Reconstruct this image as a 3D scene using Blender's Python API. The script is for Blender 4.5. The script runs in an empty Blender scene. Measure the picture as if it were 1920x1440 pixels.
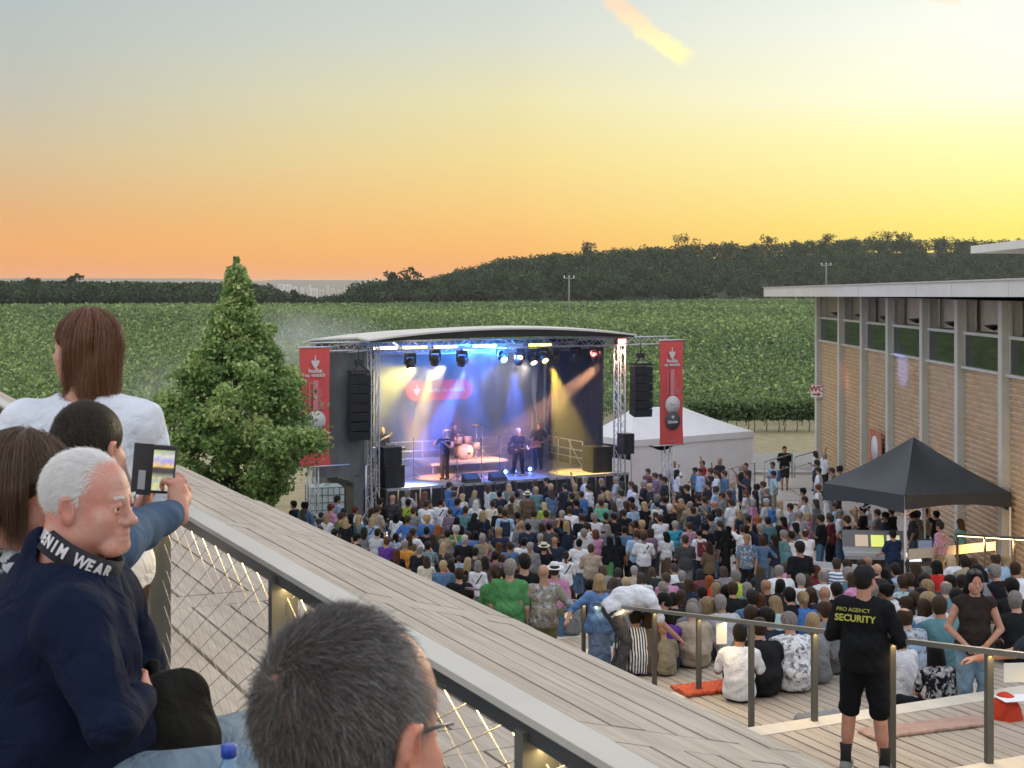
import bpy, math, random
import numpy as np
from mathutils import Vector, Matrix
random.seed(7); RNG = np.random.default_rng(7)
SC = bpy.context.scene
COL = SC.collection
R = math.radians
F = 2774.0        # focal length in photograph pixels (1920 wide), 52 mm equivalent
EYE = 8.4         # camera height above the square
# ---------------------------------------------------------------- camera
cam = bpy.data.cameras.new('camera'); cam.lens = 36.0 * F / 1920; cam.sensor_width = 36
cam.shift_y = -180 / 1920; cam.clip_start = 0.05; cam.clip_end = 30000
cam.dof.use_dof = True; cam.dof.focus_distance = 40; cam.dof.aperture_fstop = 19
cam_ob = bpy.data.objects.new('camera', cam); COL.objects.link(cam_ob)
cam_ob.location = (0, 0, EYE); cam_ob.rotation_euler = (R(90), 0, 0); SC.camera = cam_ob
SC.view_settings.view_transform = 'Standard'; SC.view_settings.look = 'None'
SC.view_settings.exposure = 0.14; SC.view_settings.gamma = 1.0
SC.render.engine = 'CYCLES'
SC.cycles.use_denoising = True
SC.cycles.max_bounces = 5; SC.cycles.diffuse_bounces = 2; SC.cycles.glossy_bounces = 2
SC.cycles.transmission_bounces = 3; SC.cycles.transparent_max_bounces = 6; SC.cycles.volume_bounces = 0
SC.cycles.volume_step_rate = 4
SC.cycles.sample_clamp_indirect = 4

def s2l(c):
    return tuple(((v / 255) / 12.92 if v / 255 <= 0.04045 else ((v / 255 + 0.055) / 1.055) ** 2.4) for v in c)

# ---------------------------------------------------------------- sky
SUN_AZ, SUN_EL = R(24), R(5)       # low sun to the right, behind the wooded hill
world = bpy.data.worlds.new('World'); SC.world = world; world.use_nodes = True
nt = world.node_tree; nt.nodes.clear()
def N(t, tree=nt, **kw):
    n = tree.nodes.new(t)
    for k, v in kw.items(): setattr(n, k, v)
    return n
def L(a, b, tree=nt): tree.links.new(a, b)
out = N('ShaderNodeOutputWorld'); bg = N('ShaderNodeBackground'); L(bg.outputs[0], out.inputs[0])
tc = N('ShaderNodeTexCoord'); sep = N('ShaderNodeSeparateXYZ'); L(tc.outputs['Generated'], sep.inputs[0])
def MR(inp, a, b, c=0.0, d=1.0, smooth=False, tree=nt):
    n = N('ShaderNodeMapRange', tree); n.interpolation_type = 'SMOOTHSTEP' if smooth else 'LINEAR'
    L(inp, n.inputs[0], tree)
    for i, v in enumerate((a, b, c, d)): n.inputs[1 + i].default_value = v
    return n.outputs[0]
def MATH(op, a, b=None, tree=nt):
    n = N('ShaderNodeMath', tree, operation=op)
    for i, v in enumerate((a, b)):
        if v is None: continue
        if isinstance(v, (int, float)): n.inputs[i].default_value = v
        else: L(v, n.inputs[i], tree)
    return n.outputs[0]
def MIX(f, a, b, tree=nt, mode='MIX'):
    n = N('ShaderNodeMix', tree, data_type='RGBA', blend_type=mode)
    if isinstance(f, (int, float)): n.inputs[0].default_value = f
    else: L(f, n.inputs[0], tree)
    for i, v in ((6, a), (7, b)):
        if isinstance(v, tuple): n.inputs[i].default_value = (*v[:3], 1)
        else: L(v, n.inputs[i], tree)
    return n.outputs[2]
def RAMP(inp, stops, tree=nt, interp='LINEAR'):
    n = N('ShaderNodeValToRGB', tree); L(inp, n.inputs[0], tree); cr = n.color_ramp; cr.interpolation = interp
    while len(cr.elements) > 1: cr.elements.remove(cr.elements[0])
    cr.elements[0].position = stops[0][0]; cr.elements[0].color = (*stops[0][1][:3], 1)
    for p, c in stops[1:]:
        e = cr.elements.new(p); e.color = (*c[:3], 1)
    return n.outputs[0]
elev = MR(sep.outputs[2], -0.01, 0.22)
def sky_stops(rows): return [(((540 - y) / F + 0.01) / 0.23, s2l(c)) for y, c in rows]
rl = RAMP(elev, sky_stops([(560, (214, 122, 84)), (525, (236, 151, 86)), (470, (235, 166, 97)), (400, (222, 173, 118)), (300, (206, 186, 150)), (190, (190, 188, 174)), (80, (180, 188, 184)), (-50, (172, 184, 190))]))
rm = RAMP(elev, sky_stops([(560, (236, 142, 76)), (525, (244, 162, 84)), (470, (245, 181, 97)), (400, (243, 199, 120)), (300, (238, 214, 144)), (190, (229, 221, 172)), (80, (212, 215, 200)), (-50, (196, 206, 208))]))
rr = RAMP(elev, sky_stops([(560, (255, 200, 70)), (500, (249, 220, 86)), (430, (250, 234, 116)), (350, (251, 244, 158)), (260, (255, 253, 190)), (190, (255, 255, 226)), (80, (250, 252, 236)), (-50, (236, 242, 234))]))
ratio = MATH('DIVIDE', sep.outputs[0], MATH('MAXIMUM', sep.outputs[1], 0.05))
m1 = MIX(MR(ratio, -0.33, 0.02), rl, rm)
m2 = MIX(MR(ratio, 0.0, 0.335), m1, rr)
# sky texture plus an added even fill brighten the dome behind and above the camera
sky = N('ShaderNodeTexSky', sky_type='NISHITA'); sky.sun_disc = False
sky.sun_elevation = SUN_EL; sky.sun_rotation = SUN_AZ
nish = MIX(1.0, sky.outputs[0], (0.12, 0.12, 0.12), mode='MULTIPLY')
back = MIX(1.0, nish, (0.98, 0.97, 1.03), mode='ADD')
up = MR(sep.outputs[2], 0.20, 0.62, smooth=True)
bk = MR(sep.outputs[1], 0.75, -0.1, smooth=True)
f = MATH('MAXIMUM', up, bk)
# a lit streak of cloud high in the sky, right of the middle, and two faint wisps
cy_ = MATH('DIVIDE', sep.outputs[2], MATH('MAXIMUM', sep.outputs[1], 0.05))
def streak(ax_, ay_, bx_, by_, w0, w1, bend=0.0):
    ax_, bx_ = (ax_ - 960) / F, (bx_ - 960) / F; ay_, by_ = (540 - ay_) / F, (540 - by_) / F; dx, dy = bx_ - ax_, by_ - ay_; ln = math.hypot(dx, dy); dx /= ln; dy /= ln
    px_ = MATH('SUBTRACT', ratio, ax_); py_ = MATH('SUBTRACT', cy_, ay_); al = MATH('DIVIDE', MATH('ADD', MATH('MULTIPLY', px_, dx), MATH('MULTIPLY', py_, dy)), ln)
    nzc = N('ShaderNodeTexNoise'); nzc.inputs['Scale'].default_value = 55; nzc.inputs['Detail'].default_value = 5; nzc.inputs['Roughness'].default_value = .6; L(tc.outputs['Generated'], nzc.inputs[0])
    ac = MATH('SUBTRACT', MATH('MULTIPLY', px_, -dy), MATH('MULTIPLY', py_, -dx)); ac = MATH('ADD', ac, MATH('MULTIPLY', MATH('SUBTRACT', nzc.outputs[0], .5), w0 * 1.9 / F)); ac = MATH('SUBTRACT', ac, MATH('MULTIPLY', MATH('SINE', MATH('MULTIPLY', al, 3.14)), bend / F))
    wid = MR(al, 0, 1, w0 / F, w1 / F); m_ = MR(MATH('DIVIDE', MATH('ABSOLUTE', ac), wid), 1.0, .35, 0, 1, True)
    return MATH('MULTIPLY', MATH('MULTIPLY', m_, MR(al, -.12, .12, 0, 1, True)), MR(al, 1.05, .92, 0, 1, True))
s1 = streak(1120, -25, 1290, 112, 22, 24, -6); m2 = MIX(MATH('MULTIPLY', s1, .92), m2, MIX(MR(cy_, .165, .19, tree=nt), (1.0, .93, .48), (.92, .70, .50)))
s2 = streak(1745, -4, 1805, 8, 10, 6); m2 = MIX(MATH('MULTIPLY', s2, .6), m2, (1.0, .82, .62))
L(MIX(f, m2, back), bg.inputs[0]); bg.inputs[1].default_value = 1.0
# ---------------------------------------------------------------- sun
sd = bpy.data.lights.new('sun', 'SUN'); sd.energy = 1.5; sd.angle = R(14); sd.color = (1.0, 0.80, 0.52)
so = bpy.data.objects.new('sun', sd); COL.objects.link(so)
so.rotation_euler = Vector((math.sin(SUN_AZ) * math.cos(SUN_EL), math.cos(SUN_AZ) * math.cos(SUN_EL), math.sin(SUN_EL))).to_track_quat('Z', 'Y').to_euler()

# ---------------------------------------------------------------- helpers
def W(px, py, Y): return Vector(((px - 960) * Y / F, Y, EYE - (py - 540) * Y / F))
def tag(o, label=None, cat=None, group=None, kind=None):
    if label: o['label'] = label
    if cat: o['category'] = cat
    if group: o['group'] = group
    if kind: o['kind'] = kind
    return o
def link(name, data, parent=None, loc=None, mat=None):
    o = bpy.data.objects.new(name, data); COL.objects.link(o)
    if parent is not None: o.parent = parent
    if loc is not None: o.location = loc
    if mat is not None:
        for m in (mat if isinstance(mat, (list, tuple)) else [mat]): data.materials.append(m)
    return o
def empty(name, loc=(0, 0, 0), rz=0.0, label=None, cat=None, group=None):
    o = bpy.data.objects.new(name, None); COL.objects.link(o); o.location = loc; o.rotation_euler = (0, 0, rz)
    o.empty_display_size = 0.2
    return tag(o, label, cat, group)
def np_mesh(name, V, Fc, smooth=False):
    """V (n,3); Fc (m,k) constant-size faces"""
    V = np.asarray(V, dtype=np.float32); Fc = np.asarray(Fc, dtype=np.int32)
    me = bpy.data.meshes.new(name); k = Fc.shape[1]
    me.vertices.add(len(V)); me.vertices.foreach_set('co', V.ravel())
    me.loops.add(Fc.size); me.loops.foreach_set('vertex_index', Fc.ravel())
    me.polygons.add(len(Fc)); me.polygons.foreach_set('loop_start', np.arange(0, Fc.size, k, dtype=np.int32))
    me.polygons.foreach_set('loop_total', np.full(len(Fc), k, dtype=np.int32))
    if smooth: me.polygons.foreach_set('use_smooth', np.ones(len(Fc), dtype=bool))
    me.update(calc_edges=True); me.validate()
    return me
class MB:
    """collects solids, builds them as one mesh"""
    def __init__(s): s.v = []; s.f = []; s.sm = []
    def add(s, vs, fs, smooth=False):
        b = len(s.v); s.v += [tuple(v) for v in vs]; s.f += [tuple(i + b for i in f) for f in fs]; s.sm += [smooth] * len(fs)
    def box(s, c, h, M=None):
        """centre, half sizes, optional 3x3"""
        vs = []
        for x in (-1, 1):
            for y in (-1, 1):
                for z in (-1, 1):
                    p = Vector((x * h[0], y * h[1], z * h[2]))
                    if M is not None: p = M @ p
                    vs.append(Vector(c) + p)
        s.add(vs, [(0, 1, 3, 2), (4, 6, 7, 5), (0, 4, 5, 1), (2, 3, 7, 6), (0, 2, 6, 4), (1, 5, 7, 3)])
    def bb(s, x0, x1, y0, y1, z0, z1): s.box(((x0 + x1) / 2, (y0 + y1) / 2, (z0 + z1) / 2), (abs(x1 - x0) / 2, abs(y1 - y0) / 2, abs(z1 - z0) / 2))
    def beam(s, a, b, w, h, up=(0, 0, 1)):
        """rectangular bar between points"""
        a = Vector(a); b = Vector(b); d = (b - a); l = d.length; d.normalize(); u = Vector(up)
        if abs(d.dot(u)) > 0.99: u = Vector((0, 1, 0))
        x = d.cross(u).normalized(); z = x.cross(d)
        s.box((a + b) / 2, (w / 2, l / 2, h / 2), Matrix((x, d, z)).transposed())
    def tube(s, pts, r, n=8, cap=True):
        pts = [Vector(p) for p in pts]; rs = r if isinstance(r, (list, tuple)) else [r] * len(pts)
        rings = []; ref = None
        for i, p in enumerate(pts):
            d = (pts[min(i + 1, len(pts) - 1)] - pts[max(i - 1, 0)]).normalized()
            if ref is None: ref = Vector((0, 0, 1)) if abs(d.z) < 0.9 else Vector((1, 0, 0))
            x = d.cross(ref).normalized(); y = x.cross(d); ref = -x.cross(d) * -1
            rings.append([p + (x * math.cos(2 * math.pi * k / n) + y * math.sin(2 * math.pi * k / n)) * rs[i] for k in range(n)])
        vs = [v for rg in rings for v in rg]; fs = []
        for i in range(len(pts) - 1):
            for k in range(n): fs.append((i * n + k, i * n + (k + 1) % n, (i + 1) * n + (k + 1) % n, (i + 1) * n + k))
        if cap: fs.append(tuple(range(n))[::-1]); fs.append(tuple((len(pts) - 1) * n + k for k in range(n)))
        s.add(vs, fs, True)
    def lathe(s, c, prof, n=16, M=None):
        """profile [(r,z)]"""
        vs = []; fs = []
        for r, z in prof:
            for k in range(n):
                p = Vector((r * math.cos(2 * math.pi * k / n), r * math.sin(2 * math.pi * k / n), z))
                if M is not None: p = M @ p
                vs.append(Vector(c) + p)
        for i in range(len(prof) - 1):
            for k in range(n): fs.append((i * n + k, i * n + (k + 1) % n, (i + 1) * n + (k + 1) % n, (i + 1) * n + k))
        fs.append(tuple(range(n))[::-1]); fs.append(tuple((len(prof) - 1) * n + k for k in range(n)))
        s.add(vs, fs, True)
    def quad(s, a, b, c, d): s.add([a, b, c, d], [(0, 1, 2, 3)])
    def prism(s, poly, ext):
        """poly of 3D points, extrusion vector"""
        n = len(poly); e = Vector(ext); vs = [Vector(p) for p in poly] + [Vector(p) + e for p in poly]
        s.add(vs, [tuple(range(n))[::-1], tuple(range(n, 2 * n))] + [(i, (i + 1) % n, n + (i + 1) % n, n + i) for i in range(n)])
    def mesh(s, name):
        me = bpy.data.meshes.new(name); me.from_pydata(s.v, [], s.f)
        me.polygons.foreach_set('use_smooth', s.sm); me.update(); return me
    def build(s, name, mat, parent=None, loc=None): return link(name, s.mesh(name), parent, loc, mat)
def thing1(name, mb, mat, label, cat, group=None, kind=None):
    return tag(mb.build(name, mat), label, cat, group, kind)
def rotz(a): return Matrix.Rotation(a, 3, 'Z')

# ---------------------------------------------------------------- materials
MATS = {}
def mat(name, col, rough=0.7, metal=0.0, var=0.0, vscale=5.0, bump=0.0, bscale=30.0, stretch=None, emit=None, estr=1.0, spec=None, trans=0.0, alpha=None, col2=None, coat=0.0):
    if name in MATS: return MATS[name]
    m = bpy.data.materials.new(name); m.use_nodes = True; t = m.node_tree; b = t.nodes['Principled BSDF']
    b.inputs['Roughness'].default_value = rough; b.inputs['Metallic'].default_value = metal
    if spec is not None: b.inputs['Specular IOR Level'].default_value = spec
    if coat: b.inputs['Coat Weight'].default_value = coat
    col = tuple(col)
    if var or bump or col2:
        tcn = N('ShaderNodeTexCoord', t); mp = N('ShaderNodeMapping', t); L(tcn.outputs['Object'], mp.inputs[0], t)
        if stretch: mp.inputs['Scale'].default_value = stretch
    if var or col2:
        nz = N('ShaderNodeTexNoise', t); nz.inputs['Scale'].default_value = vscale; nz.inputs['Detail'].default_value = 6; nz.inputs['Roughness'].default_value = 0.65
        L(mp.outputs[0], nz.inputs['Vector'], t)
        lo = col2 if col2 else tuple(c * (1 - var) for c in col); hi = col if col2 else tuple(min(1, c * (1 + var)) for c in col)
        L(RAMP(nz.outputs[0], [(0.3, lo), (0.7, hi)], t), b.inputs['Base Color'], t)
    else: b.inputs['Base Color'].default_value = (*col[:3], 1)
    if bump:
        nb = N('ShaderNodeTexNoise', t); nb.inputs['Scale'].default_value = bscale; nb.inputs['Detail'].default_value = 4; L(mp.outputs[0], nb.inputs['Vector'], t)
        bn = N('ShaderNodeBump', t); bn.inputs['Strength'].default_value = bump; bn.inputs['Distance'].default_value = 0.02
        L(nb.outputs[0], bn.inputs['Height'], t); L(bn.outputs[0], b.inputs['Normal'], t)
    if emit: b.inputs['Emission Color'].default_value = (*emit, 1); b.inputs['Emission Strength'].default_value = estr
    if trans: b.inputs['Transmission Weight'].default_value = trans
    if alpha is not None: b.inputs['Alpha'].default_value = alpha
    MATS[name] = m
    return m
def attr_mat(name, rough=0.8, attr='tone', stops=None, transl=0.0):
    """leaf material: colour from a per-face attribute"""
    m = bpy.data.materials.new(name); m.use_nodes = True; t = m.node_tree; b = t.nodes['Principled BSDF']
    a = N('ShaderNodeAttribute', t); a.attribute_name = attr
    c = RAMP(a.outputs['Fac'], stops, t); L(c, b.inputs['Base Color'], t); b.inputs['Roughness'].default_value = rough
    b.inputs['Specular IOR Level'].default_value = 0.25
    if transl:
        tr = N('ShaderNodeBsdfTranslucent', t); L(c, tr.inputs[0], t); mx = N('ShaderNodeMixShader', t); mx.inputs[0].default_value = transl
        L(b.outputs[0], mx.inputs[1], t); L(tr.outputs[0], mx.inputs[2], t); L(mx.outputs[0], t.nodes['Material Output'].inputs[0], t)
    MATS[name] = m; return m

def face_mat():
    m = bpy.data.materials.new('face_skin'); m.use_nodes = True; t = m.node_tree; b = t.nodes['Principled BSDF']; oi = N('ShaderNodeObjectInfo', t); tcn = N('ShaderNodeTexCoord', t)
    n1 = N('ShaderNodeTexNoise', t); n1.inputs['Scale'].default_value = 22; n1.inputs['Detail'].default_value = 6; L(tcn.outputs['Object'], n1.inputs[0], t)
    n2 = N('ShaderNodeTexNoise', t); n2.inputs['Scale'].default_value = 160; n2.inputs['Detail'].default_value = 4; L(tcn.outputs['Object'], n2.inputs[0], t)
    n3 = N('ShaderNodeTexNoise', t); n3.inputs['Scale'].default_value = 900; n3.inputs['Detail'].default_value = 2; L(tcn.outputs['Object'], n3.inputs[0], t)
    vo = N('ShaderNodeTexVoronoi', t); vo.inputs['Scale'].default_value = 45; L(tcn.outputs['Object'], vo.inputs[0], t)
    c = MIX(MR(n1.outputs[0], .35, .68, tree=t), MIX(1.0, oi.outputs['Color'], (1.05, .72, .68), t, 'MULTIPLY'), MIX(1.0, oi.outputs['Color'], (1.0, 1.08, 1.08), t, 'MULTIPLY'), t)
    c = MIX(MR(n2.outputs[0], .5, .75, 0, .45, tree=t), c, MIX(1.0, oi.outputs['Color'], (.72, .55, .5), t, 'MULTIPLY'), t)
    c = MIX(MR(vo.outputs['Distance'], .05, .02, 0, .5, tree=t), c, MIX(1.0, oi.outputs['Color'], (.5, .36, .32), t, 'MULTIPLY'), t)
    L(c, b.inputs['Base Color'], t); b.inputs['Roughness'].default_value = .48; b.inputs['Specular IOR Level'].default_value = .35; b.inputs['Subsurface Weight'].default_value = .12; b.inputs['Subsurface Radius'].default_value = (.01, .004, .002); b.inputs['Subsurface Scale'].default_value = .6
    bn = N('ShaderNodeBump', t); bn.inputs['Strength'].default_value = .35; bn.inputs['Distance'].default_value = .0012; L(MATH('ADD', n3.outputs[0], MATH('MULTIPLY', n2.outputs[0], 1.6, t), t), bn.inputs['Height'], t); L(bn.outputs[0], b.inputs['Normal'], t)
    return m
def obj_mat(name, kind):
    """materials whose base colour is the object's own colour (clothes, hair, skin of the crowd)"""
    m = bpy.data.materials.new(name); m.use_nodes = True; t = m.node_tree; b = t.nodes['Principled BSDF']
    oi = N('ShaderNodeObjectInfo', t); tcn = N('ShaderNodeTexCoord', t); mp = N('ShaderNodeMapping', t); L(tcn.outputs['Object'], mp.inputs[0], t)
    base = oi.outputs['Color']; nz = N('ShaderNodeTexNoise', t); L(mp.outputs[0], nz.inputs['Vector'], t); nz.inputs['Detail'].default_value = 5
    L(MATH('MULTIPLY', oi.outputs['Random'], 37.0, t), mp.inputs['Location'], t)
    b.inputs['Specular IOR Level'].default_value = 0.12
    if kind == 'hair':
        mp.inputs['Scale'].default_value = (60, 60, 5); nz.inputs['Scale'].default_value = 2.0
        c = MIX(MR(nz.outputs[0], 0.3, 0.75, tree=t), MIX(1.0, base, (0.45, 0.43, 0.42), t, 'MULTIPLY'), MIX(1.0, base, (1.5, 1.4, 1.3), t, 'MULTIPLY'), t)
        b.inputs['Roughness'].default_value = 0.5
    elif kind == 'skin':
        nz.inputs['Scale'].default_value = 14
        c = MIX(MR(nz.outputs[0], 0.35, 0.7, tree=t), MIX(1.0, base, (0.86, 0.76, 0.72), t, 'MULTIPLY'), base, t)
        b.inputs['Roughness'].default_value = 0.5; b.inputs['Subsurface Weight'].default_value = 0.0
    else:
        nz.inputs['Scale'].default_value = 7
        c = MIX(MR(nz.outputs[0], 0.3, 0.7, tree=t), MIX(1.0, base, (0.8, 0.8, 0.8), t, 'MULTIPLY'), base, t)
        b.inputs['Roughness'].default_value = 0.9
    if kind == 'print':      # floral / patterned cloth
        vo = N('ShaderNodeTexVoronoi', t); vo.inputs['Scale'].default_value = 17; L(mp.outputs[0], vo.inputs['Vector'], t)
        n2 = N('ShaderNodeTexNoise', t); n2.inputs['Scale'].default_value = 11; n2.inputs['Distortion'].default_value = 1.5; L(mp.outputs[0], n2.inputs['Vector'], t)
        c = MIX(RAMP(n2.outputs[0], [(0.0, (0, 0, 0)), (0.5, (0, 0, 0)), (0.54, (1, 1, 1)), (1, (1, 1, 1))], t), c, MIX(RAMP(vo.outputs['Distance'], [(0, (0, 0, 0)), (1, (1, 1, 1))], t), (0.03, 0.035, 0.06), (0.55, 0.55, 0.55), t), t)
    if kind == 'stripe':
        wv = N('ShaderNodeTexWave', t); wv.bands_direction = 'Z'; wv.inputs['Scale'].default_value = 5.5; L(tcn.outputs['Object'], wv.inputs['Vector'], t)
        c = MIX(RAMP(wv.outputs[0], [(0, (0, 0, 0)), (0.45, (0, 0, 0)), (0.55, (1, 1, 1)), (1, (1, 1, 1))], t), c, (0.62, 0.64, 0.68), t)
    if kind == 'vstripe':
        wv = N('ShaderNodeTexWave', t); wv.bands_direction = 'X'; wv.inputs['Scale'].default_value = 9; L(tcn.outputs['Object'], wv.inputs['Vector'], t)
        c = MIX(RAMP(wv.outputs[0], [(0, (0, 0, 0)), (0.45, (0, 0, 0)), (0.55, (1, 1, 1)), (1, (1, 1, 1))], t), c, (0.68, 0.7, 0.74), t)
    L(c, b.inputs['Base Color'], t)
    n3 = N('ShaderNodeTexNoise', t); n3.inputs['Scale'].default_value = 9 if kind != 'hair' else 3; n3.inputs['Detail'].default_value = 3; n3.inputs['Distortion'].default_value = 0.8
    L(mp.outputs[0] if kind == 'hair' else tcn.outputs['Object'], n3.inputs['Vector'], t)
    bn = N('ShaderNodeBump', t); bn.inputs['Strength'].default_value = {'hair': 0.9, 'skin': 0.08}.get(kind, 0.75); bn.inputs['Distance'].default_value = {'hair': 0.02}.get(kind, 0.045)
    L(n3.outputs[0], bn.inputs['Height'], t); L(bn.outputs[0], b.inputs['Normal'], t)
    return m
M_CLOTH = obj_mat('cloth', 'cloth'); M_PRINT = obj_mat('printed_cloth', 'print'); M_STRIPE = obj_mat('striped_cloth', 'stripe'); M_VSTRIPE = obj_mat('pinstriped_cloth', 'vstripe')
M_FACE = face_mat(); M_HAIR = obj_mat('hair', 'hair'); M_SKIN = obj_mat('skin', 'skin')
M_BLACK = mat('black_metal', (0.02, 0.021, 0.023), 0.45, var=0.2)
M_STEEL = mat('dark_steel', (0.045, 0.047, 0.048), 0.4, 0.3, var=0.25, vscale=3)
M_ALU = mat('aluminium', (0.55, 0.56, 0.57), 0.35, 0.7, var=0.15)
M_GALV = mat('galvanised', (0.42, 0.44, 0.45), 0.45, 0.6, var=0.2)
M_BLACKCLOTH = mat('black_fabric', (0.018, 0.02, 0.024), 0.95, var=0.35, vscale=2.2, bump=0.7, bscale=1.6, stretch=(1.6, 1.6, 0.25))
M_WHITE = mat('white_paint', (0.75, 0.75, 0.75), 0.6, var=0.06)
# ================================================================ signed-distance modelling (bodies, clothes, hair)
def _rot(a): return np.asarray(a, dtype=float)
def fr(z, x):
    """frame with local z along z and local x near x; columns are the axes"""
    z = np.array(z, float); z /= np.linalg.norm(z); x = np.array(x, float); x = x - z * x.dot(z); x /= np.linalg.norm(x)
    return np.stack([x, np.cross(z, x), z], axis=1)
def E(c, r, rot=None, k=0.03, op='u'): return ('e', np.array(c, float), np.array(r, float), None if rot is None else _rot(rot), k, op)
def C(a, b, ra, rb, k=0.02, op='u'): return ('c', np.array(a, float), np.array(b, float), (ra, rb), k, op)
def B(c, h, rr, rot=None, k=0.01, op='u'): return ('b', np.array(c, float), np.array(h, float), (rr, None if rot is None else _rot(rot)), k, op)
def PL(p, n, k=0.004): return ('p', np.array(p, float), np.array(n, float), None, k, 'i')   # keep side where (x-p).n < 0
def xf(prims, o, M, s=1.0):
    """transform primitives from a local frame"""
    o = np.array(o, float); M = np.array(M, float); out = []
    for p in prims:
        t, a, b, c, k, op = p
        A_ = o + M @ (a * s)
        if t == 'e': out.append((t, A_, b * s, M if c is None else M @ c, k * s, op))
        elif t == 'c': out.append((t, A_, o + M @ (b * s), (c[0] * s, c[1] * s), k * s, op))
        elif t == 'b': out.append((t, A_, b * s, (c[0] * s, M if c[1] is None else M @ c[1]), k * s, op))
        else: out.append((t, A_, M @ b, None, k, op))
    return out
def _bbox(p):
    t, a, b, c, k, op = p
    if t == 'e': m = max(b); return a - m, a + m
    if t == 'c': m = max(c); return np.minimum(a, b) - m, np.maximum(a, b) + m
    if t == 'b': m = np.linalg.norm(b) + c[0]; return a - m, a + m
    return None
def grid_axis(lo, hi, h, fine=None):
    """coordinates with step h, finer inside (lo,hi,step) zones"""
    xs = [lo]
    while xs[-1] < hi:
        st = h
        for (a, b, g) in (fine or []):
            if a - 1e-9 <= xs[-1] <= b: st = min(st, g)
        xs.append(xs[-1] + st)
    return np.array(xs)
def sdf_mesh(name, prims, h=0.02, fine=None, fold=0.0, fseed=0.0, fscale=1.0):
    lo = np.full(3, 1e9); hi = np.full(3, -1e9)
    for p in prims:
        bb = _bbox(p)
        if bb is None or p[5] != 'u': continue
        lo = np.minimum(lo, bb[0]); hi = np.maximum(hi, bb[1])
    lo -= 2.5 * h; hi += 2.5 * h
    ax = [grid_axis(lo[i], hi[i], h, None if fine is None else [(z[0][i], z[1][i], z[2]) for z in fine]) for i in range(3)]
    D = np.full([len(a) for a in ax], 1.0, dtype=np.float32)
    for p in prims:
        t, a, b, c, k, op = p; bb = _bbox(p)
        if bb is None: sl = [slice(0, len(x)) for x in ax]
        else:
            m = 2 * h + k * 1.2
            sl = [slice(max(0, int(np.searchsorted(ax[i], bb[0][i] - m)) - 1), min(len(ax[i]), int(np.searchsorted(ax[i], bb[1][i] + m)) + 1)) for i in range(3)]
        X, Y, Z = np.meshgrid(ax[0][sl[0]] - a[0], ax[1][sl[1]] - a[1], ax[2][sl[2]] - a[2], indexing='ij')
        if X.size == 0: continue
        if t in 'eb':
            rot = c if t == 'e' else c[1]
            if rot is not None: X, Y, Z = (X * rot[0, i] + Y * rot[1, i] + Z * rot[2, i] for i in range(3))
        if t == 'e':
            k0 = np.sqrt((X / b[0]) ** 2 + (Y / b[1]) ** 2 + (Z / b[2]) ** 2); k1 = np.sqrt((X / b[0] ** 2) ** 2 + (Y / b[1] ** 2) ** 2 + (Z / b[2] ** 2) ** 2) + 1e-9
            d = k0 * (k0 - 1) / k1
        elif t == 'c':
            ab = b - a; l2 = ab.dot(ab) + 1e-12; q = np.clip((X * ab[0] + Y * ab[1] + Z * ab[2]) / l2, 0, 1)
            d = np.sqrt((X - q * ab[0]) ** 2 + (Y - q * ab[1]) ** 2 + (Z - q * ab[2]) ** 2) - (c[0] + (c[1] - c[0]) * q)
        elif t == 'b':
            qx, qy, qz = np.abs(X) - b[0] + c[0], np.abs(Y) - b[1] + c[0], np.abs(Z) - b[2] + c[0]
            d = np.sqrt(np.maximum(qx, 0) ** 2 + np.maximum(qy, 0) ** 2 + np.maximum(qz, 0) ** 2) + np.minimum(np.maximum(qx, np.maximum(qy, qz)), 0) - c[0]
        else: d = X * b[0] + Y * b[1] + Z * b[2]
        S = D[sl[0], sl[1], sl[2]]
        if op == 'u': g = np.clip(0.5 + 0.5 * (S - d) / k, 0, 1); r_ = S * (1 - g) + d * g - k * g * (1 - g)
        else:
            if op == 's': d = -d
            g = np.clip(0.5 - 0.5 * (S - d) / k, 0, 1); r_ = S * (1 - g) + d * g + k * g * (1 - g)
        D[sl[0], sl[1], sl[2]] = r_
    D[0] = D[-1] = 1; D[:, 0] = D[:, -1] = 1; D[:, :, 0] = D[:, :, -1] = 1
    S = D < 0
    cnt = np.zeros([n - 1 for n in D.shape], dtype=np.int8)
    for i in (0, 1):
        for j in (0, 1):
            for k in (0, 1): cnt += S[i:S.shape[0] - 1 + i, j:S.shape[1] - 1 + j, k:S.shape[2] - 1 + k]
    I = np.argwhere((cnt > 0) & (cnt < 8))
    if len(I) == 0: return bpy.data.meshes.new(name)
    idx = np.full(cnt.shape, -1, dtype=np.int32); idx[I[:, 0], I[:, 1], I[:, 2]] = np.arange(len(I))
    P = np.zeros((len(I), 3)); n_ = np.zeros(len(I))
    for axn in range(3):
        o1, o2 = [q for q in range(3) if q != axn]
        for u in (0, 1):
            for w in (0, 1):
                A0 = I.copy(); A0[:, o1] += u; A0[:, o2] += w; A1 = A0.copy(); A1[:, axn] += 1
                v0 = D[A0[:, 0], A0[:, 1], A0[:, 2]]; v1 = D[A1[:, 0], A1[:, 1], A1[:, 2]]
                m = (v0 < 0) != (v1 < 0); tt = np.where(m, v0 / np.where(m, v0 - v1, 1), 0)
                loc = np.zeros((len(I), 3)); loc[:, o1] = u; loc[:, o2] = w; loc[:, axn] = tt
                P[m] += loc[m]; n_ += m
    P /= n_[:, None]
    V = np.stack([ax[i][I[:, i]] + P[:, i] * (ax[i][I[:, i] + 1] - ax[i][I[:, i]]) for i in range(3)], axis=1)
    Q = []
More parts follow.
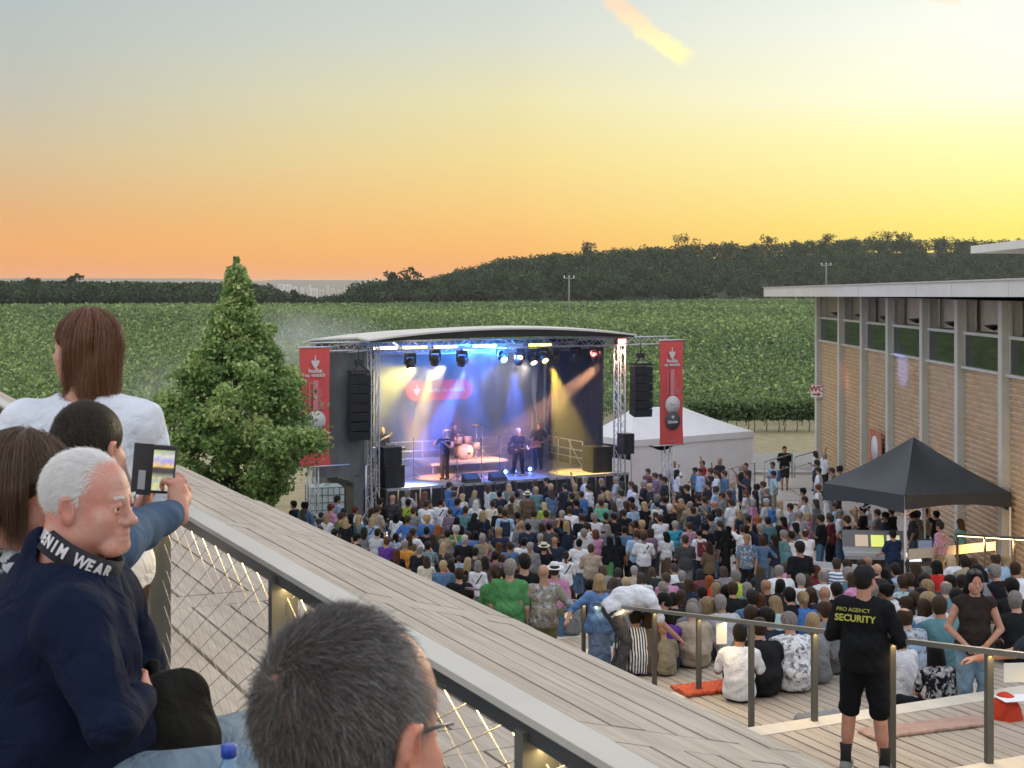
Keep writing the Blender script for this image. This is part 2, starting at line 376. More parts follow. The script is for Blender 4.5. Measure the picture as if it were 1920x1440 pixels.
    for axn in range(3):
        o1, o2 = (axn + 1) % 3, (axn + 2) % 3
        s0 = [slice(None)] * 3; s1 = [slice(None)] * 3; s0[axn] = slice(0, -1); s1[axn] = slice(1, None)
        ed = S[tuple(s0)] != S[tuple(s1)]; K = np.argwhere(ed)
        K = K[(K[:, o1] > 0) & (K[:, o2] > 0) & (K[:, o1] < cnt.shape[o1]) & (K[:, o2] < cnt.shape[o2])]
        def at(a_, b_):
            q = K.copy(); q[:, o1] += a_; q[:, o2] += b_; return idx[q[:, 0], q[:, 1], q[:, 2]]
        q = np.stack([at(-1, -1), at(0, -1), at(0, 0), at(-1, 0)], axis=1)
        ins = S[K[:, 0], K[:, 1], K[:, 2]]
        q[~ins] = q[~ins][:, ::-1]; Q.append(q)
    Q = np.concatenate(Q); Q = Q[(Q >= 0).all(axis=1)]
    if fold:
        nrm = np.zeros_like(V); a_ = V[Q[:, 2]] - V[Q[:, 0]]; b_ = V[Q[:, 3]] - V[Q[:, 1]]; fn = np.cross(a_, b_)
        for c_ in range(4): np.add.at(nrm, Q[:, c_], fn)
        nrm /= np.linalg.norm(nrm, axis=1)[:, None] + 1e-12
        x, y, z = (V * fscale * .62).T; s_ = fseed
        w_ = np.sin(x * 31 + 9 * np.sin(z * 9 + s_) + s_) * np.sin(z * 17 + 5 * np.sin(x * 13 + y * 11 + s_ * 2)) + 0.6 * np.sin(z * 43 + 6 * np.sin(x * 17 - y * 9 + s_) + y * 21)
        V = V + nrm * (w_ * fold)[:, None]
    return np_mesh(name, V, Q, True)

# ---------------------------------------------------------------- head, hair, hands (head frame: +y forward, +x right, origin between the ears)
def head_prims(detail=True, fem=False):
    w = 0.95 if fem else 1.0
    p = [E((0, -.018, .035), (.075 * w, .096, .088), k=.02), E((0, .03, .035), (.063 * w, .062, .066), k=.03), E((0, .033, -.03), (.058 * w, .058, .078), k=.03),
         E((0, .036, -.078), (.046 * w, .048, .036), k=.025), E((0, .079, -.097), (.022, .017, .018), k=.022)]
    if detail:
        for s in (-1, 1):
            p += [E((s * .046, .005, -.066), (.018, .03, .022), k=.03), E((s * .041, .066, -.022), (.02, .02, .018), k=.025)]
        p += [C((-.028, .083, .021), (.028, .083, .021), .012, .012, .014), C((0, .090, .016), (0, .107, -.024), .0085, .0125, .012), E((0, .1145, -.029), (.0138, .0125, .0122), k=.009),
              E((0, .083, -.058), (.030, .018, .026), k=.02), E((0, .088, -.066), (.022, .010, .018), k=.012)]
        for s in (-1, 1):
            p += [E((s * .0135, .100, -.034), (.0088, .012, .008), k=.007), E((s * .031, .101, .002), (.016, .012, .010), k=.012, op='s'), E((s * .05, .045, -.045), (.014, .03, .03), k=.03)]
            p += [C((s * .018, .0885, .0070), (s * .031, .0945, .0088), .0045, .0052, .004), C((s * .031, .0945, .0088), (s * .044, .084, .004), .0052, .004, .004), C((s * .019, .088, -.0058), (s * .031, .0925, -.0068), .004, .0042, .004), C((s * .031, .0925, -.0068), (s * .043, .084, -.004), .0042, .0035, .004)]
        p += [C((-.022, .089, -.063), (0, .0975, -.0605), .0035, .0052, .006), C((.022, .089, -.063), (0, .0975, -.0605), .0035, .0052, .006), C((-.018, .0895, -.071), (.018, .0895, -.071), .0055, .0055, .008), E((0, .094, -.0725), (.012, .005, .0055), k=.006)]
        p += [C((-.023, .095, -.0662), (0, .102, -.0662), .0012, .0014, .003, 's'), C((.023, .095, -.0662), (0, .102, -.0662), .0012, .0014, .003, 's')]
    for s in (-1, 1):
        rt = fr((s * .1, -.25, 1), (1, 0, s * .1))
        p += [E((s * .079, -.012, -.004), (.009, .020, .034), rt, .008)]
        if detail: p += [E((s * .086, -.008, .0), (.007, .011, .02), rt, .006, 's'), C((s * .084, -.022, .018), (s * .086, -.027, -.005), .004, .004, .004), C((s * .084, -.022, .018), (s * .083, -.003, .024), .004, .004, .004)]
    return p
def hair_prims(style, fem=False):
    face = E((0, .125, -.03), (.078, .085, .105), k=.015, op='s'); g = .013
    dome = E((0, -.02, .037), (.075 + g, .096 + g, .088 + g), k=.02); fore = E((0, .03, .045), (.063 + g, .06 + g, .062 + g), k=.03)
    if style == 'short': return [dome, fore, E((0, -.05, -.03), (.068, .058, .06), k=.03), face, E((0, .06, -.09), (.12, .09, .1), k=.02, op='s'), PL((0, 0, -.085), (0, 0, -1))]
    if style == 'buzz':
        return [E((0, -.018, .035), (.081, .102, .094), k=.02), E((0, .02, .045), (.07, .064, .066), k=.03), E((0, -.05, -.02), (.064, .052, .06), k=.03), face, E((0, .06, -.08), (.12, .085, .1), k=.02, op='s'), PL((0, 0, -.075), (0, 0, -1))]
    if style == 'balding': return [dome, E((0, -.05, -.03), (.07, .058, .06), k=.03), E((0, .03, .12), (.062, .12, .085), k=.02, op='s'), E((0, .09, .03), (.09, .085, .12), k=.02, op='s'), E((0, .06, -.09), (.12, .09, .1), k=.02, op='s'), PL((0, 0, -.085), (0, 0, -1))]
    if style == 'bald': return [E((0, -.02, -.0), (.079, .1, .05), k=.02), E((0, .06, -.02), (.12, .11, .12), k=.01, op='s'), PL((0, 0, -.07), (0, 0, -1))]
    if style in ('long', 'vlong'):
        z = -.20 if style == 'long' else -.32
        return [dome, fore, E((0, -.045, -.06), (.1, .07, .12), k=.04), E((0, -.075, z * .6), (.1, .045, abs(z) * .62), k=.05), E((.02, -.085, z * .95), (.07, .035, .1), k=.05), E((0, .125, -.05), (.066, .09, .14), k=.02, op='s'), E((0, .03, -.17), (.062, .085, .12), k=.03, op='s')]
    if style == 'bob': return [dome, fore, E((0, -.03, -.055), (.103, .088, .085), k=.04), E((0, -.03, -.1), (.1, .08, .045), k=.03), E((0, .125, -.05), (.068, .09, .12), k=.02, op='s'), E((0, .03, -.16), (.05, .07, .1), k=.02, op='s')]
    if style == 'pony': return [dome, fore, E((0, -.045, -.01), (.07, .06, .055), k=.03), C((0, -.115, .045), (0, -.15, .01), .025, .028, .02), C((0, -.15, .01), (.01, -.12, -.17), .032, .014, .03), face, E((0, .06, -.09), (.12, .09, .1), k=.02, op='s')]
    if style == 'bun': return [dome, fore, E((0, -.045, -.01), (.07, .06, .055), k=.03), E((0, -.105, .085), (.045, .042, .04), k=.02), face, E((0, .06, -.09), (.12, .09, .1), k=.02, op='s')]
    if style == 'curly':
        p = [E((0, -.02, .03), (.1, .115, .105), k=.03)]
        for i in range(40):
            a = i * 2.4; z = -.06 + .19 * i / 40; r = .1 * math.sqrt(max(0.05, 1 - ((z - .03) / .12) ** 2)); p.append(E((math.cos(a) * r, -.03 + math.sin(a) * r, z), (.024, .024, .024), k=.01))
        return p + [E((0, .135, -.04), (.07, .09, .12), k=.015, op='s')]
    if style == 'cap': return [E((0, -.01, .05), (.088, .108, .085), k=.01), C((-.045, .11, .035), (.045, .11, .035), .012, .012, .03), E((0, .13, .03), (.07, .06, .009), k=.01), PL((0, 0, .015), (0, 0, -1))]
    if style == 'hat': return [E((0, 0, .05), (.165, .175, .014), fr((0, -.12, 1), (1, 0, 0)), k=.02), E((0, -.01, .1), (.088, .1, .06), k=.02), E((0, -.01, .165), (.03, .075, .03), k=.02, op='s'), PL((0, 0, .03), (0, 0, -1))]
def hand_prims(w, d, palm_n, side, s=1.0, curl=0.35, wide=1.0):
    """hand from wrist w pointing along d, palm normal palm_n; side=+1 puts the thumb on the +x side of the frame"""
    y = np.array(d, float); y /= np.linalg.norm(y); n = np.array(palm_n, float); n = n - y * n.dot(y); n /= np.linalg.norm(n); x = np.cross(y, n) * side
    w = np.array(w, float); P = lambda a, b, c: w + (x * a + y * b + n * c) * s
    R_ = np.stack([x, y, n], axis=1)
    p = [E(P(0, .045, 0), (.038 * s, .05 * s, .015 * s), R_, .015), C(P(0, -.02, 0), P(0, .02, 0), .024 * s, .024 * s, .015)]
    for i, (ox, ln) in enumerate([(.028, .066), (.0095, .074), (-.0095, .069), (-.027, .053)]):
        c = curl * (1 + .12 * i); a0 = P(ox * wide, .083, 0); a1 = P(ox * wide * 1.04, .083 + ln * .45 * math.cos(c), ln * .45 * math.sin(c)); a2 = P(ox * wide * 1.04, .083 + ln * (.45 * math.cos(c) + .32 * math.cos(2 * c)), ln * (.45 * math.sin(c) + .32 * math.sin(2 * c)))
        a3 = P(ox * wide * 1.04, .083 + ln * (.45 * math.cos(c) + .32 * math.cos(2 * c) + .23 * math.cos(2.8 * c)), ln * (.45 * math.sin(c) + .32 * math.sin(2 * c) + .23 * math.sin(2.8 * c)))
        p += [C(a0, a1, .0092 * s, .0085 * s, .004), C(a1, a2, .0085 * s, .0078 * s, .002), C(a2, a3, .0078 * s, .0068 * s, .002)]
    t0 = P(.03, .02, .004); t1 = P(.052, .05, .014); t2 = P(.052, .083, .02 + .02 * curl)
    p += [C(t0, t1, .013 * s, .011 * s, .012), C(t1, t2, .0105 * s, .0085 * s, .003)]
    return p

# ---------------------------------------------------------------- whole figure
def stand_joints(arms='down', lean=0.0, fem=False):
    sw = .165 if fem else .185; hw = .095
    J = dict(pel=(0, 0, .95), wai=(0, .0, 1.10), che=(0, .0 + lean * .5, 1.28), nek=(0, -.01 + lean, 1.46), hed=(0, .015 + lean * 1.3, 1.625),
             ank=[(-.10, -.02, .08), (.10, .0, .08)], kne=[(-.1, .03, .5), (.1, .03, .5)], hip=[(-hw, 0, .93), (hw, 0, .93)],
             sho=[(-sw, -.01 + lean, 1.40), (sw, -.01 + lean, 1.40)], foot=(0, 1, 0))
    s = sw
    if arms == 'down': J['elb'] = [(-s - .06, -.03, 1.12), (s + .06, -.03, 1.12)]; J['wri'] = [(-s - .05, .06, .88), (s + .05, .06, .88)]
    if arms == 'fold': J['elb'] = [(-s - .06, .05, 1.14), (s + .06, .05, 1.14)]; J['wri'] = [(.02, .2, 1.16), (-.02, .22, 1.20)]
    if arms == 'phone': J['elb'] = [(-s - .04, .08, 1.16), (s + .08, .14, 1.2)]; J['wri'] = [(-.04, .28, 1.28), (.08, .33, 1.5)]
    if arms == 'hips': J['elb'] = [(-s - .2, -.06, 1.18), (s + .2, -.06, 1.18)]; J['wri'] = [(-s + .0, .04, 1.02), (s - .0, .04, 1.02)]
    if arms == 'up': J['elb'] = [(-s - .06, .12, 1.55), (s + .06, .0, 1.15)]; J['wri'] = [(-s + .02, .16, 1.82), (s + .04, .1, .92)]
    if arms == 'clap': J['elb'] = [(-s - .07, .06, 1.15), (s + .07, .06, 1.15)]; J['wri'] = [(-.05, .26, 1.3), (.05, .26, 1.3)]
    return J
def sit_joints(legs='up', fem=False, arms='knees', lean=.04):
    """seat surface at z=0"""
    sw = .165 if fem else .185
    J = dict(pel=(0, 0, .11), wai=(0, -.02 + lean * .3, .26), che=(0, -.03 + lean, .42), nek=(0, .01 + lean * 2, .57), hed=(0, .06 + lean * 2.6, .72),
             hip=[(-.09, .02, .1), (.09, .02, .1)], sho=[(-sw, lean * 1.8, .515), (sw, lean * 1.8, .515)], foot=(0, 1, 0))
    if legs == 'up': J['kne'] = [(-.14, .38, .42), (.14, .38, .42)]; J['ank'] = [(-.11, .60, .07), (.12, .60, .07)]
    elif legs == 'down': J['kne'] = [(-.12, .46, .1), (.12, .46, .1)]; J['ank'] = [(-.12, .50, -.35), (.12, .5, -.35)]
    else: J['kne'] = [(-.36, .32, .14), (.36, .32, .14)]; J['ank'] = [(.1, .34, .06), (-.1, .4, .06)]
    J['elb'] = [(-sw - .07, .12, .3), (sw + .07, .12, .3)]; J['wri'] = [(-.1, .34, .36), (.1, .34, .36)] if legs != 'cross' else [(-.12, .3, .2), (.12, .3, .2)]
    return J
def torso_prims(J, g=0.0, fem=False, belly=0.0, wide=1.0):
    A_ = np.array(J['sho'][1], float) - np.array(J['sho'][0], float); AH = np.array(J['hip'][1], float) - np.array(J['hip'][0], float)
    pel, wai, che, nek = (np.array(J[q], float) for q in ('pel', 'wai', 'che', 'nek'))
    ww = .86 if fem else 1.0
    p = [E(pel, (.165 * wide * (1.04 if fem else 1) + g, .115 * (1 + belly) + g, .12 + g), fr(wai - pel, AH), .06),
         E(wai + .02 * belly, ((.14 * ww + .1 * belly) * wide + g, .105 * (1 + 1.8 * belly) + g, .14 + g), fr(che - wai, A_ + AH), .06),
         E(che, (.165 * ww * wide + g, .115 * (1 + belly) + g, .17 + g), fr(nek - che, A_), .06)]
    sh0, sh1 = np.array(J['sho'][0], float), np.array(J['sho'][1], float)
    mid = nek + (che - nek) * .28
    for sh in (sh0, sh1): p.append(C(sh + (mid - sh) * .12, mid, .058 * wide + g, .072 + g, .05))
    return p
def figure(name, J, h=0.02, fem=False, sleeve='short', legs='long', belly=0.0, wide=1.0, detail=None, hands=False, yaw=0.0, pitch=0.0, fold=0.006, neckR=.055, hand_curl=.5, head_s=1.0, cut=None, shoe=True, extra_top=(), extra_head=(), parts=('body', 'top', 'bottom', 'shoes')):
    """returns dict of meshes, all in the figure's own frame"""
    det = (h < .015) if detail is None else detail
    hed = np.array(J['hed'], float); nek = np.array(J['nek'], float); A_ = np.array(J['sho'][1], float) - np.array(J['sho'][0], float)
    cy, sy_, cp, sp = math.cos(yaw), math.sin(yaw), math.cos(pitch), math.sin(pitch)
    base = fr((0, 0, 1), A_); Ry = np.array([[cy, -sy_, 0], [sy_, cy, 0], [0, 0, 1]]); Rp = np.array([[1, 0, 0], [0, cp, -sp], [0, sp, cp]])
    HM = base @ Ry @ Rp
    body = torso_prims(J, -.004, fem, belly, wide) + xf(head_prims(det, fem) + list(extra_head), hed, HM, head_s)
    body.append(C(nek - (hed - nek) * .1, hed + HM @ np.array([0, -.03, -.045]), neckR * 1.15, neckR, .025))
    top = torso_prims(J, .016, fem, belly, wide) + [E(np.array(J['pel'], float) * (1 - q_) + np.array(J['wai'], float) * q_, (r_ * wide, (.134 + .02 * q_) * (1 + belly * (1 + q_ * .6)), .15), fr(np.array(J['wai'], float) - np.array(J['pel'], float), A_), .05) for q_, r_ in ((.1, .187), (.95, .162 if fem else .176))]; bot = []; shoes = []
    pel, wai = np.array(J['pel'], float), np.array(J['wai'], float); axz = wai - pel; axz /= np.linalg.norm(axz)
    top += list(extra_top) + [PL(pel - axz * (.075 if legs != 'dress' else .02), -axz)]
    bot += [E(pel, (.168 * wide, .118 * (1 + belly), .13), fr(axz, A_), .04), PL(pel + axz * .05, axz)]
    for i in (0, 1):
        sh, el, wr = (np.array(J[q][i], float) for q in ('sho', 'elb', 'wri')); hp, kn, an = (np.array(J[q][i], float) for q in ('hip', 'kne', 'ank'))
        a = .92 if fem else 1.0
        body += [C(sh, el, .05 * a * wide, .04 * a, .03), C(el, wr, .041 * a, .027 * a, .015)]
        d = wr - el; d /= np.linalg.norm(d)
        if hands:
            pn = np.array(J.get('palm', [(0, 0, -1), (0, 0, -1)])[i], float); body += hand_prims(wr + d * .02, J['hdir'][i] if 'hdir' in J else d, pn, 1 if i == 0 else -1, .95 if not fem else .88, hand_curl)
        else: body += [E(wr + d * .075, (.022, .042, .07), fr(d, A_), .015)]
        if sleeve == 'short': top += [C(sh, sh + (el - sh) * .78, .066 * a * wide, .062 * a, .03)]
        elif sleeve == 'half': top += [C(sh, el, .066 * a * wide, .056 * a, .03), C(el, el + (wr - el) * .15, .055, .05, .01)]
        elif sleeve == 'long': top += [C(sh, el, .068 * a * wide, .055 * a, .03), C(el, wr - d * .01, .056 * a, .04 * a, .015)]
        body += [C(hp, kn, .082, .055, .04), C(kn, an, .056, .038, .02), C(kn + (an - kn) * .15 - np.array([0, .015, 0]), kn + (an - kn) * .45 - np.array([0, .015, 0]), .05, .045, .03)]
        ft = np.array(J['foot'], float)
        body += [C(an, an + ft * .12 - np.array([0, 0, .045]), .036, .03, .02)]
        if legs == 'long': bot += [C(hp, kn, .098 * wide, .078, .05), C(kn, an + (kn - an) * .06, .078, .066, .02)]
        elif legs == 'short': bot += [C(hp, kn + (hp - kn) * .1, .1 * wide, .088, .05)]
        sh_ = an + np.array([0, 0, -.035]); shoes += [C(sh_ - ft * .05, sh_ + ft * .15, .042, .036, .01)]
    if legs in ('dress', 'skirt', 'midi'):
        ln = {'dress': .62, 'skirt': .45, 'midi': .8}[legs]; q = pel - np.array([0, 0, 1]) * ln
        bot = [E(pel, (.178 * wide, .13, .14), fr(axz, A_), .05), C(pel, q, .15, .2 if legs != 'skirt' else .16, .05), PL(q, (0, 0, -1)), PL(pel + axz * .1, axz)]
    top += [C(nek, hed, neckR * 1.1 + .012, neckR + .01, .01, 's')]
    fn = None
    if det and h >= .0039: fn = [(hed - .16, hed + .16, .0035 if h < .009 else .0055)]
    out_ = {}
    if cut is not None:
        body = body + [PL(*cut)]; top = top + [PL(*cut)]; bot = bot + [PL(*cut)]
    if 'body' in parts: out_['body'] = sdf_mesh(name + '_body', body, h, fn)
    if 'top' in parts and sleeve != 'bare': out_['top'] = sdf_mesh(name + '_top', top, h, None, fold, len(name) * 1.3)
    if 'bottom' in parts: out_['bottom'] = sdf_mesh(name + '_bottom', bot, h, None, fold * .8, len(name) * .7)
    if 'shoes' in parts and shoe: out_['shoes'] = sdf_mesh(name + '_shoes', shoes, h)
    out_['head'] = hed; out_['HM'] = HM; out_['hs'] = head_s
    return out_
CLOTH_NAMES = {'top': 'shirt', 'bottom': 'trousers', 'shoes': 'shoes'}
def put(mesh, name, color, material, parent, loc=None):
    o = bpy.data.objects.new(name, mesh); COL.objects.link(o); o.parent = parent
    if not mesh.materials: mesh.materials.append(material)
    o.color = (*color[:3], 1)
    if mesh.materials[0] is not material and len(o.material_slots): o.material_slots[0].link = 'OBJECT'; o.material_slots[0].material = material
    if loc is not None: o.location = loc
    return o
# ================================================================ terrain
def lerp_tab(x, tab):
    xs = [t[0] for t in tab]; return float(np.interp(x, xs, [t[1] for t in tab]))
SKYL = [(-400, 520), (0, 519), (130, 521), (330, 524), (400, 524), (480, 531), (520, 541), (565, 552), (600, 559), (640, 553), (690, 533), (720, 524), (790, 521), (830, 511), (870, 496), (930, 482), (1000, 473), (1100, 466), (1200, 457), (1300, 452), (1450, 448), (1600, 442), (1750, 442), (1920, 444), (2400, 440)]
def yend(px): return lerp_tab(px, [(-400, 570), (0, 590), (700, 640), (1100, 720), (1500, 900), (2400, 1000)])
def ridge_h(px): return max(-6.0, (540 - lerp_tab(px, SKYL)) / F * (yend(px) + 260) + EYE - 13)
def ground_h(x, y):
    if y < 560: return 0.0
    px = 960 + F * x / y; ye = yend(px); rh = ridge_h(px)
    h = rh * min(1, max(0, (y - ye) / 260)) ** 1.0
    if y > ye + 260: h = rh + (-40 - rh) * min(1, (y - ye - 260) / 1500)
    if y > 4500: h = -40
    if y > 7500:   # the low blue hills on the horizon
        top = lerp_tab(px, [(-600, 522), (380, 522), (480, 527), (505, 526), (512, 523.5), (530, 525), (900, 526), (2600, 528)])
        H = EYE + (540 - top) / F * 9500; h = -40 + (H + 40) * min(1, (y - 7500) / 2000)
    return h
rad = np.concatenate([[0.0], np.geomspace(30, 560, 10), np.linspace(600, 1400, 36), np.geomspace(1450, 7400, 14), np.linspace(7600, 9500, 8), [9800]])
rad[0] = 4; angs = np.linspace(R(-62), R(62), 160)
V = []; 
for r_ in rad:
    for a in angs:
        x, y = r_ * math.tan(a) if abs(a) < R(40) else r_ * math.tan(R(40)) * math.copysign(1, a) * (1 + (abs(a) - R(40)) * 6), r_
        V.append((x, y, ground_h(x, y)))
nA = len(angs); Fq = [(i * nA + j, i * nA + j + 1, (i + 1) * nA + j + 1, (i + 1) * nA + j) for i in range(len(rad) - 1) for j in range(nA - 1)]
m_dry = mat('dry_grass', (0.36, 0.30, 0.17), 0.95, var=0.3, vscale=1.2, bump=0.6, bscale=6, col2=(0.20, 0.19, 0.10))
# far part of the sheet is blue-grey woodland, near part dry grass: one sheet, colour by distance from the square
t = m_dry.node_tree; bsd = t.nodes['Principled BSDF']; src = bsd.inputs['Base Color'].links[0].from_socket
gm = N('ShaderNodeNewGeometry', t); sp_ = N('ShaderNodeSeparateXYZ', t); L(gm.outputs['Position'], sp_.inputs[0], t)
L(MIX(MR(sp_.outputs[1], 450, 640, tree=t), src, (0.03, 0.045, 0.028), t), bsd.inputs['Base Color'], t)
g = link('ground', np_mesh('ground', V, Fq, True), mat=m_dry); tag(g, kind='structure')
mb = MB(); mb.quad((-300, -200, -.02), (300, -200, -.02), (300, 6, -.02), (-300, 6, -.02)); tag(mb.build('ground', m_dry), kind='structure')

# square, path and ramp: thin sheets, one above the other
m_pav = mat('pale_concrete', (0.44, 0.42, 0.385), 0.85, var=0.12, vscale=0.8, bump=0.1, bscale=20)
mb = MB(); mb.quad((-14, 26, .004), (15.2, 26, .004), (15.2, 66.5, .004), (-5.6, 66.5, .004)); mb.v[-1] = (-5.6, 66.5, .004); mb.v[-4] = (-5.6, 26, .004); tag(mb.build('plaza', m_pav), kind='structure')
mb = MB()
for yy in (54.6, 58.4, 62.0): mb.bb(7.5, 15, yy, yy + .06, .004, .012)
for xx in (9.2, 11.6): mb.bb(xx, xx + .04, 50, 66, .004, .011)
tag(mb.build('plaza_joints', mat('joint', (0.16, 0.15, 0.14), 0.9)), kind='structure')
mb = MB(); mb.quad((8, 67.2, .008), (24, 69.5, .008), (24, 77, .008), (8, 74.5, .008)); tag(mb.build('path', mat('grey_gravel', (0.25, 0.26, 0.26), 0.95, var=0.2, vscale=4)), kind='structure')
mb = MB(); mb.bb(9.2, 15.2, 66.5, 67.0, 0, .14); tag(mb.build('kerb', m_pav), kind='structure')

# ---------------------------------------------------------------- leaf cards
def leaf_cards(name, P, size, tone, mat_, up=0.3, asp=1.0):
    n = len(P); d = RNG.normal(size=(n, 3)); d[:, 2] += up; d /= np.linalg.norm(d, axis=1)[:, None]
    e = RNG.normal(size=(n, 3)); x = np.cross(d, e); x /= np.linalg.norm(x, axis=1)[:, None]; y = np.cross(d, x)
    s = (np.asarray(size) * RNG.uniform(.6, 1.25, n))[:, None]
    x = x * s * asp; y = y * s
    V = np.stack([P - y, P + x * .55 - y * .1, P + y, P - x * .55 - y * .1], axis=1).reshape(-1, 3)
    me = np_mesh(name, V, np.arange(4 * n).reshape(n, 4))
    at = me.attributes.new('tone', 'FLOAT', 'FACE'); at.data.foreach_set('value', np.clip(tone, 0, 1).astype(np.float32))
    me.materials.append(mat_); return me
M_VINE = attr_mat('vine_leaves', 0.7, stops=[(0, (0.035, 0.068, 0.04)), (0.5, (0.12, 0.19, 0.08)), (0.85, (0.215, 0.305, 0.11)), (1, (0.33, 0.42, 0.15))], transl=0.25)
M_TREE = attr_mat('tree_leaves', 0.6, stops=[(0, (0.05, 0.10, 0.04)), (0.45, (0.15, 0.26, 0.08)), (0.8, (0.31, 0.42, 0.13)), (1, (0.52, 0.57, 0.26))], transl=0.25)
M_WOOD_FAR = attr_mat('far_foliage', 0.9, stops=[(0, (0.012, 0.028, 0.018)), (0.5, (0.028, 0.056, 0.029)), (1, (0.062, 0.10, 0.045))])
M_BARK = mat('bark', (0.09, 0.07, 0.05), 0.95, var=0.3, vscale=8)
# vineyard: rows run almost across the view, 2.3 m apart; leaf size follows what a shoot or a whole vine shows
rows = []; y = 89.5
while y < 1000:
    rows.append(y); y += max(2.3, y * 0.011)
PP = []; SZ = []; TN = []
for ry in rows:
    half = .36 * ry + 14 if ry > 130 else .36 * ry + 40
    ls = max(.17, ry * .0014); n = int(2 * half / ls * (7.0 if ry < 120 else 5.0 if ry < 200 else 3.4)); 
    x = RNG.uniform(-half, half, n); hgt = 1.75 + .18 * np.sin(x * 2.9 + ry) + .12 * np.sin(x * 7.1 + ry * 3)
    u = RNG.uniform(0, 1, n) ** .75; z = .65 + u * (hgt - .65); shoot = RNG.uniform(0, 1, n) < .1; z[shoot] += RNG.uniform(.1, .5, shoot.sum())
    yy = ry + RNG.normal(0, .22, n) * (1.2 - .5 * u) + x * .06
    if ry > 560: 
        keep = np.array([yy[i] < yend(960 + F * x[i] / ry) + 4 for i in range(n)]); x, yy, z, u = x[keep], yy[keep], z[keep], u[keep]; shoot = shoot[keep]; n = len(x)
    clump = np.sin(x * 1.1 + ry * 2.1) * .09 + np.sin(x * .031 + ry * .021) * .1
    PP.append(np.stack([x, yy, z], 1)); SZ.append(np.full(n, ls)); TN.append(RNG.normal(.40, .19, n) + .34 * (u - .5) + clump + shoot * .3)  # tone rises with height: lit tops and dark row gaps put into the colour
PP = np.concatenate(PP); SZ = np.concatenate(SZ); TN = np.concatenate(TN)
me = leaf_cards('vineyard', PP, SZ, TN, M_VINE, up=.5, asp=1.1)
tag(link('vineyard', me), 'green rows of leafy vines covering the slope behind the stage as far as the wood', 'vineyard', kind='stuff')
mb = MB()
for ry in rows:
    if ry > 118: break
    for i in range(-30, 60):
        x = i * 1.15 + (ry % 1.0)
        if -6 < x < 26: mb.tube([(x, ry + x * .06, 0), (x + .04, ry + x * .06, .45), (x, ry + x * .06, .95)], [.03, .024, .02], 5)
tag(mb.build('vine_trunks', M_BARK), 'thin dark vine trunks under the leaves of the vineyard rows', 'vine trunks', kind='stuff')
# the front row by the dry strip: each vine one thing
def vine(i, x, y, wordy):
    root = empty('vine', (x, y, 0), 0, wordy, 'vine', 'vines at the front edge of the vineyard')
    n = 420; u = RNG.uniform(0, 1, n); P = np.stack([RNG.normal(0, .34, n), RNG.normal(0, .22, n), .7 + u * 1.05 + (RNG.uniform(0, 1, n) < .08) * .35], 1)
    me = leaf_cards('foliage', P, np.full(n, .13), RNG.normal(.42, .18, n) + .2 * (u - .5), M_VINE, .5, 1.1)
    link('foliage', me, root)
    m = MB(); m.tube([(0, 0, 0), (.05, .02, .4), (-.03, 0, .85), (.02, 0, 1.2)], [.032, .026, .022, .012], 6); m.build('trunk', M_BARK, root)
for i in range(13):
    px = 1300 + i * 19 + (i % 3) * 4; Y = 86.3 + (i % 2) * .5
    vine(i, (px - 960) * Y / F, Y, 'leafy vine at the front of the vineyard, %s from the building corner' % ['thirteenth', 'twelfth', 'eleventh', 'tenth', 'ninth', 'eighth', 'seventh', 'sixth', 'fifth', 'fourth', 'third', 'second', 'first'][i])

# ---------------------------------------------------------------- far wood
PP = []; SZ = []; TN = []
for i in range(3600):
    px = RNG.uniform(-350, 2300); dd = RNG.uniform(0, 1) ** 1.0 * 285; Y = yend(px) + 6 + dd
    if 540 < px < 655 and RNG.uniform() < .5: continue
    x = (px - 960) * Y / F; g0 = ground_h(x, Y); r_ = RNG.uniform(3.6, 7.0); hgt = RNG.uniform(8, 13.5) * (1.0 if not 560 < px < 640 else .6)
    if px < 620: hgt = min(hgt, 11)
    if dd > 200 and px > 760: hgt = max(hgt, 10.5)
    if 505 < px < 662: hgt = min(hgt, 6.0 + 2.0 * abs(px - 600) / 60)
    if dd < 25: hgt *= .75
    n = int(70 + 6 * r_); d = RNG.normal(size=(n, 3)); d /= np.linalg.norm(d, axis=1)[:, None]; rr_ = RNG.uniform(.55, 1.05, n)[:, None]
    P = d * rr_ * np.array([r_, r_, hgt * .42]) + np.array([x, Y, g0 + hgt * .58])
    sp_tone = RNG.normal(.42, .2)
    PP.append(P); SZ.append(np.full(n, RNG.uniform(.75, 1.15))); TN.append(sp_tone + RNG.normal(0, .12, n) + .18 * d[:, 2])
me = leaf_cards('wood', np.concatenate(PP), np.concatenate(SZ), np.concatenate(TN), M_WOOD_FAR, .4, 1.0)
tag(link('wood', me), 'dark green wood along the far edge of the vineyard and up the low hill', 'wood', kind='stuff')
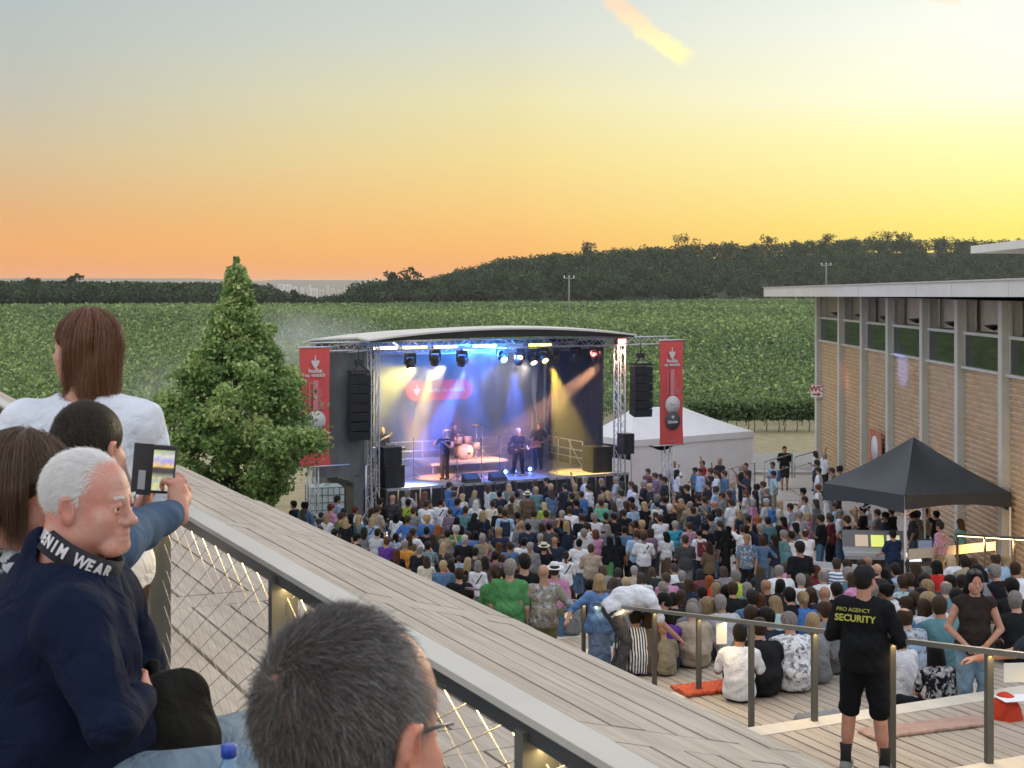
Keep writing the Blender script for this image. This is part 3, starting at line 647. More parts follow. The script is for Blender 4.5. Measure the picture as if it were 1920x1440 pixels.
for j, (px, top, w, lab) in enumerate([(733, 506, 9, 'dark spreading tree in front of the sunset, left foot of the wooded hill'), (768, 502, 11, 'widest dark tree on the skyline at the left foot of the wooded hill'),
        (1106, 451, 10, 'pointed tree standing above the wood behind the stage'), (1284, 441, 12, 'round-topped tree on the skyline above the white tent'), (1438, 440, 9, 'thin open tree on the ridge left of the building roof'),
        (1548, 438, 10, 'open tree on the ridge above the building corner'), (1664, 432, 12, 'tallest tree on the ridge above the brick building'), (1690, 434, 9, 'smaller tree just right of the tallest ridge tree'),
        (62, 512, 8, 'small tree on the skyline above the woman in white'), (131, 511, 8, 'small round tree on the left skyline, right of its neighbour'), (551, 536, 7, 'dark tree in front of the distant town')]):
    Y = yend(px) + (235 if px > 690 and px != 733 and px != 768 else 60); x = (px - 960) * Y / F; zt = EYE + (540 - top) * Y / F; g0 = ground_h(x, Y); Hh = zt - g0
    root = empty('skyline_tree', (x, Y, g0), 0, lab, 'tree', 'single trees on the skyline')
    cw = w * .5 * (Y / 800); n = 330; d = RNG.normal(size=(n, 3)); d /= np.linalg.norm(d, axis=1)[:, None]; cl = np.floor(RNG.uniform(0, 9, n)).astype(int)
    cc = RNG.normal(0, .5, (9, 3)) * np.array([cw, cw, min(Hh, 9) * .36]); P = cc[cl] + d * RNG.uniform(.3, 1, n)[:, None] * cw * .45; P[:, 2] += Hh - min(Hh, 9) * .5
    link('crown', leaf_cards('crown', P, np.full(n, .75), RNG.normal(.3, .12, n), M_WOOD_FAR, .3), root)
    m = MB(); m.tube([(0, 0, 0), (0, 0, Hh * .6), (.4, 0, Hh * .85)], [.5, .35, .12], 6)
    for k in range(7): m.tube([(0, 0, Hh * .55), tuple(cc[k] * .8 + np.array([0, 0, Hh - min(Hh, 9) * .5]))], [.22, .06], 5)
    m.build('trunk', M_BARK, root)

# ---------------------------------------------------------------- distant town
m_tw = mat('town_wall', (0.80, 0.78, 0.76), 0.9); m_tw2 = mat('town_wall_warm', (0.7, 0.6, 0.52), 0.9); m_tg = mat('town_window', (0.12, 0.13, 0.16), 0.4)
town = [(527, 12, 533, 'long pale block at the left end of the distant town'), (541, 10, 534, 'second pale block from the left in the distant town'), (553, 7, 537, 'square block behind the dark tree in the distant town'), (566, 5, 539, 'narrow tower of the distant town, left of the middle'),
        (573, 6, 537, 'pale tower in the middle of the distant town'), (581, 4, 533, 'thin chimney-like tower above the middle of the distant town'), (589, 12, 541, 'wide low bright hall in the distant town'), (603, 8, 543, 'low block right of the bright hall in the distant town'),
        (614, 4, 535, 'slim tower at the right of the distant town'), (624, 7, 541, 'warm-coloured block near the right end of the distant town'), (636, 6, 543, 'last small block at the right end of the distant town'), (646, 3, 536, 'lone thin mast-like tower beside the far trees')]
for px, w, top, lab in town:
    Y = 4200 + (px * 7 % 5) * 60; x = (px - 960) * Y / F; zt = EYE + (540 - top) * Y / F; hw = w * Y / F / 2
    r_ = empty('tower_block', (x, Y, -42), .1, lab, 'building', 'blocks of the distant town')
    m = MB(); m.bb(-hw, hw, 0, 14, 0, zt + 42); m.build('wall', m_tw if (px % 3) else m_tw2, r_)
    m = MB()
    for k in range(int((zt + 42 - 20) / 3.4)): m.bb(-hw * .85, hw * .85, -.25, -.05, 20 + k * 3.4, 21.4 + k * 3.4)
    m.build('window_bands', m_tg, r_)
for px, top, Y, lab in [(1067, 517, 400, 'wooden power pole standing in the vineyard behind the stage'), (1549, 493, 420, 'power pole rising behind the roof of the brick building')]:
    x = (px - 960) * Y / F; zt = EYE + (540 - top) * Y / F
    r_ = empty('power_pole', (x, Y, 0), 0, lab, 'power pole'); m = MB(); m.tube([(0, 0, 0), (0, 0, zt - .3)], [.22, .16], 8); m.build('pole', mat('pole_wood', (0.26, 0.24, 0.21), 0.9), r_)
    m = MB(); m.bb(-1.4, 1.4, -.08, .08, zt - .75, zt - .6); m.build('crossarm', M_GALV, r_)
    for dx in (-1.3, 0, 1.3):
        m = MB(); m.lathe((dx, 0, zt - .6), [(.1, 0), (.16, .2), (.12, .3), (.17, .45), (.06, .65)], 8); m.build('insulator', M_WHITE, r_)

# ---------------------------------------------------------------- the young tree left of the stage
def near_tree(px, Y, top, lab):
    x = (px - 960) * Y / F; H = EYE + (540 - top) * Y / F; root = empty('maple_tree', (x, Y, 0), 0, lab, 'tree')
    prof = [(0.19, .7), (.215, 1.05), (.276, 1.5), (.36, 2.15), (.45, 2.32), (.55, 2.2), (.625, 1.75), (.69, 1.2), (.75, .9), (.82, .68), (.90, .42), (.96, .22), (1.0, .05)]
    P = []; T = []; blobs = []
    for i in range(300):
        u = RNG.uniform(.2, 1.0) ** 1.0; r_ = lerp_tab(u, prof) * .96; a = RNG.uniform(0, 2 * math.pi); r_ *= 1 + .17 * math.sin(3 * a + 9 * u) + .12 * math.sin(5 * a - 17 * u) + RNG.normal(0, .06); q = math.sqrt(RNG.uniform(.25, 1.08))
        blobs.append((math.cos(a) * r_ * q, math.sin(a) * r_ * q, u * H, .22 + .24 * r_ / 2.4, RNG.normal(0, .12)))
    for bx, by, bz, br, tn in blobs:
        n = int(1300 * br ** 1.6); d = RNG.normal(size=(n, 3)); d /= np.linalg.norm(d, axis=1)[:, None]
        p = d * (RNG.uniform(.3, 1.1, n)[:, None]) * np.array([br, br, br * .8]) + np.array([bx, by, bz]); P.append(p)
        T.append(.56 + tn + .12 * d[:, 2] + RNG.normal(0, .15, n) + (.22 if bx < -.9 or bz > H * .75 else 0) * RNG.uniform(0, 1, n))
    P = np.concatenate(P); T = np.concatenate(T); n = 3200; u = RNG.uniform(.19, 1.04, n); a = RNG.uniform(0, 6.28, n); rr_ = np.array([lerp_tab(q, prof) for q in u]) * RNG.uniform(.9, 1.28, n)
    P = np.concatenate([P, np.stack([np.cos(a) * rr_, np.sin(a) * rr_, u * H], 1)]); T = np.concatenate([T, RNG.normal(.55, .2, n)])
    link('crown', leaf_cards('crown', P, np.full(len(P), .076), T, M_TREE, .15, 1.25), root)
    m = MB(); m.tube([(0, 0, 0), (.04, 0, 2), (-.05, 0, 5), (0, 0, H * .93)], [.13, .11, .07, .015], 10)
    for k in range(46):
        z = 1.9 + k * (H - 2.6) / 46; a = k * 2.4; r_ = lerp_tab(z / H + .06, prof) * .82
        m.tube([(0, 0, z), (math.cos(a) * r_ * .5, math.sin(a) * r_ * .5, z + .35), (math.cos(a) * r_, math.sin(a) * r_, z + .6)], [.035, .022, .008], 5)
    m.build('trunk', M_BARK, root)
near_tree(443, 45, 505, 'bushy green conical young tree left of the stage, half in front of the red banner')

# ================================================================ brick building on the right
def wx(y): return 13.29 + .01926 * y
BROOT = empty('brick_building', (wx(32), 32, 0), 0, 'long brick building with tall pale pillars, a window strip and a flat overhanging roof', 'building')
def bpart(mb, name, m, par=None): 
    o = mb.build(name, m); o.parent = par if par is not None else BROOT; o.matrix_parent_inverse = Matrix.Translation(-Vector(BROOT.location)) if (par is None or par is BROOT) else Matrix.Identity(4); return o
m_br = bpy.data.materials.new('brick'); m_br.use_nodes = True; t = m_br.node_tree; b_ = t.nodes['Principled BSDF']; b_.inputs['Roughness'].default_value = .9
tcn = N('ShaderNodeTexCoord', t); mp = N('ShaderNodeMapping', t); L(tcn.outputs['Object'], mp.inputs[0], t); mp.inputs['Rotation'].default_value = (0, R(90), R(90))
sx = N('ShaderNodeSeparateXYZ', t); L(tcn.outputs['Object'], sx.inputs[0], t); cbx = N('ShaderNodeCombineXYZ', t); L(sx.outputs[1], cbx.inputs[0], t); L(sx.outputs[2], cbx.inputs[1], t)
bk_ = N('ShaderNodeTexBrick', t); L(cbx.outputs[0], bk_.inputs['Vector'], t); bk_.inputs['Color1'].default_value = (.63, .44, .26, 1); bk_.inputs['Color2'].default_value = (.50, .33, .19, 1); bk_.inputs['Mortar'].default_value = (.22, .15, .11, 1)
bk_.inputs['Scale'].default_value = 1; bk_.inputs['Brick Width'].default_value = .42; bk_.inputs['Row Height'].default_value = .165; bk_.inputs['Mortar Size'].default_value = .012
nz = N('ShaderNodeTexNoise', t); nz.inputs['Scale'].default_value = .7; nz.inputs['Detail'].default_value = 5; L(tcn.outputs['Object'], nz.inputs[0], t)
L(MIX(MR(nz.outputs[0], .35, .65, 0, .55, tree=t), bk_.outputs[0], (.47, .37, .24), t), b_.inputs['Base Color'], t)
m_conc = mat('pillar_concrete', (0.50, 0.49, 0.44), 0.75, var=0.08, vscale=1.5, bump=0.05)
m_roof = mat('roof_edge', (0.60, 0.59, 0.56), 0.6, var=0.06, vscale=1)
m_beige = mat('beige_panel', (0.50, 0.42, 0.30), 0.7, var=0.12, vscale=1.3)
m_glass = mat('dark_glass', (0.012, 0.018, 0.018), 0.04, spec=0.9)
HB = 8.02; ys = [70.3] + [64.95, 60.4, 55.9, 50.9, 46.6, 42.15, 37.9, 33.6, 29.3]
SILL, LEDGE = 5.95, 6.95
for i in range(len(ys) - 1):
    y1, y0 = ys[i] - .36, ys[i + 1] + .02; xa, xb = wx(y0), wx(y1)
    # projecting brick courses
    mb = MB(); z = 0.0; k = 0; 
    prof = []
    while z < SILL - .05:
        prof += [(.0, z), (.0, z + .07), (.045, z + .08), (.05, z + .125), (.0, z + .135)]; z += .165
    pts0 = [(xa - px_, y0, pz) for px_, pz in prof] + [(xa + .3, y0, prof[-1][1]), (xa + .3, y0, 0)]; mb.prism(pts0, (xb - xa, y1 - y0, 0)); bpart(mb, 'brick_panel', m_br)
    mb = MB(); mb.bb(xa - .07, xa + .3, y0, y1, SILL - .06, SILL + .02); bpart(mb, 'sill', m_conc)
    w_ = MB(); w_.bb(xa + .06, xa + .12, y0, y1, SILL + .02, LEDGE); wo = bpart(w_, 'window', m_glass)
    f_ = MB(); f_.bb(xa + .02, xa + .1, y0, y0 + .06, SILL + .02, HB - .05); f_.bb(xa + .02, xa + .1, y1 - .06, y1, SILL + .02, HB - .05); f_.bb(xa + .0, xa + .13, y0, y1, LEDGE, LEDGE + .09); bpart(f_, 'window_frame', m_conc)
    p_ = MB(); p_.bb(xa + .55, xa + .6, y0 + .3, y1, LEDGE + .1, HB); bpart(p_, 'inner_blind', m_beige)
    p_ = MB(); p_.bb(xa + .6, xa + .7, y0, y0 + .8, LEDGE + .1, HB); bpart(p_, 'recess_shade', M_BLACK)  # black plate stands in for the shade beside the blind
    l_ = MB(); l_.lathe((xa + .3, (y0 + y1) / 2, LEDGE + .28), [(.02, -.1), (.24, .0), (.32, .06), (.03, .08)], 14); bpart(l_, 'uplight_bowl', M_BLACK)
for i, y in enumerate(ys):
    wd = .42 if i == 0 else .34; mb = MB(); mb.bb(wx(y) - .26, wx(y) + .3, y - wd, y, 0, HB); bpart(mb, 'pillar', m_conc)
mb = MB(); mb.bb(wx(66) + .3, wx(66) + 14, 27, 70, 0, HB - .02); bpart(mb, 'inner_wall', mat('inner_wall', (0.3, 0.27, 0.22), 0.9))
mb = MB(); xe = 12.42
mb.prism([(xe, 67.8 + 5.2, 7.98), (xe + 14, 73, 7.98), (xe + 14, 73, 8.38), (xe, 73, 8.40)], (0, -44, .24)); bpart(mb, 'roof', m_roof)
mb = MB()
for yy in (62, 53, 45.5, 41.8, 37, 33.5): z0 = 7.98 + (73 - yy) / 44 * .24; mb.bb(xe - .006, xe + .02, yy, yy + .03, z0, z0 + .40)
mb.prism([(xe - .05, 73.05, 8.40), (xe + 14, 73.05, 8.40), (xe + 14, 73.05, 8.44), (xe - .05, 73.05, 8.44)], (0, -44, .24)); bpart(mb, 'roof_flashing', mat('flashing', (0.5, 0.47, 0.44), 0.5, var=0.1))
# upper block with its own roof slab
t2 = empty('upper_hall', (20, 52, 8), 0, 'higher block of the winery with its own pale roof slab at the right edge', 'building')
mb = MB(); mb.prism([(18.6, 60, 9.80), (33, 60, 9.80), (33, 60, 10.10), (18.6, 60, 10.10)], (-.9, -16, .05)); o = mb.build('roof', m_roof, t2, (-20, -52, -8))
mb = MB(); mb.bb(20.7, 33, 46, 58.5, 8.3, 9.84); mb.build('wall', m_conc, t2, (-20, -52, -8))
# WC sign
def text_mesh(name, s, size, M, mat_, parent=None, ext=0.004, align='CENTER', bold=0.0, xs=1.0):
    cu = bpy.data.curves.new(name, 'FONT'); cu.body = s; cu.size = size; cu.extrude = ext; cu.align_x = align; cu.align_y = 'CENTER'; cu.offset = bold; cu.resolution_u = 3
    ob = bpy.data.objects.new(name, cu); COL.objects.link(ob); dg = bpy.context.evaluated_depsgraph_get(); me = bpy.data.meshes.new_from_object(ob.evaluated_get(dg))
    bpy.data.objects.remove(ob); bpy.data.curves.remove(cu); me.transform(Matrix.Diagonal((xs, 1, 1, 1))); me.transform(M); me.materials.clear(); return link(name, me, parent, None, mat_)
def facing(loc, nrm, up=(0, 0, 1)):
    """matrix putting text (xy plane, +z outwards) on a plane with outward normal nrm"""
    z = Vector(nrm).normalized(); x = Vector(up).cross(z).normalized(); y = z.cross(x); return Matrix.Translation(loc) @ Matrix((x, y, z)).transposed().to_4x4()
cw = Vector((wx(70) - .30, 69.6, EYE - (733 - 540) * 69.7 / F)); wn = Vector((-.25, -1, 0)).normalized()
rt = empty('toilet_sign', cw, 0, 'white WC sign with red letters and arrow on the corner pillar', 'sign')
mb = MB(); mb.box((0, 0, 0), (.28, .02, .29), rotz(-.24)); mb.build('sign_board', M_WHITE, rt)
m_red = mat('sign_red', (0.45, 0.03, 0.04), 0.6)
text_mesh('lettering', 'WC', .36, facing(Vector((0, 0, .1)) + wn * .03, wn), m_red, rt, bold=.012)
mb = MB(); mb.prism([facing(wn * .03, wn) @ Vector(p) for p in ((-.2, -.19, 0), (.05, -.19, 0), (.05, -.25, 0), (.2, -.155, 0), (.05, -.06, 0), (.05, -.12, 0), (-.2, -.12, 0))], wn * .004); mb.build('arrow', m_red, rt)
mb = MB(); mb.bb(.2, .42, -.03, .12, -.3, .28); mb.build('junction_box', M_STEEL, rt)
# hanging poster on the brick (red frame seen above the black tent)
pc = Vector((wx(56.5) - .32, 57.2, EYE - (846 - 540) * 57.2 / F)); rt = empty('wall_poster', pc, 0, 'pale round-topped poster in a red frame on the brick above the black tent', 'poster')
mb = MB(); mb.bb(-.02, .02, -.9, .9, -.8, .8); mb.build('board', mat('poster_red', (0.42, 0.14, 0.08), 0.7, var=.3, vscale=3), rt); mb = MB(); mb.lathe((0, 0, 0), [(.5, 0), (.5, .03)], 24, Matrix.Rotation(-R(90), 3, 'Y')); mb.build('pale_disc', mat('poster_pale', (0.6, 0.6, 0.62), 0.7), rt, (-.02, 0, .1))

# ================================================================ seating terraces and the timber deck roof
UU = Vector((.902, .4316, 0)).normalized(); VV = Vector((-UU.y, UU.x, 0))
def DT(d, t, z): return UU * d + VV * t + Vector((0, 0, z))
def wood_mat(name, c1, c2, c3, plank=.14, rough=.8):
    """weathered boards: local x across the boards, y along them"""
    m = bpy.data.materials.new(name); m.use_nodes = True; t = m.node_tree; b = t.nodes['Principled BSDF']; b.inputs['Roughness'].default_value = rough
    tcn = N('ShaderNodeTexCoord', t); mp = N('ShaderNodeMapping', t); L(tcn.outputs['Object'], mp.inputs[0], t); mp.inputs['Scale'].default_value = (1, .045, 1)
    nz = N('ShaderNodeTexNoise', t); nz.inputs['Scale'].default_value = 26; nz.inputs['Detail'].default_value = 8; nz.inputs['Roughness'].default_value = .7; nz.inputs['Distortion'].default_value = .4; L(mp.outputs[0], nz.inputs[0], t)
    mp2 = N('ShaderNodeMapping', t); L(tcn.outputs['Object'], mp2.inputs[0], t); mp2.inputs['Scale'].default_value = (1 / plank, .35, 1)
    n2 = N('ShaderNodeTexWhiteNoise', t); sn = N('ShaderNodeVectorMath', t, operation='FLOOR'); L(mp2.outputs[0], sn.inputs[0], t); L(sn.outputs[0], n2.inputs[0], t)
    n3 = N('ShaderNodeTexNoise', t); n3.inputs['Scale'].default_value = 1.6; n3.inputs['Detail'].default_value = 5; L(tcn.outputs['Object'], n3.inputs[0], t)
    vo = N('ShaderNodeTexVoronoi', t); vo.inputs['Scale'].default_value = 2.6; mp3 = N('ShaderNodeMapping', t); L(tcn.outputs['Object'], mp3.inputs[0], t); mp3.inputs['Scale'].default_value = (1, .5, 1); L(mp3.outputs[0], vo.inputs[0], t)
    c = RAMP(nz.outputs[0], [(.25, c1), (.5, c2), (.72, c3)], t)
    c = MIX(MR(n2.outputs[0], 0, 1, .0, .35, tree=t), c, c1, t)
    c = MIX(MR(n3.outputs[0], .3, .7, 0, .4, tree=t), c, c3, t)
    c = MIX(MR(vo.outputs['Distance'], .03, .0, 0, .7, tree=t), c, tuple(q * .35 for q in c1), t)      # knots
    L(c, b.inputs['Base Color'], t)
    bn = N('ShaderNodeBump', t); bn.inputs['Strength'].default_value = .5; bn.inputs['Distance'].default_value = .006; L(nz.outputs[0], bn.inputs['Height'], t); L(bn.outputs[0], b.inputs['Normal'], t)
    MATS[name] = m; return m
m_w1 = wood_mat('weathered_boards', (.19, .16, .13), (.33, .29, .24), (.47, .425, .365), plank=.175)
m_w2 = wood_mat('terrace_boards', (.22, .18, .14), (.38, .325, .26), (.50, .44, .365))
m_band = mat('edge_board', (0.58, 0.53, 0.44), 0.75, var=0.12, vscale=5, stretch=(1, .1, 1))
def boards(mb, prof, t0, t1, pw, gap, th=.03, seed=0):
    """boards running along local y over a cross-section polyline prof [(x,z)]"""
    rnd = random.Random(seed)
    for (xa, za), (xb, zb) in zip(prof[:-1], prof[1:]):
        ln = math.hypot(xb - xa, zb - za); n = int(ln / pw); ux, uz = (xb - xa) / ln, (zb - za) / ln; nx, nz_ = -uz, ux
        for i in range(n):
            a = i * ln / n; b = a + ln / n - gap; j = rnd.uniform(-.003, .003); q = []
            for s_, o_ in ((a, 0), (b, 0), (b, -th), (a, -th)): q.append((xa + ux * s_ + nx * (o_ + j), za + uz * s_ + nz_ * (o_ + j)))
            yy = t0
            while yy < t1 - .01:
                e = min(t1, yy + rnd.uniform(2.2, 4.5)); e = t1 if t1 - e < .5 else e
                mb.prism([(x, yy + .002, z) for x, z in q], (0, e - yy - .006, 0)); yy = e
deckroot = empty('timber_deck_roof', (0, 0, 0), math.atan2(UU.y, UU.x), 'weathered grey timber roof deck sloping down beyond the near railing', 'deck')
H0, H1 = EYE - 1.80, EYE - 2.13
bands = [-.9 + 3.065 * k for k in range(-2, 11)]
for i, (t0, t1) in enumerate(zip(bands[:-1], bands[1:])):
    dout = 4.13 if t0 < 13 else (4.13 - (t0 - 13) * .06)
    zo = H0 - .25 * (dout - 2.8)
    mb = MB(); boards(mb, [(1.16, H0), (2.8, H0)], t0 + .32, t1, .185, .018, seed=i); boards(mb, [(2.805, H0), (dout, zo)], t0 + .32, t1, .165, .016, seed=i + 50); mb.build('boards', m_w1, deckroot)
    mb = MB(); mb.prism([(1.16, t0 + .01, H0), (2.8, t0 + .01, H0), (2.8, t0 + .01, H0 - .03), (1.16, t0 + .01, H0 - .03)], (0, .30, 0)); mb.prism([(2.805, t0 + .01, H0), (dout, t0 + .01, zo), (dout, t0 + .01, zo - .03), (2.805, t0 + .01, H0 - .03)], (0, .30, 0)); mb.build('cross_board', m_band if i < 4 else m_w1, deckroot)
mb = MB(); mb.prism([(.0, -7, H0 - .05), (2.8, -7, H0 - .05), (4.09, -7, H1 - .05), (4.09, -7, .0), (.0, -7, .0)], (0, 20, 0)); mb.prism([(.0, 13, H0 - .05), (2.8, 13, H0 - .05), (3.1, 13, H0 - .12), (3.1, 13, 0), (0, 13, 0)], (0, 17, 0)); mb.build('substructure', mat('under_deck', (0.035, 0.033, 0.03), .95), deckroot)
mb = MB(); boards(mb, [(-14, EYE - 1.85), (1.15, EYE - 1.85)], -6, 30, .142, .012, seed=9); fo = mb.build('terrace_floor', m_w1); fo.rotation_euler = (0, 0, math.atan2(UU.y, UU.x)); tag(fo, 'weathered timber floor of the upper seating terrace inside the near railing', 'terrace floor', kind='structure')
mb = MB(); mb.bb(-14, 1.0, -6, 30, 0, EYE - 1.92); fo = mb.build('terrace_base', mat('under_deck2', (0.05, 0.05, 0.05), .95)); fo.rotation_euler = (0, 0, math.atan2(UU.y, UU.x)); tag(fo, kind='structure')
# seating steps of the lower amphitheatre
def tz(k): return 4.36 - .505 * k
def tt(k): return 11.3 + 2.9 * k
def step_z(t_):
    k = math.ceil((t_ - 11.3) / 2.9); return 0.0 if k > 8 else tz(k)
stroot = empty('amphitheatre_steps', (0, 0, 0), math.atan2(UU.y, UU.x), 'broad timber seating steps with pale front boards going down to the square', 'terrace')
for k in range(-4, 9):
    x0, x1 = 4.5, 23.0; a, b = tt(k - 1), tt(k)
    mb = MB(); boards(mb, [(x0, tz(k)), (x1, tz(k))], a + .0, b - .24, .14, .016, th=.03, seed=k + 70); mb.build('boards', m_w2, stroot)
    mb = MB(); mb.bb(x0, x1, b - .235, b + .02, tz(k) - .05, tz(k) + .004); mb.build('edge_board', m_band, stroot)
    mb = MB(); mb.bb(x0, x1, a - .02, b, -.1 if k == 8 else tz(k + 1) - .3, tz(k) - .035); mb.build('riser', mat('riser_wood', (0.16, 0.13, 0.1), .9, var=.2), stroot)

# ================================================================ railings
m_cap = mat('rail_cap', (0.47, 0.455, 0.41), 0.5, 0.2, var=.06, vscale=3); m_post = mat('rail_post', (0.10, 0.10, 0.085), 0.5, 0.2, var=.1)
m_led = mat('led_strip', (1, .8, .45), emit=(1.0, .66, .26), estr=9); m_wire = mat('steel_rope', (0.42, 0.38, 0.30), 0.35, 0.6)
rl1 = empty('terrace_railing', (0, 0, 0), math.atan2(UU.y, UU.x), 'near railing with pale flat cap, olive posts and wire mesh around the upper terrace', 'railing')
CZ = EYE - .70; ts = [2.195 + 1.441 * k for k in range(-4, 18)]
for a, b in zip(ts[:-1:2], ts[1::2]):
    pass
mb = MB(); 
for k in range(-2, 9): mb.bb(1.066, 1.128, 1.47 + (k - 1) * 3.2, 1.47 + k * 3.2 - .004, CZ - .014, CZ)
mb.build('cap', m_cap, rl1)
mb = MB(); mb.bb(1.072, 1.122, -6.5, 26, CZ - .046, CZ - .016); mb.build('top_rail', M_STEEL, rl1)
mb = MB(); mb.bb(1.072, 1.122, -6.5, 26, EYE - 1.80, EYE - 1.76); mb.build('bottom_rail', M_STEEL, rl1)
mb = MB(); mb.bb(1.09, 1.104, -6.5, 26, CZ - .0475, CZ - .0462); mb.build('light_strip', m_led, rl1)
for q in ts:
    mb = MB(); mb.bb(1.062, 1.13, q - .016, q + .016, EYE - 1.84, CZ - .03); mb.build('post', m_post, rl1)
for i, (a, b) in enumerate(zip(ts[:-1], ts[1:])):
    mb = MB(); z0, z1 = EYE - 1.75, CZ - .04; st = .15; sl = .47
    for sgn in (1, -1):
        n = int((b - a + (z1 - z0) / sl) / st) + 2
        for j in range(n):
            # wire: z = z1 - sl*(t - s0) (or mirrored), zig-zag nodes like a woven net
            s0 = a + j * st if sgn == 1 else b - j * st
            pts = []
            t_start = s0 - (z1 - z0) / sl * 1.0 if sgn == 1 else s0 + (z1 - z0) / sl
            for q in range(0, 25):
                f_ = q / 24; tq = s0 + (t_start - s0) * f_; zq = z1 - (z1 - z0) * f_
                if a + .02 <= tq <= b - .02: pts.append((1.097 + .0015 * sgn, tq, zq))
            if len(pts) > 1: mb.tube([pts[0], pts[-1]], .0013, 4, False)
    mb.build('wire_mesh', m_wire, rl1)
def lamp(kind, name, loc, energy, color, target=None, size=.3, size_y=None, spot=40, blend=.5, parent=None):
    d = bpy.data.lights.new(name, kind); d.energy = energy; d.color = color
    if kind == 'AREA': d.size = size; d.shape = 'RECTANGLE'; d.size_y = size_y or size
    elif kind == 'SPOT': d.spot_size = R(spot); d.spot_blend = blend; d.shadow_soft_size = size
    else: d.shadow_soft_size = size
    o = bpy.data.objects.new(name, d); COL.objects.link(o); o.location = loc
    if target is not None: o.rotation_euler = (Vector(target) - Vector(loc)).to_track_quat('-Z', 'Y').to_euler()
    return o
# light strips are real lamps under the rails
for k in range(5):
    c = DT(1.097, 2.6 + k * 1.441, CZ - .058); o = lamp('AREA', 'rail_lamp', c, 2.2, (1, .72, .34), size=.01, size_y=1.3); o.rotation_euler = (0, R(0), math.atan2(UU.y, UU.x))
# lower railing along the stair
RX = lambda u: 240.0
def rail2(Y): return Vector(((-720 + 17757 / Y) * Y / F, Y, EYE - 2.70 + (11.0 - Y) * .1753))
Ys = [11.0 - 1.398 * 1.0 + 1.398 * k for k in range(-1, 13)]
r2 = empty('stair_railing', (0, 0, 0), 0, 'sloping dark metal stair railing with warm lights under its handrail, across the amphitheatre', 'railing')
mb = MB(); mb.beam(rail2(7.5), rail2(28), .055, .04); mb.build('handrail', mat('handrail', (.22, .215, .19), .4, .4, var=.1), r2)
mb = MB(); mb.beam(rail2(7.5) - Vector((0, 0, .0205)), rail2(28) - Vector((0, 0, .0205)), .014, .003); mb.build('light_strip', m_led, r2)
for Y in Ys:
    p = rail2(Y); t_ = p.dot(VV); base = step_z(t_)
    mb = MB(); mb.box(((p.x), p.y, (p.z - .02 + base) / 2), (.026, .024, (p.z - .02 - base) / 2), rotz(.25)); mb.build('post', m_post, r2)
for k in range(8):
    Y = 9.2 + k * 2.4; c = rail2(Y) - Vector((0, 0, .04)); o = lamp('AREA', 'rail_lamp', c, 7, (1, .68, .28), size=.02, size_y=2.2); o.rotation_euler = (R(-10), 0, .25)
m_paper = mat('lit_paper', (.8, .78, .7), .8)
for px, Y, w, h, lab in [(1065, 21.3, .105, .21, 'white paper notice taped under the handrail beside the grey-blue cushion'), (926, 25.7, .09, .2, 'white paper notice taped under the far end of the handrail'), (1352, 15.9, .115, .225, 'white paper notice hanging between two posts, in front of a seated grey-haired person'), (1907, 10.45, .22, .135, 'wide paper notice taped under the handrail at the right edge')]:
    p = rail2(Y); p.x = (px - 960) * Y / F; p.x += 0; mb = MB(); n = Vector((-.25, 1, 0)).normalized()
    mb.box(p - Vector((0, .035, .035 + h / 2)), (w / 2, .0015, h / 2), rotz(.12)); thing1('paper_notice', mb, m_paper, lab, 'notice', 'paper notices on the stair railing')
# ================================================================ stage (rotated about 28 degrees towards the square)
SU = Vector((.881, .473, 0)).normalized(); SN = Vector((-SU.y, SU.x, 0)); SO = Vector((-.36, 52.95, 0)); SANG = math.atan2(SU.y, SU.x)
def SP(u, v, z): return SO + SU * u + SN * v + Vector((0, 0, z))
def sroot(name, u, v, z, label, cat, group=None, rz=0): return empty(name, SP(u, v, z), SANG + rz, label, cat, group)
FZ = 1.5
m_tarp = mat('black_tarp', (0.018, 0.018, 0.02), 0.55, var=.4, vscale=1.5, bump=.6, bscale=2.0)
m_floor = mat('stage_boards', (0.36, 0.31, 0.26), 0.35, var=0.2, vscale=2.5)
m_canopy = mat('canopy', (0.56, 0.54, 0.50), 0.6, var=0.12, vscale=1.2)
m_truss = mat('truss_aluminium', (0.50, 0.51, 0.52), 0.4, 0.5, var=.1)
ST = sroot('stage', 0, 0, 0, 'covered concert stage with arched canopy, truss towers and black drapes', 'stage')
def truss(mb, a, b, w=.3, r=.025, n=None, up=(0, 0, 1)):
    a = Vector(a); b = Vector(b); d = (b - a).normalized(); u = Vector(up); u = u if abs(d.dot(u)) < .9 else Vector((1, 0, 0)); x = d.cross(u).normalized() * (w / 2); y = x.cross(d).normalized() * (w / 2)
    cs = [x + y, x - y, -x - y, -x + y]
    for c in cs: mb.tube([a + c, b + c], r, 6)
    L_ = (b - a).length; n = n or max(2, int(L_ / w * .8))
    for i in range(n):
        p0 = a + d * (L_ * i / n); p1 = a + d * (L_ * (i + 1) / n)
        for q in range(4):
            c0, c1 = cs[q], cs[(q + 1) % 4]; mb.tube([p0 + (c0 if i % 2 else c1), p1 + (c1 if i % 2 else c0)], r * .5, 4, False)
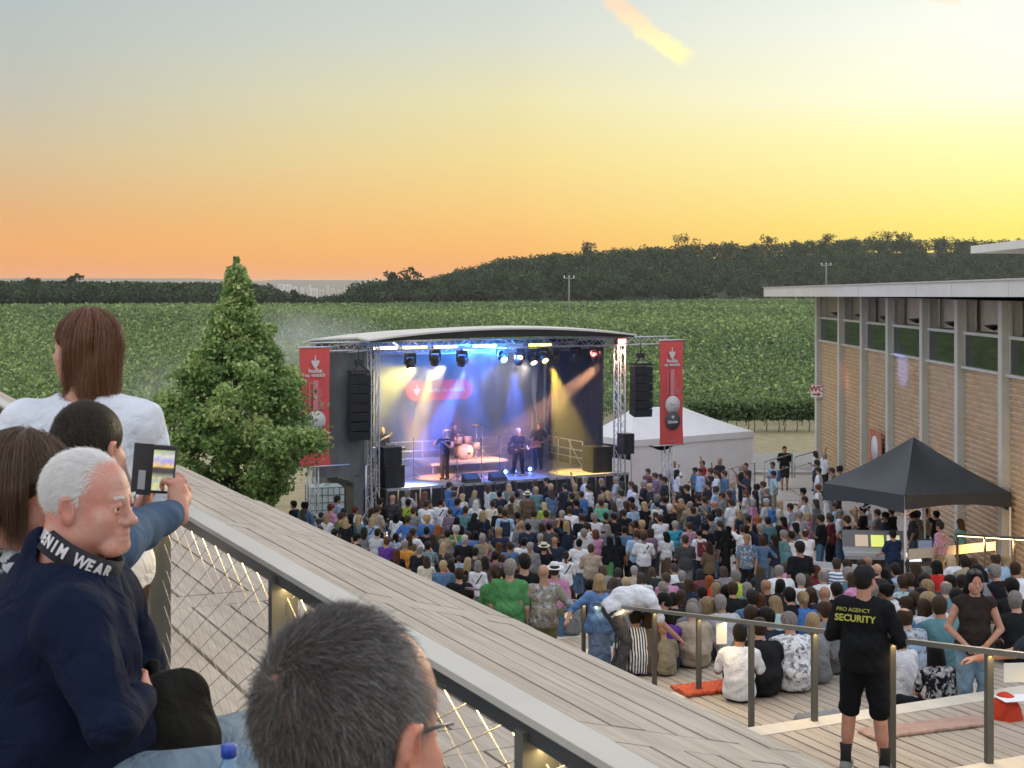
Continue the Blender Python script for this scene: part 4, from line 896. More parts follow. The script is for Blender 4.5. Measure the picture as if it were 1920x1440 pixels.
# floor, front skirt, side steps
mb = MB()
for i in range(10):
    for j in range(3): mb.bb(-4.5 + i * .98, -4.5 + i * .98 + .972, .0 + j * 1.93, j * 1.93 + 1.92, FZ - .08, FZ)
mb.build('floor', m_floor, ST)
mb = MB(); mb.bb(-4.55, 5.35, -.04, -.02, .02, FZ - .02); 
for i in range(24): mb.tube([(-4.5 + i * .42, -.05, .05), (-4.5 + i * .42, -.05, FZ - .03)], .035, 6)
mb.bb(-4.56, -4.54, 0, 5.9, .02, FZ - .02); mb.bb(5.33, 5.35, 0, 5.9, .02, FZ - .02); mb.build('skirt', m_tarp, ST)
mb = MB(); mb.bb(-4.5, 5.3, -.06, 0, FZ - .09, FZ + .005); mb.build('floor_edge', M_ALU, ST)
# four towers and the trusses
PW = 4.97
for u, v in ((-PW, 0), (PW, 0), (-PW, 5.3), (PW, 5.3)):
    mb = MB(); truss(mb, (u, v, .12), (u, v, 6.55), .3, .026); mb.bb(u - .5, u + .5, v - .5, v + .5, 0, .06)
    for dx, dy in ((.8, 0), (-.8, 0), (0, .8), (0, -.8)): mb.tube([(u, v, .12), (u + dx, v + dy, .06)], .03, 6); mb.tube([(u + dx * .9, v + dy * .9, .08), (u + dx * .2, v + dy * .2, .9)], .022, 6)
    mb.build('tower', m_truss, ST)
mb = MB(); truss(mb, (-PW, 0, 6.42), (PW, 0, 6.42), .3, .024); mb.build('front_truss', m_truss, ST)
mb = MB(); truss(mb, (-PW, 5.3, 6.0), (PW, 5.3, 6.0), .3, .024); mb.build('rear_truss', m_truss, ST)
for u in (-PW, PW):
    mb = MB(); truss(mb, (u, 0, 6.42), (u, 5.3, 6.0), .3, .024); mb.build('side_truss', m_truss, ST)
mb = MB(); truss(mb, (-4.5, 2.3, 6.15), (4.5, 2.3, 6.15), .3, .022); mb.build('lighting_truss', m_truss, ST)
for s, u1, lab in ((-1, -7.3, ''), (1, 7.2, '')):
    mb = MB(); truss(mb, (s * PW, -.0, 6.42), (u1, 0, 6.42), .28, .022); mb.build('wing_truss', m_truss, ST)
    mb = MB(); uu = s * 7.15; truss(mb, (uu, .05, .1), (uu, .05, 2.5 if s < 0 else 2.2), .3, .024); mb.bb(uu - .45, uu + .45, -.4, .5, 0, .06); mb.tube([(uu - .12, .05, 2.1), (uu - .12, .05, 6.4)], .03, 6); mb.tube([(uu + .12, .05, 2.1), (uu + .12, .05, 6.4)], .03, 6); mb.build('wing_tower', m_truss, ST)
# arched canopy
mb = MB(); vs = []; nu, nv = 20, 6
for i in range(nu + 1):
    for j in range(nv + 1):
        u = -5.45 + 10.7 * i / nu; v = -.75 + 6.5 * j / nv; a = 1 - (u / 5.55) ** 2; z = 6.72 + .34 * a - .045 * v - (.10 if j in (0, nv) else 0); vs.append((u, v, z))
fs = [(i * (nv + 1) + j, (i + 1) * (nv + 1) + j, (i + 1) * (nv + 1) + j + 1, i * (nv + 1) + j + 1) for i in range(nu) for j in range(nv)]
b0 = len(vs); vs += [(x, y, z - .06) for x, y, z in vs]; fs += [tuple(q + b0 for q in f)[::-1] for f in fs]
mb.add(vs, fs, True)
for j in (0, nv):
    for i in range(nu): a = i * (nv + 1) + j; b = a + nv + 1; mb.add([vs[a], vs[b], vs[b + b0], vs[a + b0]], [(0, 1, 2, 3)])
for i in (0, nu):
    for j in range(nv): a = i * (nv + 1) + j; b = a + 1; mb.add([vs[a], vs[b], vs[b + b0], vs[a + b0]], [(0, 1, 2, 3)])
mb.build('canopy', m_canopy, ST)
mb = MB()
for i in range(nu):
    u0 = -5.4 + 10.6 * i / nu; u1 = -5.4 + 10.6 * (i + 1) / nu; z0 = 6.70 + .34 * (1 - (u0 / 5.55) ** 2); z1 = 6.70 + .34 * (1 - (u1 / 5.55) ** 2)
    mb.prism([(u0, -.70, z0 - .05), (u1, -.70, z1 - .05), (u1, -.66, 6.57 + .3 * (z1 - 6.7)), (u0, -.66, 6.57 + .3 * (z0 - 6.7))], (0, .02, 0))
mb.build('fascia', m_tarp, ST)
mb = MB()
for k in range(5): v = -.6 + k * 1.5; mb.tube([(-5.35 + 10.5 * i / 16, v, 6.61 + .34 * (1 - ((-5.35 + 10.5 * i / 16) / 5.55) ** 2) - .045 * v) for i in range(17)], .03, 6)
for s in (-1, 1):
    for k in range(9): mb.tube([(s * 5.2, -.6 + k * .7, 6.6), (s * 4.95, -.4 + k * .7, 6.3)], .018, 5)
mb.build('roof_ribs', M_GALV, ST)
# drapes
def drape(mb, a, b, z0, z1, amp=.06, per=.35, seed=0):
    a = Vector(a); b = Vector(b); Ld = (b - a).length; d = (b - a).normalized(); nrm = Vector((-d.y, d.x, 0)); n = int(Ld / .05); m = 12; vs = []
    for i in range(n + 1):
        for j in range(m + 1):
            s = Ld * i / n; zz = z0 + (z1 - z0) * j / m; w = amp * math.sin(2 * math.pi * s / per + seed + .8 * math.sin(s * 1.3 + j * .25)) * (1 - .5 * j / m); p = a + d * s + nrm * w; vs.append((p.x, p.y, zz))
    mb.add(vs, [(i * (m + 1) + j, (i + 1) * (m + 1) + j, (i + 1) * (m + 1) + j + 1, i * (m + 1) + j + 1) for i in range(n) for j in range(m)], True)
m_drape = mat('grey_drape', (0.13, 0.135, 0.14), 0.95, var=.3, vscale=1.5, bump=.3, bscale=3)
mb = MB(); drape(mb, (-5.0, 5.55, 0), (5.0, 5.55, 0), .3, 6.3, .035, .8); mb.build('backdrop', m_drape, ST)
mb = MB(); drape(mb, (-4.85, .25, 0), (-4.85, 5.4, 0), .3, 6.4, .05, .5); drape(mb, (-4.85, 5.1, 0), (-3.9, 5.35, 0), FZ, 6.0, .1, .35); mb.build('side_drape', m_drape, ST)
mb = MB(); drape(mb, (4.85, .9, 0), (4.85, 5.4, 0), .3, 6.4, .09, .42); mb.build('side_drape', M_BLACKCLOTH, ST)
mb = MB(); drape(mb, (-7.0, .35, 0), (-5.15, .35, 0), 2.0, 6.2, .05, .6); drape(mb, (-5.55, .36, 0), (-5.15, .36, 0), .1, 2.0, .05, .6); mb.build('wing_screen', mat('grey_mesh', (0.13, 0.14, 0.15), .9, var=.25, vscale=1), ST)
# loose white strap hanging in the rear corner
mb = MB(); pts = [(4.35, 5.0, 6.1), (4.25, 5.0, 5.6), (4.12, 5.0, 4.8), (4.1, 5.0, 4.0), (4.2, 5.0, 3.3)]
for (p0, p1, w0, w1) in zip(pts[:-1], pts[1:], (.20, .17, .13, .09), (.17, .13, .09, .02)): mb.prism([(p0[0] - w0, p0[1], p0[2]), (p0[0] + w0, p0[1], p0[2]), (p1[0] + w1, p1[1], p1[2]), (p1[0] - w1, p1[1], p1[2])], (0, .01, 0))
mb.build('loose_strap', mat('pale_strap', (0.42, 0.42, 0.38), .8, var=.3, vscale=6), ST)
# guard rails at the back of the stage and on the left wing
def guard(mb, a, b, z0, hs=(.35, .65, 1.0), r=.024, posts=4):
    a = Vector(a); b = Vector(b)
    for h in hs: mb.tube([a + Vector((0, 0, z0 + h)), b + Vector((0, 0, z0 + h))], r, 6)
    for i in range(posts): p = a + (b - a) * i / (posts - 1); mb.tube([p + Vector((0, 0, z0)), p + Vector((0, 0, z0 + hs[-1]))], r, 6)
mb = MB(); guard(mb, (-4.2, 5.0, 0), (3.7, 5.0, 0), FZ, posts=8); mb.build('guard_rail', M_ALU, ST)
mb = MB(); guard(mb, (4.5, 1.9, 0), (4.5, 4.7, 0), FZ, posts=4); mb.tube([(4.5, 1.9, FZ), (4.5, 3.0, FZ + 1)], .02, 6); mb.tube([(3.9, 4.8, FZ), (3.9, 4.8, FZ + 1.9)], .025, 6); mb.tube([(4.1, 4.8, FZ), (4.1, 4.8, FZ + 1.9)], .025, 6); mb.build('guard_rail', M_ALU, ST)
mb = MB(); guard(mb, (-4.75, .6, 0), (-5.35, -.25, 0), FZ - .75, hs=(.1, .5, 1.2, 1.6), r=.03, posts=2); mb.beam((-5.0, -.1, .1), (-5.15, -.2, FZ + .6), .06, .06); mb.build('guard_rail', M_ALU, ST)
mb = MB(); mb.bb(-5.2, -4.6, .3, 3.8, FZ - .1, FZ); mb.bb(-5.2, -5.16, .3, 3.8, 0, FZ); mb.build('wing_platform', M_BLACK, ST)
# printed pill-shaped sign on the backdrop
m_bred = mat('banner_red', (0.62, 0.085, 0.085), 0.75, var=.06, vscale=2, bump=.08, bscale=3); m_bwhite = mat('print_white', (0.62, 0.60, 0.62), 0.75); m_bpink = mat('print_pink', (0.60, 0.22, 0.25), 0.75); m_bgrey = mat('print_grey', (0.075, 0.085, 0.10), 0.75)
mb = MB(); hw, hh = 1.06, .40; poly = []
for k in range(13): a = -math.pi / 2 + math.pi * k / 12; poly.append((hw + math.cos(a) * hh, 5.44, math.sin(a) * hh))
for k in range(13): a = math.pi / 2 + math.pi * k / 12; poly.append((-hw + math.cos(a) * hh, 5.44, math.sin(a) * hh))
SGN = empty('printed_sign', (.12, 0, 4.42), 0); SGN.parent = ST
mb.prism(poly, (0, .012, 0)); mb.build('sign_panel', m_bred, SGN)
def emblem(mb, M, s):
    """grape-like shield with a thin neck"""
    pts = [(0, -.5), (.22, -.18), (.36, .12), (.22, .25), (.08, .12), (.06, .3), (.03, .62), (-.03, .62), (-.06, .3), (-.08, .12), (-.22, .25), (-.36, .12), (-.22, -.18)]
    mb.prism([M @ Vector((x * s, y * s, 0)) for x, y in pts], (M.to_3x3() @ Vector((0, 0, 1))) * .006)
Mf = facing((-.98, 5.43, .0), (0, -1, 0)); mb = MB(); emblem(mb, Mf, .42); mb.build('emblem', m_bwhite, SGN)
text_mesh('lettering', 'hudba na vinicích', .235, facing((.28, 5.43, .0), (0, -1, 0)), m_bwhite, SGN, bold=.006)
# banners
def banner(s, px, lab):
    uu = s * 7.17; H_ = 3.98; w = .54; zt = 6.42
    rt = sroot('banner', uu, -.2, zt, lab, 'banner', 'red banners on the stage wings')
    mb = MB(); vs = []; n = 24; m = 6
    for i in range(n + 1):
        for j in range(m + 1):
            z = -H_ * i / n; x = -w + 2 * w * j / m; x *= (1 - .05 * math.sin(math.pi * i / n)); vs.append((x, .02 * math.sin(i * .5 + j * .8) * (i / n), z))
    fs = [(i * (m + 1) + j, i * (m + 1) + j + 1, (i + 1) * (m + 1) + j + 1, (i + 1) * (m + 1) + j) for i in range(n) for j in range(m)]
    b0 = len(vs); vs += [(x, y + .012, z) for x, y, z in vs]; fs += [tuple(q + b0 for q in f)[::-1] for f in fs]; mb.add(vs, fs, True); mb.build('cloth', m_bred, rt)
    F_ = lambda x, z: facing((x, -.055, z), (0, -1, 0))
    mb = MB(); emblem(mb, F_(0, -.52), .42); mb.build('emblem', m_bwhite, rt)
    text_mesh('lettering', 'hudba', .2, F_(0, -.78), m_bwhite, rt, bold=.006); text_mesh('lettering', 'na vinicích', .17, F_(0, -.93), m_bwhite, rt, bold=.005)
    mb = MB(); mb.bb(-.22, -.19, -.062, -.056, -2.05, -1.15); mb.bb(-.08, .1, -.062, -.056, -2.1, -1.1)
    rnd = random.Random(4)
    for k in range(9): mb.bb(.12, .16 + rnd.uniform(0, .2), -.062, -.056, -1.45 - k * .075, -1.41 - k * .075)
    mb.build('small_print', m_bpink, rt)
    mb = MB(); mb.lathe((.02, -.056, -2.45), [(.34, 0), (.34, .006)], 28, Matrix.Rotation(R(90), 3, 'X')); mb.build('white_disc', m_bwhite, rt)
    mb = MB(); mb.lathe((.02, -.064, -3.05), [(.34, 0), (.34, .006)], 28, Matrix.Rotation(R(90), 3, 'X')); mb.build('grey_disc', m_bgrey, rt)
    text_mesh('lettering', 'Liboslav', .14, facing((.02, -.074, -3.1), (0, -1, 0)), m_bwhite, rt, bold=.008)
    mb = MB(); M = facing((.02, -.074, -2.92), (0, -1, 0)); mb.prism([M @ Vector(p) for p in ((0, -.07, 0), (.07, .02, 0), (.04, .07, 0), (0, .04, 0), (-.04, .07, 0), (-.07, .02, 0))], M.to_3x3() @ Vector((0, 0, .004))); mb.build('heart_mark', m_bwhite, rt)
    mb = MB(); mb.bb(-.1, .1, -.068, -.064, -2.47, -2.44); mb.bb(-.1, -.07, -.068, -.064, -2.42, -2.36); mb.build('disc_print', mat('print_olive', (.25, .28, .2), .8), rt)
    mb = MB(); mb.bb(-.22, .22, -.062, -.056, -3.84, -3.81); mb.build('web_line', m_bpink, rt)
    mb = MB(); mb.tube([(-w - .05, 0, .0), (w + .05, 0, .0)], .03, 8); mb.tube([(-w - .3 * (s > 0), 0, -H_), (w + (.7 if s < 0 else .1), 0, -H_)], .025, 8); mb.build('batten', M_ALU, rt)
banner(-1, 587, 'tall red banner on the left stage wing, partly hidden by the green tree'); banner(1, 1265, 'tall red banner on the right stage wing, in front of the white tent')
# loudspeaker arrays
def speaker(u, v, ztop, n, lab, cab=.31):
    rt = sroot('speaker_array', u, v, ztop, lab, 'loudspeaker', 'hanging speaker arrays', rz=-.15)
    m = MB(); m.bb(-.33, .33, -.3, .3, -.05, .05)
    m.beam((-.3, -.2, .05), (0, 0, .3), .05, .05); m.beam((.3, -.2, .05), (0, 0, .3), .05, .05); m.bb(-.12, .12, -.12, .12, .25, .42); m.tube([(0, 0, .4), (0, 0, 6.4 - ztop)], .02, 6); m.build('flying_frame', M_BLACK, rt)
    z = -.08; y = 0.0; ang = 0
    for k in range(n):
        Mr = Matrix.Rotation(R(ang), 3, 'X'); hh = cab / 2 - .008; c = Vector((0, y, z - cab / 2))
        m = MB(); m.prism([c + Mr @ Vector(p) for p in ((-.36, -.3, -hh), (.36, -.3, -hh), (.3, .32, -hh), (-.3, .32, -hh))], Mr @ Vector((0, 0, 2 * hh)))
        m.build('cabinet', M_BLACK, rt)
        m = MB(); m.box(c + Mr @ Vector((0, -.31, 0)), (.35, .006, hh - .012), Mr); m.build('grille', M_BLACKCLOTH, rt)
        z -= cab * math.cos(R(ang)); y += cab * math.sin(R(ang)) * .9; ang += .6 + k * .45
speaker(-5.62, -.25, 5.55, 7, 'tall black hanging speaker array left of the stage opening'); speaker(5.75, -.25, 5.55, 6, 'black hanging speaker array between the right tower and the right banner')
# sub-woofers and side fills
def cab(u, v, z, w, d, h, lab, grp=None, rz=0):
    rt = sroot('speaker_cabinet', u, v, z, lab, 'loudspeaker', grp, rz); m = MB(); m.bb(-w, w, -d, d, 0, h); m.build('box', M_BLACK, rt); m = MB(); m.bb(-w + .04, w - .04, -d - .012, -d, .04, h - .04); m.build('grille', M_BLACKCLOTH, rt)
    m = MB(); m.bb(-w - .008, -w, -.12, .12, h * .6, h * .72); m.bb(w, w + .008, -.12, .12, h * .6, h * .72); m.build('handle', M_STEEL, rt)
cab(-4.15, .38, FZ, .36, .36, .78, 'lower black speaker cabinet at the left front corner of the stage'); cab(-4.22, .38, FZ + .79, .33, .34, .62, 'upper black speaker cabinet stacked at the left front corner of the stage')
cab(4.45, .75, FZ, .42, .4, .95, 'black amplifier case standing at the right edge of the stage floor'); cab(5.0, -.38, 2.25, .24, .22, .75, 'small black fill speaker mounted low on the right front tower')
# stage lights
m_lblue = mat('lens_blue', (.2, .5, 1), emit=(.12, .5, 1.0), estr=40); m_lwhite = mat('lens_white', (1, .9, .7), emit=(1, .82, .6), estr=8); m_lyel = mat('lens_yellow', (1, .85, .2), emit=(1, .78, .12), estr=7); m_lred = mat('lens_red', (1, .4, .3), emit=(1, .28, .2), estr=6); m_lens = mat('lens_dark', (.1, .12, .2), .1, emit=(.2, .3, .9), estr=.6)
def moving_head(u, v, z, lens, lab, tilt=25, kind='head'):
    rt = sroot('stage_light', u, v, z, lab, 'stage light', 'lights hanging in the stage roof'); Mt = Matrix.Rotation(R(tilt), 3, 'X')
    m = MB(); m.bb(-.16, .16, -.13, .13, -.02, .1); m.beam((-.19, 0, 0), (-.19, 0, -.3), .04, .1); m.beam((.19, 0, 0), (.19, 0, -.3), .04, .1); m.bb(-.21, .21, -.05, .05, -.04, 0); m.build('yoke', M_BLACK, rt)
    m = MB(); m.lathe((0, 0, -.26), [(.09, .16), (.15, .12), (.165, -.02), (.14, -.2)], 14, Mt); m.build('head', M_BLACK, rt)
    m = MB(); m.lathe(Vector((0, 0, -.26)) + Mt @ Vector((0, 0, -.21)), [(.115, 0), (.115, .01)], 14, Mt); m.build('lens', lens, rt)
for u, v, z, ln, lab, tl in [(-3.55, .1, 6.05, m_lwhite, 'leftmost hanging stage light, tilted black fresnel with barn doors', -20), (-2.6, .1, 6.15, m_lens, 'second stage light from the left, dim moving head', 20), (-1.55, .1, 6.1, m_lens, 'dark moving head between the yellow and the blue lights', 25), (-.95, 1.0, 6.15, m_lens, 'moving head with a bright ring left of the blinding blue lamp', 20),
        (.05, .1, 6.2, m_lblue, 'blinding cyan-blue lamp in the middle of the stage roof', -60), (.75, .1, 6.1, m_lens, 'dim moving head just right of the blinding blue lamp', 30), (1.35, .2, 6.1, m_lwhite, 'small white spotlight right of the stage centre', -40), (1.75, .1, 6.15, m_lyel, 'yellow lamp right of the stage centre', -50), (2.25, .1, 6.1, m_lens, 'black moving head against the yellow haze', 25),
        (3.4, .6, 6.15, m_lens, 'dark hanging light near the right drape', 10), (4.1, .3, 6.1, m_lens, 'last dark hanging light before the right tower', 15)]:
    moving_head(u, v, z, ln, lab, tl)
for u, ln, lab in [(-4.25, m_lwhite, 'bright warm-white strip light at the left end of the stage roof'), (-3.1, m_lyel, 'yellow glowing strip light left of the stage centre'), (-1.9, m_lwhite, 'pale strip light before the blue lamps'), (-.35, m_lblue, 'blue strip light beside the blinding lamp'), (1.95, m_lyel, 'yellow strip light right of the blue lamps')]:
    rt = sroot('strip_light', u, .75, 6.3, lab, 'stage light', 'strip lights under the stage roof'); m = MB(); m.bb(-.5, .5, -.06, .06, -.06, .06); m.build('housing', M_BLACK, rt); m = MB(); m.bb(-.46, .46, -.075, -.061, -.05, .05); m.build('lens', ln, rt)
rt = sroot('strip_light', 4.95, -.1, 6.42, 'red-glowing lamp head at the top of the right front tower', 'stage light', 'strip lights under the stage roof'); m = MB(); m.bb(-.2, .2, -.1, .1, -.1, .1); m.build('housing', M_BLACK, rt); m = MB(); m.bb(-.17, .17, -.115, -.101, -.08, .08); m.build('lens', m_lred, rt)
# the light these lamps give, plus one spot added to brighten the backdrop sign
def spot(u, v, z, tu, tv, tz_, e, c, ang=34, b=.6, size=.08): return lamp('SPOT', 'spot', SP(u, v, z), e * 5, c, SP(tu, tv, tz_), size=size, spot=ang, blend=b)
BL = (.05, .16, 1.0); YL = (1, .72, .10); WM = (1, .55, .30)
spot(-1.2, .5, 5.5, -3.2, .55, FZ, 2600, BL, 22, .25); spot(-.9, .8, 5.5, -.2, .9, FZ, 500, BL, 30, .4); spot(.75, .5, 5.55, 1.1, .9, FZ, 600, BL, 34, .5); spot(-1.2, -.6, 6.1, .12, 5.4, 4.42, 420, (1, .6, .5), 14, .8)
spot(.05, .2, 6.1, -.7, 5.4, 2.4, 1500, BL, 34, .8); spot(.05, .2, 6.1, 1.7, 5.4, 3.2, 300, (.06, .2, 1), 26, .7); spot(-1.55, .1, 6.0, -2.9, 5.4, 3.0, 500, (.2, .3, 1), 34, .8)
spot(.05, .2, 6.1, -.3, 1.6, 7.3, 1500, (.04, .30, 1), 150, .9); spot(-.95, .4, 6.1, -1.5, 2.0, 7.2, 300, BL, 120, .9)
spot(-3.1, .5, 5.6, -4.5, 3.6, 4.2, 900, (1, .82, .1), 60, .8); spot(-2.6, .4, 5.55, -3.5, .15, FZ, 1300, YL, 24, .35); spot(2.25, .4, 5.6, 3.7, .8, FZ, 900, YL, 32, .5); spot(1.75, .1, 6.1, 1.75, 1.8, 7.2, 240, (1, .8, .1), 110, .9)
spot(-4.2, .4, 6.2, -3.6, .6, 7.0, 160, (1, .85, .65), 130, .9); spot(1.35, .5, 5.6, 2.4, 5.3, 4.2, 260, (1, .88, .7), 50, .9); spot(-2.0, .6, 5.6, -2.6, 5.3, 3.4, 420, (1, .84, .45), 64, .9)
spot(-5.4, -1.6, 6.2, -2.3, 1.4, 2.4, 3200, (1, .42, .18), 13, .6); spot(5.4, -1.6, 6.2, .3, .9, 2.4, 1300, (1, .45, .2), 14, .7); spot(4.9, -.4, 6.2, 1.4, 2.6, 2.6, 2800, (1, .5, .25), 14, .6); spot(-4.9, -.4, 6.2, -.0, 3.0, 2.5, 1500, (1, .42, .28), 18, .6); spot(1.0, -.4, 6.2, -2.9, 4.0, 2.7, 900, (1, .8, .3), 20, .6)
spot(4.95, -.25, 6.35, 4.95, .6, 5.3, 60, (1, .4, .3), 120, .9)
spot(3.0, 0, 6.1, 15.6, 3.0, 4.4, 2500, (1, .25, .2), 10, .5); spot(0, 0, 6.1, 14, -6, 5.5, 2500, (.15, .25, 1), 7, .5)
lamp('POINT', 'glow', SP(.05, -.1, 5.95), 900, (.05, .25, 1.0), size=.15); lamp('POINT', 'glow', SP(-.9, .5, 6.2), 350, (.05, .16, 1.0), size=.15)
# riser, instruments
RZ = FZ + .42
rt = sroot('drum_riser', .05, 3.55, FZ, 'low pale drum platform on legs at the back of the stage', 'platform'); m = MB(); m.bb(-1.6, 1.6, -.95, .95, .34, .42); m.build('deck', mat('riser_top', (.5, .46, .42), .5, var=.1), rt)
for x in (-1.5, -.5, .5, 1.5):
    for y in (-.85, .85): m = MB(); m.tube([(x, y, 0), (x, y, .34)], .025, 6); m.build('leg', M_ALU, rt)
m_drum = mat('drum_shell', (.40, .30, .24), .3, var=.1); m_skin = mat('drum_head', (.62, .5, .42), .6, var=.15, vscale=4); m_brass = mat('cymbal', (.7, .55, .25), .25, .8)
rt = sroot('drum_kit', .15, 3.1, RZ, 'drum kit with pale front bass drum and cymbals on the platform', 'drum kit')
MX = Matrix.Rotation(R(90), 3, 'X'); m = MB(); m.lathe((0, .25, .3), [(.3, -.2), (.3, .2)], 24, MX); m.build('bass_drum', m_drum, rt); m = MB(); m.lathe((0, .03, .3), [(.285, 0), (.285, .01)], 24, MX); m.build('bass_drum_head', m_skin, rt)
m = MB(); m.lathe((.1, -.0, .25), [(.05, 0), (.05, .012)], 14, MX); m.build('port_hole', M_BLACK, rt)
for x, y, z, r_ in ((-.2, .3, .72, .16), (.2, .3, .72, .16), (.55, .5, .45, .22), (-.45, .55, .55, .18)): m = MB(); m.lathe((x, y, z), [(r_, -.12), (r_, .12)], 18); m.build('drum', m_drum, rt); m = MB(); m.lathe((x, y, z + .125), [(r_ - .01, 0), (r_ - .01, .006)], 18); m.build('drum_head', m_skin, rt)
for x, y, z in ((-.7, .3, 1.15), (.75, .2, 1.2), (.45, .1, 1.3), (-.55, .65, .85)):
    m = MB(); m.lathe((x, y, z), [(.22, 0), (.05, .03), (.01, .05)], 20, Matrix.Rotation(R(10), 3, 'X')); m.build('cymbal', m_brass, rt); m = MB(); m.tube([(x, y, .0), (x, y, z)], .012, 6)
    for a in (0, 2.1, 4.2): m.tube([(x, y, .35), (x + .22 * math.cos(a), y + .22 * math.sin(a), 0)], .009, 5)
    m.build('stand', M_ALU, rt)
rt = sroot('keyboard', -3.0, 3.3, FZ, 'stage keyboard on an angled stand at the left of the stage', 'keyboard', rz=-.35); m = MB(); m.bb(-.65, .65, -.17, .17, .93, 1.03); m.build('case', M_BLACK, rt); m = MB(); m.bb(-.6, .6, -.15, .05, 1.03, 1.045); m.build('keys', M_WHITE, rt)
m = MB(); m.beam((-.5, 0, 0), (.45, 0, .93), .05, .04); m.beam((.5, .04, 0), (-.45, .04, .93), .05, .04); m.build('stand', M_ALU, rt)
def micstand(u, v, h, lab, boom=0.0):
    rt = sroot('microphone_stand', u, v, FZ, lab, 'microphone stand', 'microphone stands'); m = MB(); m.tube([(0, 0, 0), (0, 0, h)], .013, 6)
    for a in (.4, 2.5, 4.6): m.tube([(0, 0, .18), (.3 * math.cos(a), .3 * math.sin(a), .01)], .011, 5)
    if boom: m.tube([(0, 0, h), (boom, .1, h + .12)], .01, 5)
    m.build('pole', M_STEEL, rt); m = MB(); m.lathe((boom, .1 if boom else 0, h + (.14 if boom else .03)), [(.01, -.08), (.016, 0), (.027, .03), (.02, .06)], 10); m.build('microphone', M_BLACK, rt)
micstand(-1.42, .75, 1.5, 'microphone stand between the violinist and the drum kit'); micstand(-.65, .35, 1.45, 'lone microphone stand at the middle front edge of the stage'); micstand(.36, .85, 1.42, 'microphone stand right in front of the singer', 0); micstand(-2.6, 1.9, 1.4, 'microphone stand beside the keyboard'); micstand(2.9, 1.3, 1.3, 'bent microphone stand near the right of the stage floor', .15)
for u, v, lab in [(-1.15, .15, 'black wedge monitor at the front edge, left of centre'), (-.1, .12, 'pale-topped wedge monitor at the middle front edge')]:
    rt = sroot('floor_monitor', u, v, FZ, lab, 'loudspeaker', 'wedge monitors'); m = MB(); m.prism([(-.3, -.2, 0), (-.3, .22, 0), (-.3, .16, .3), (-.3, -.16, .1)], (.6, 0, 0)); m.build('box', M_BLACK, rt); m = MB(); m.prism([(-.27, -.165, .115), (-.27, .14, .3), (-.27, .14, .306), (-.27, -.165, .121)], (.54, 0, 0)); m.build('grille', M_STEEL, rt)
for u, v, lab in [(.95, 1.6, 'left blue floor light behind the singer'), (1.35, 1.65, 'middle blue floor light by the bass player'), (2.15, 1.9, 'right blue floor light at the end of its bar')]:
    rt = sroot('floor_light', u, v, FZ, lab, 'stage light', 'blue floor lights'); m = MB(); m.lathe((0, 0, .1), [(.1, -.08), (.1, .08)], 12, MX); m.bb(-.12, .12, -.06, .06, 0, .03); m.build('housing', M_BLACK, rt); m = MB(); m.lathe((0, -.08, .1), [(.08, 0), (.08, .01)], 12, MX); m.build('lens', mat('lens_floor', (.3, .4, 1), emit=(.15, .25, 1), estr=10), rt)
# tank, barrier, tents
m_hdpe = mat('tank_plastic', (0.50, 0.60, 0.60), .5, var=.08, vscale=2)
c = W(610, 905, 50.8); rt = empty('water_tank', (c.x, c.y, .45), .32, 'square white plastic liquid tank in a wire cage beside the stage', 'tank')
m = MB(); m.bb(-.56, .56, -.46, .46, .14, 1.12); m.bb(-.5, .5, -.4, .4, 1.12, 1.18); m.lathe((0, 0, 1.18), [(.12, 0), (.12, .06)], 14); m.build('tank', m_hdpe, rt)
m = MB()
for i in range(7):
    x = -.6 + 1.2 * i / 6; m.tube([(x, -.5, .12), (x, -.5, 1.15)], .012, 5); m.tube([(x, .5, .12), (x, .5, 1.15)], .012, 5)
for i in range(6): y = -.5 + i * .2; m.tube([(-.6, y, .12), (-.6, y, 1.15)], .012, 5); m.tube([(.6, y, .12), (.6, y, 1.15)], .012, 5)
for k in range(5): z = .15 + k * .25; m.tube([(-.6, -.5, z), (.6, -.5, z), (.6, .5, z), (-.6, .5, z), (-.6, -.5, z)], .012, 5)
m.build('cage', M_STEEL, rt); m = MB(); m.bb(-.6, .6, -.5, .5, .1, .13)
for x in (-.5, 0, .5): m.bb(x - .06, x + .06, -.48, .48, -.45, .1)
m.build('pallet', M_GALV, rt)
# white tent
m_tent = mat('tent_white', (0.80, 0.81, 0.84), 0.85, var=.05, vscale=1.2, bump=.15, bscale=2.5); m_tin = mat('tent_shade', (.02, .02, .022), .9)
ta = Vector((4.95, 60.9, 0)); td = Vector((.81, .58, 0)).normalized(); tn = Vector((-.58, .81, 0)).normalized()
rt = empty('white_tent', ta, math.atan2(td.y, td.x), 'large white party tent with closed walls behind the right stage tower', 'tent'); TL, TD = 6.95, 3.1
m = MB(); e = 2.12; rz_ = 3.28
ridge = [(1.35, TD / 2, rz_), (TL - 3.0, TD / 2, rz_)]; cn = [(0, 0, e), (TL, 0, e), (TL, TD, e), (0, TD, e)]
def sub(m, a, b, c, d, n=8, sag=.1):
    vs = []
    for i in range(n + 1):
        for j in range(n + 1):
            u, v = i / n, j / n; p = (Vector(a) * (1 - u) + Vector(b) * u) * (1 - v) + (Vector(d) * (1 - u) + Vector(c) * u) * v; p.z -= sag * math.sin(math.pi * v) * (.5 + .5 * math.sin(math.pi * u)); vs.append(p)
    m.add(vs, [(i * (n + 1) + j, (i + 1) * (n + 1) + j, (i + 1) * (n + 1) + j + 1, i * (n + 1) + j + 1) for i in range(n) for j in range(n)], True)
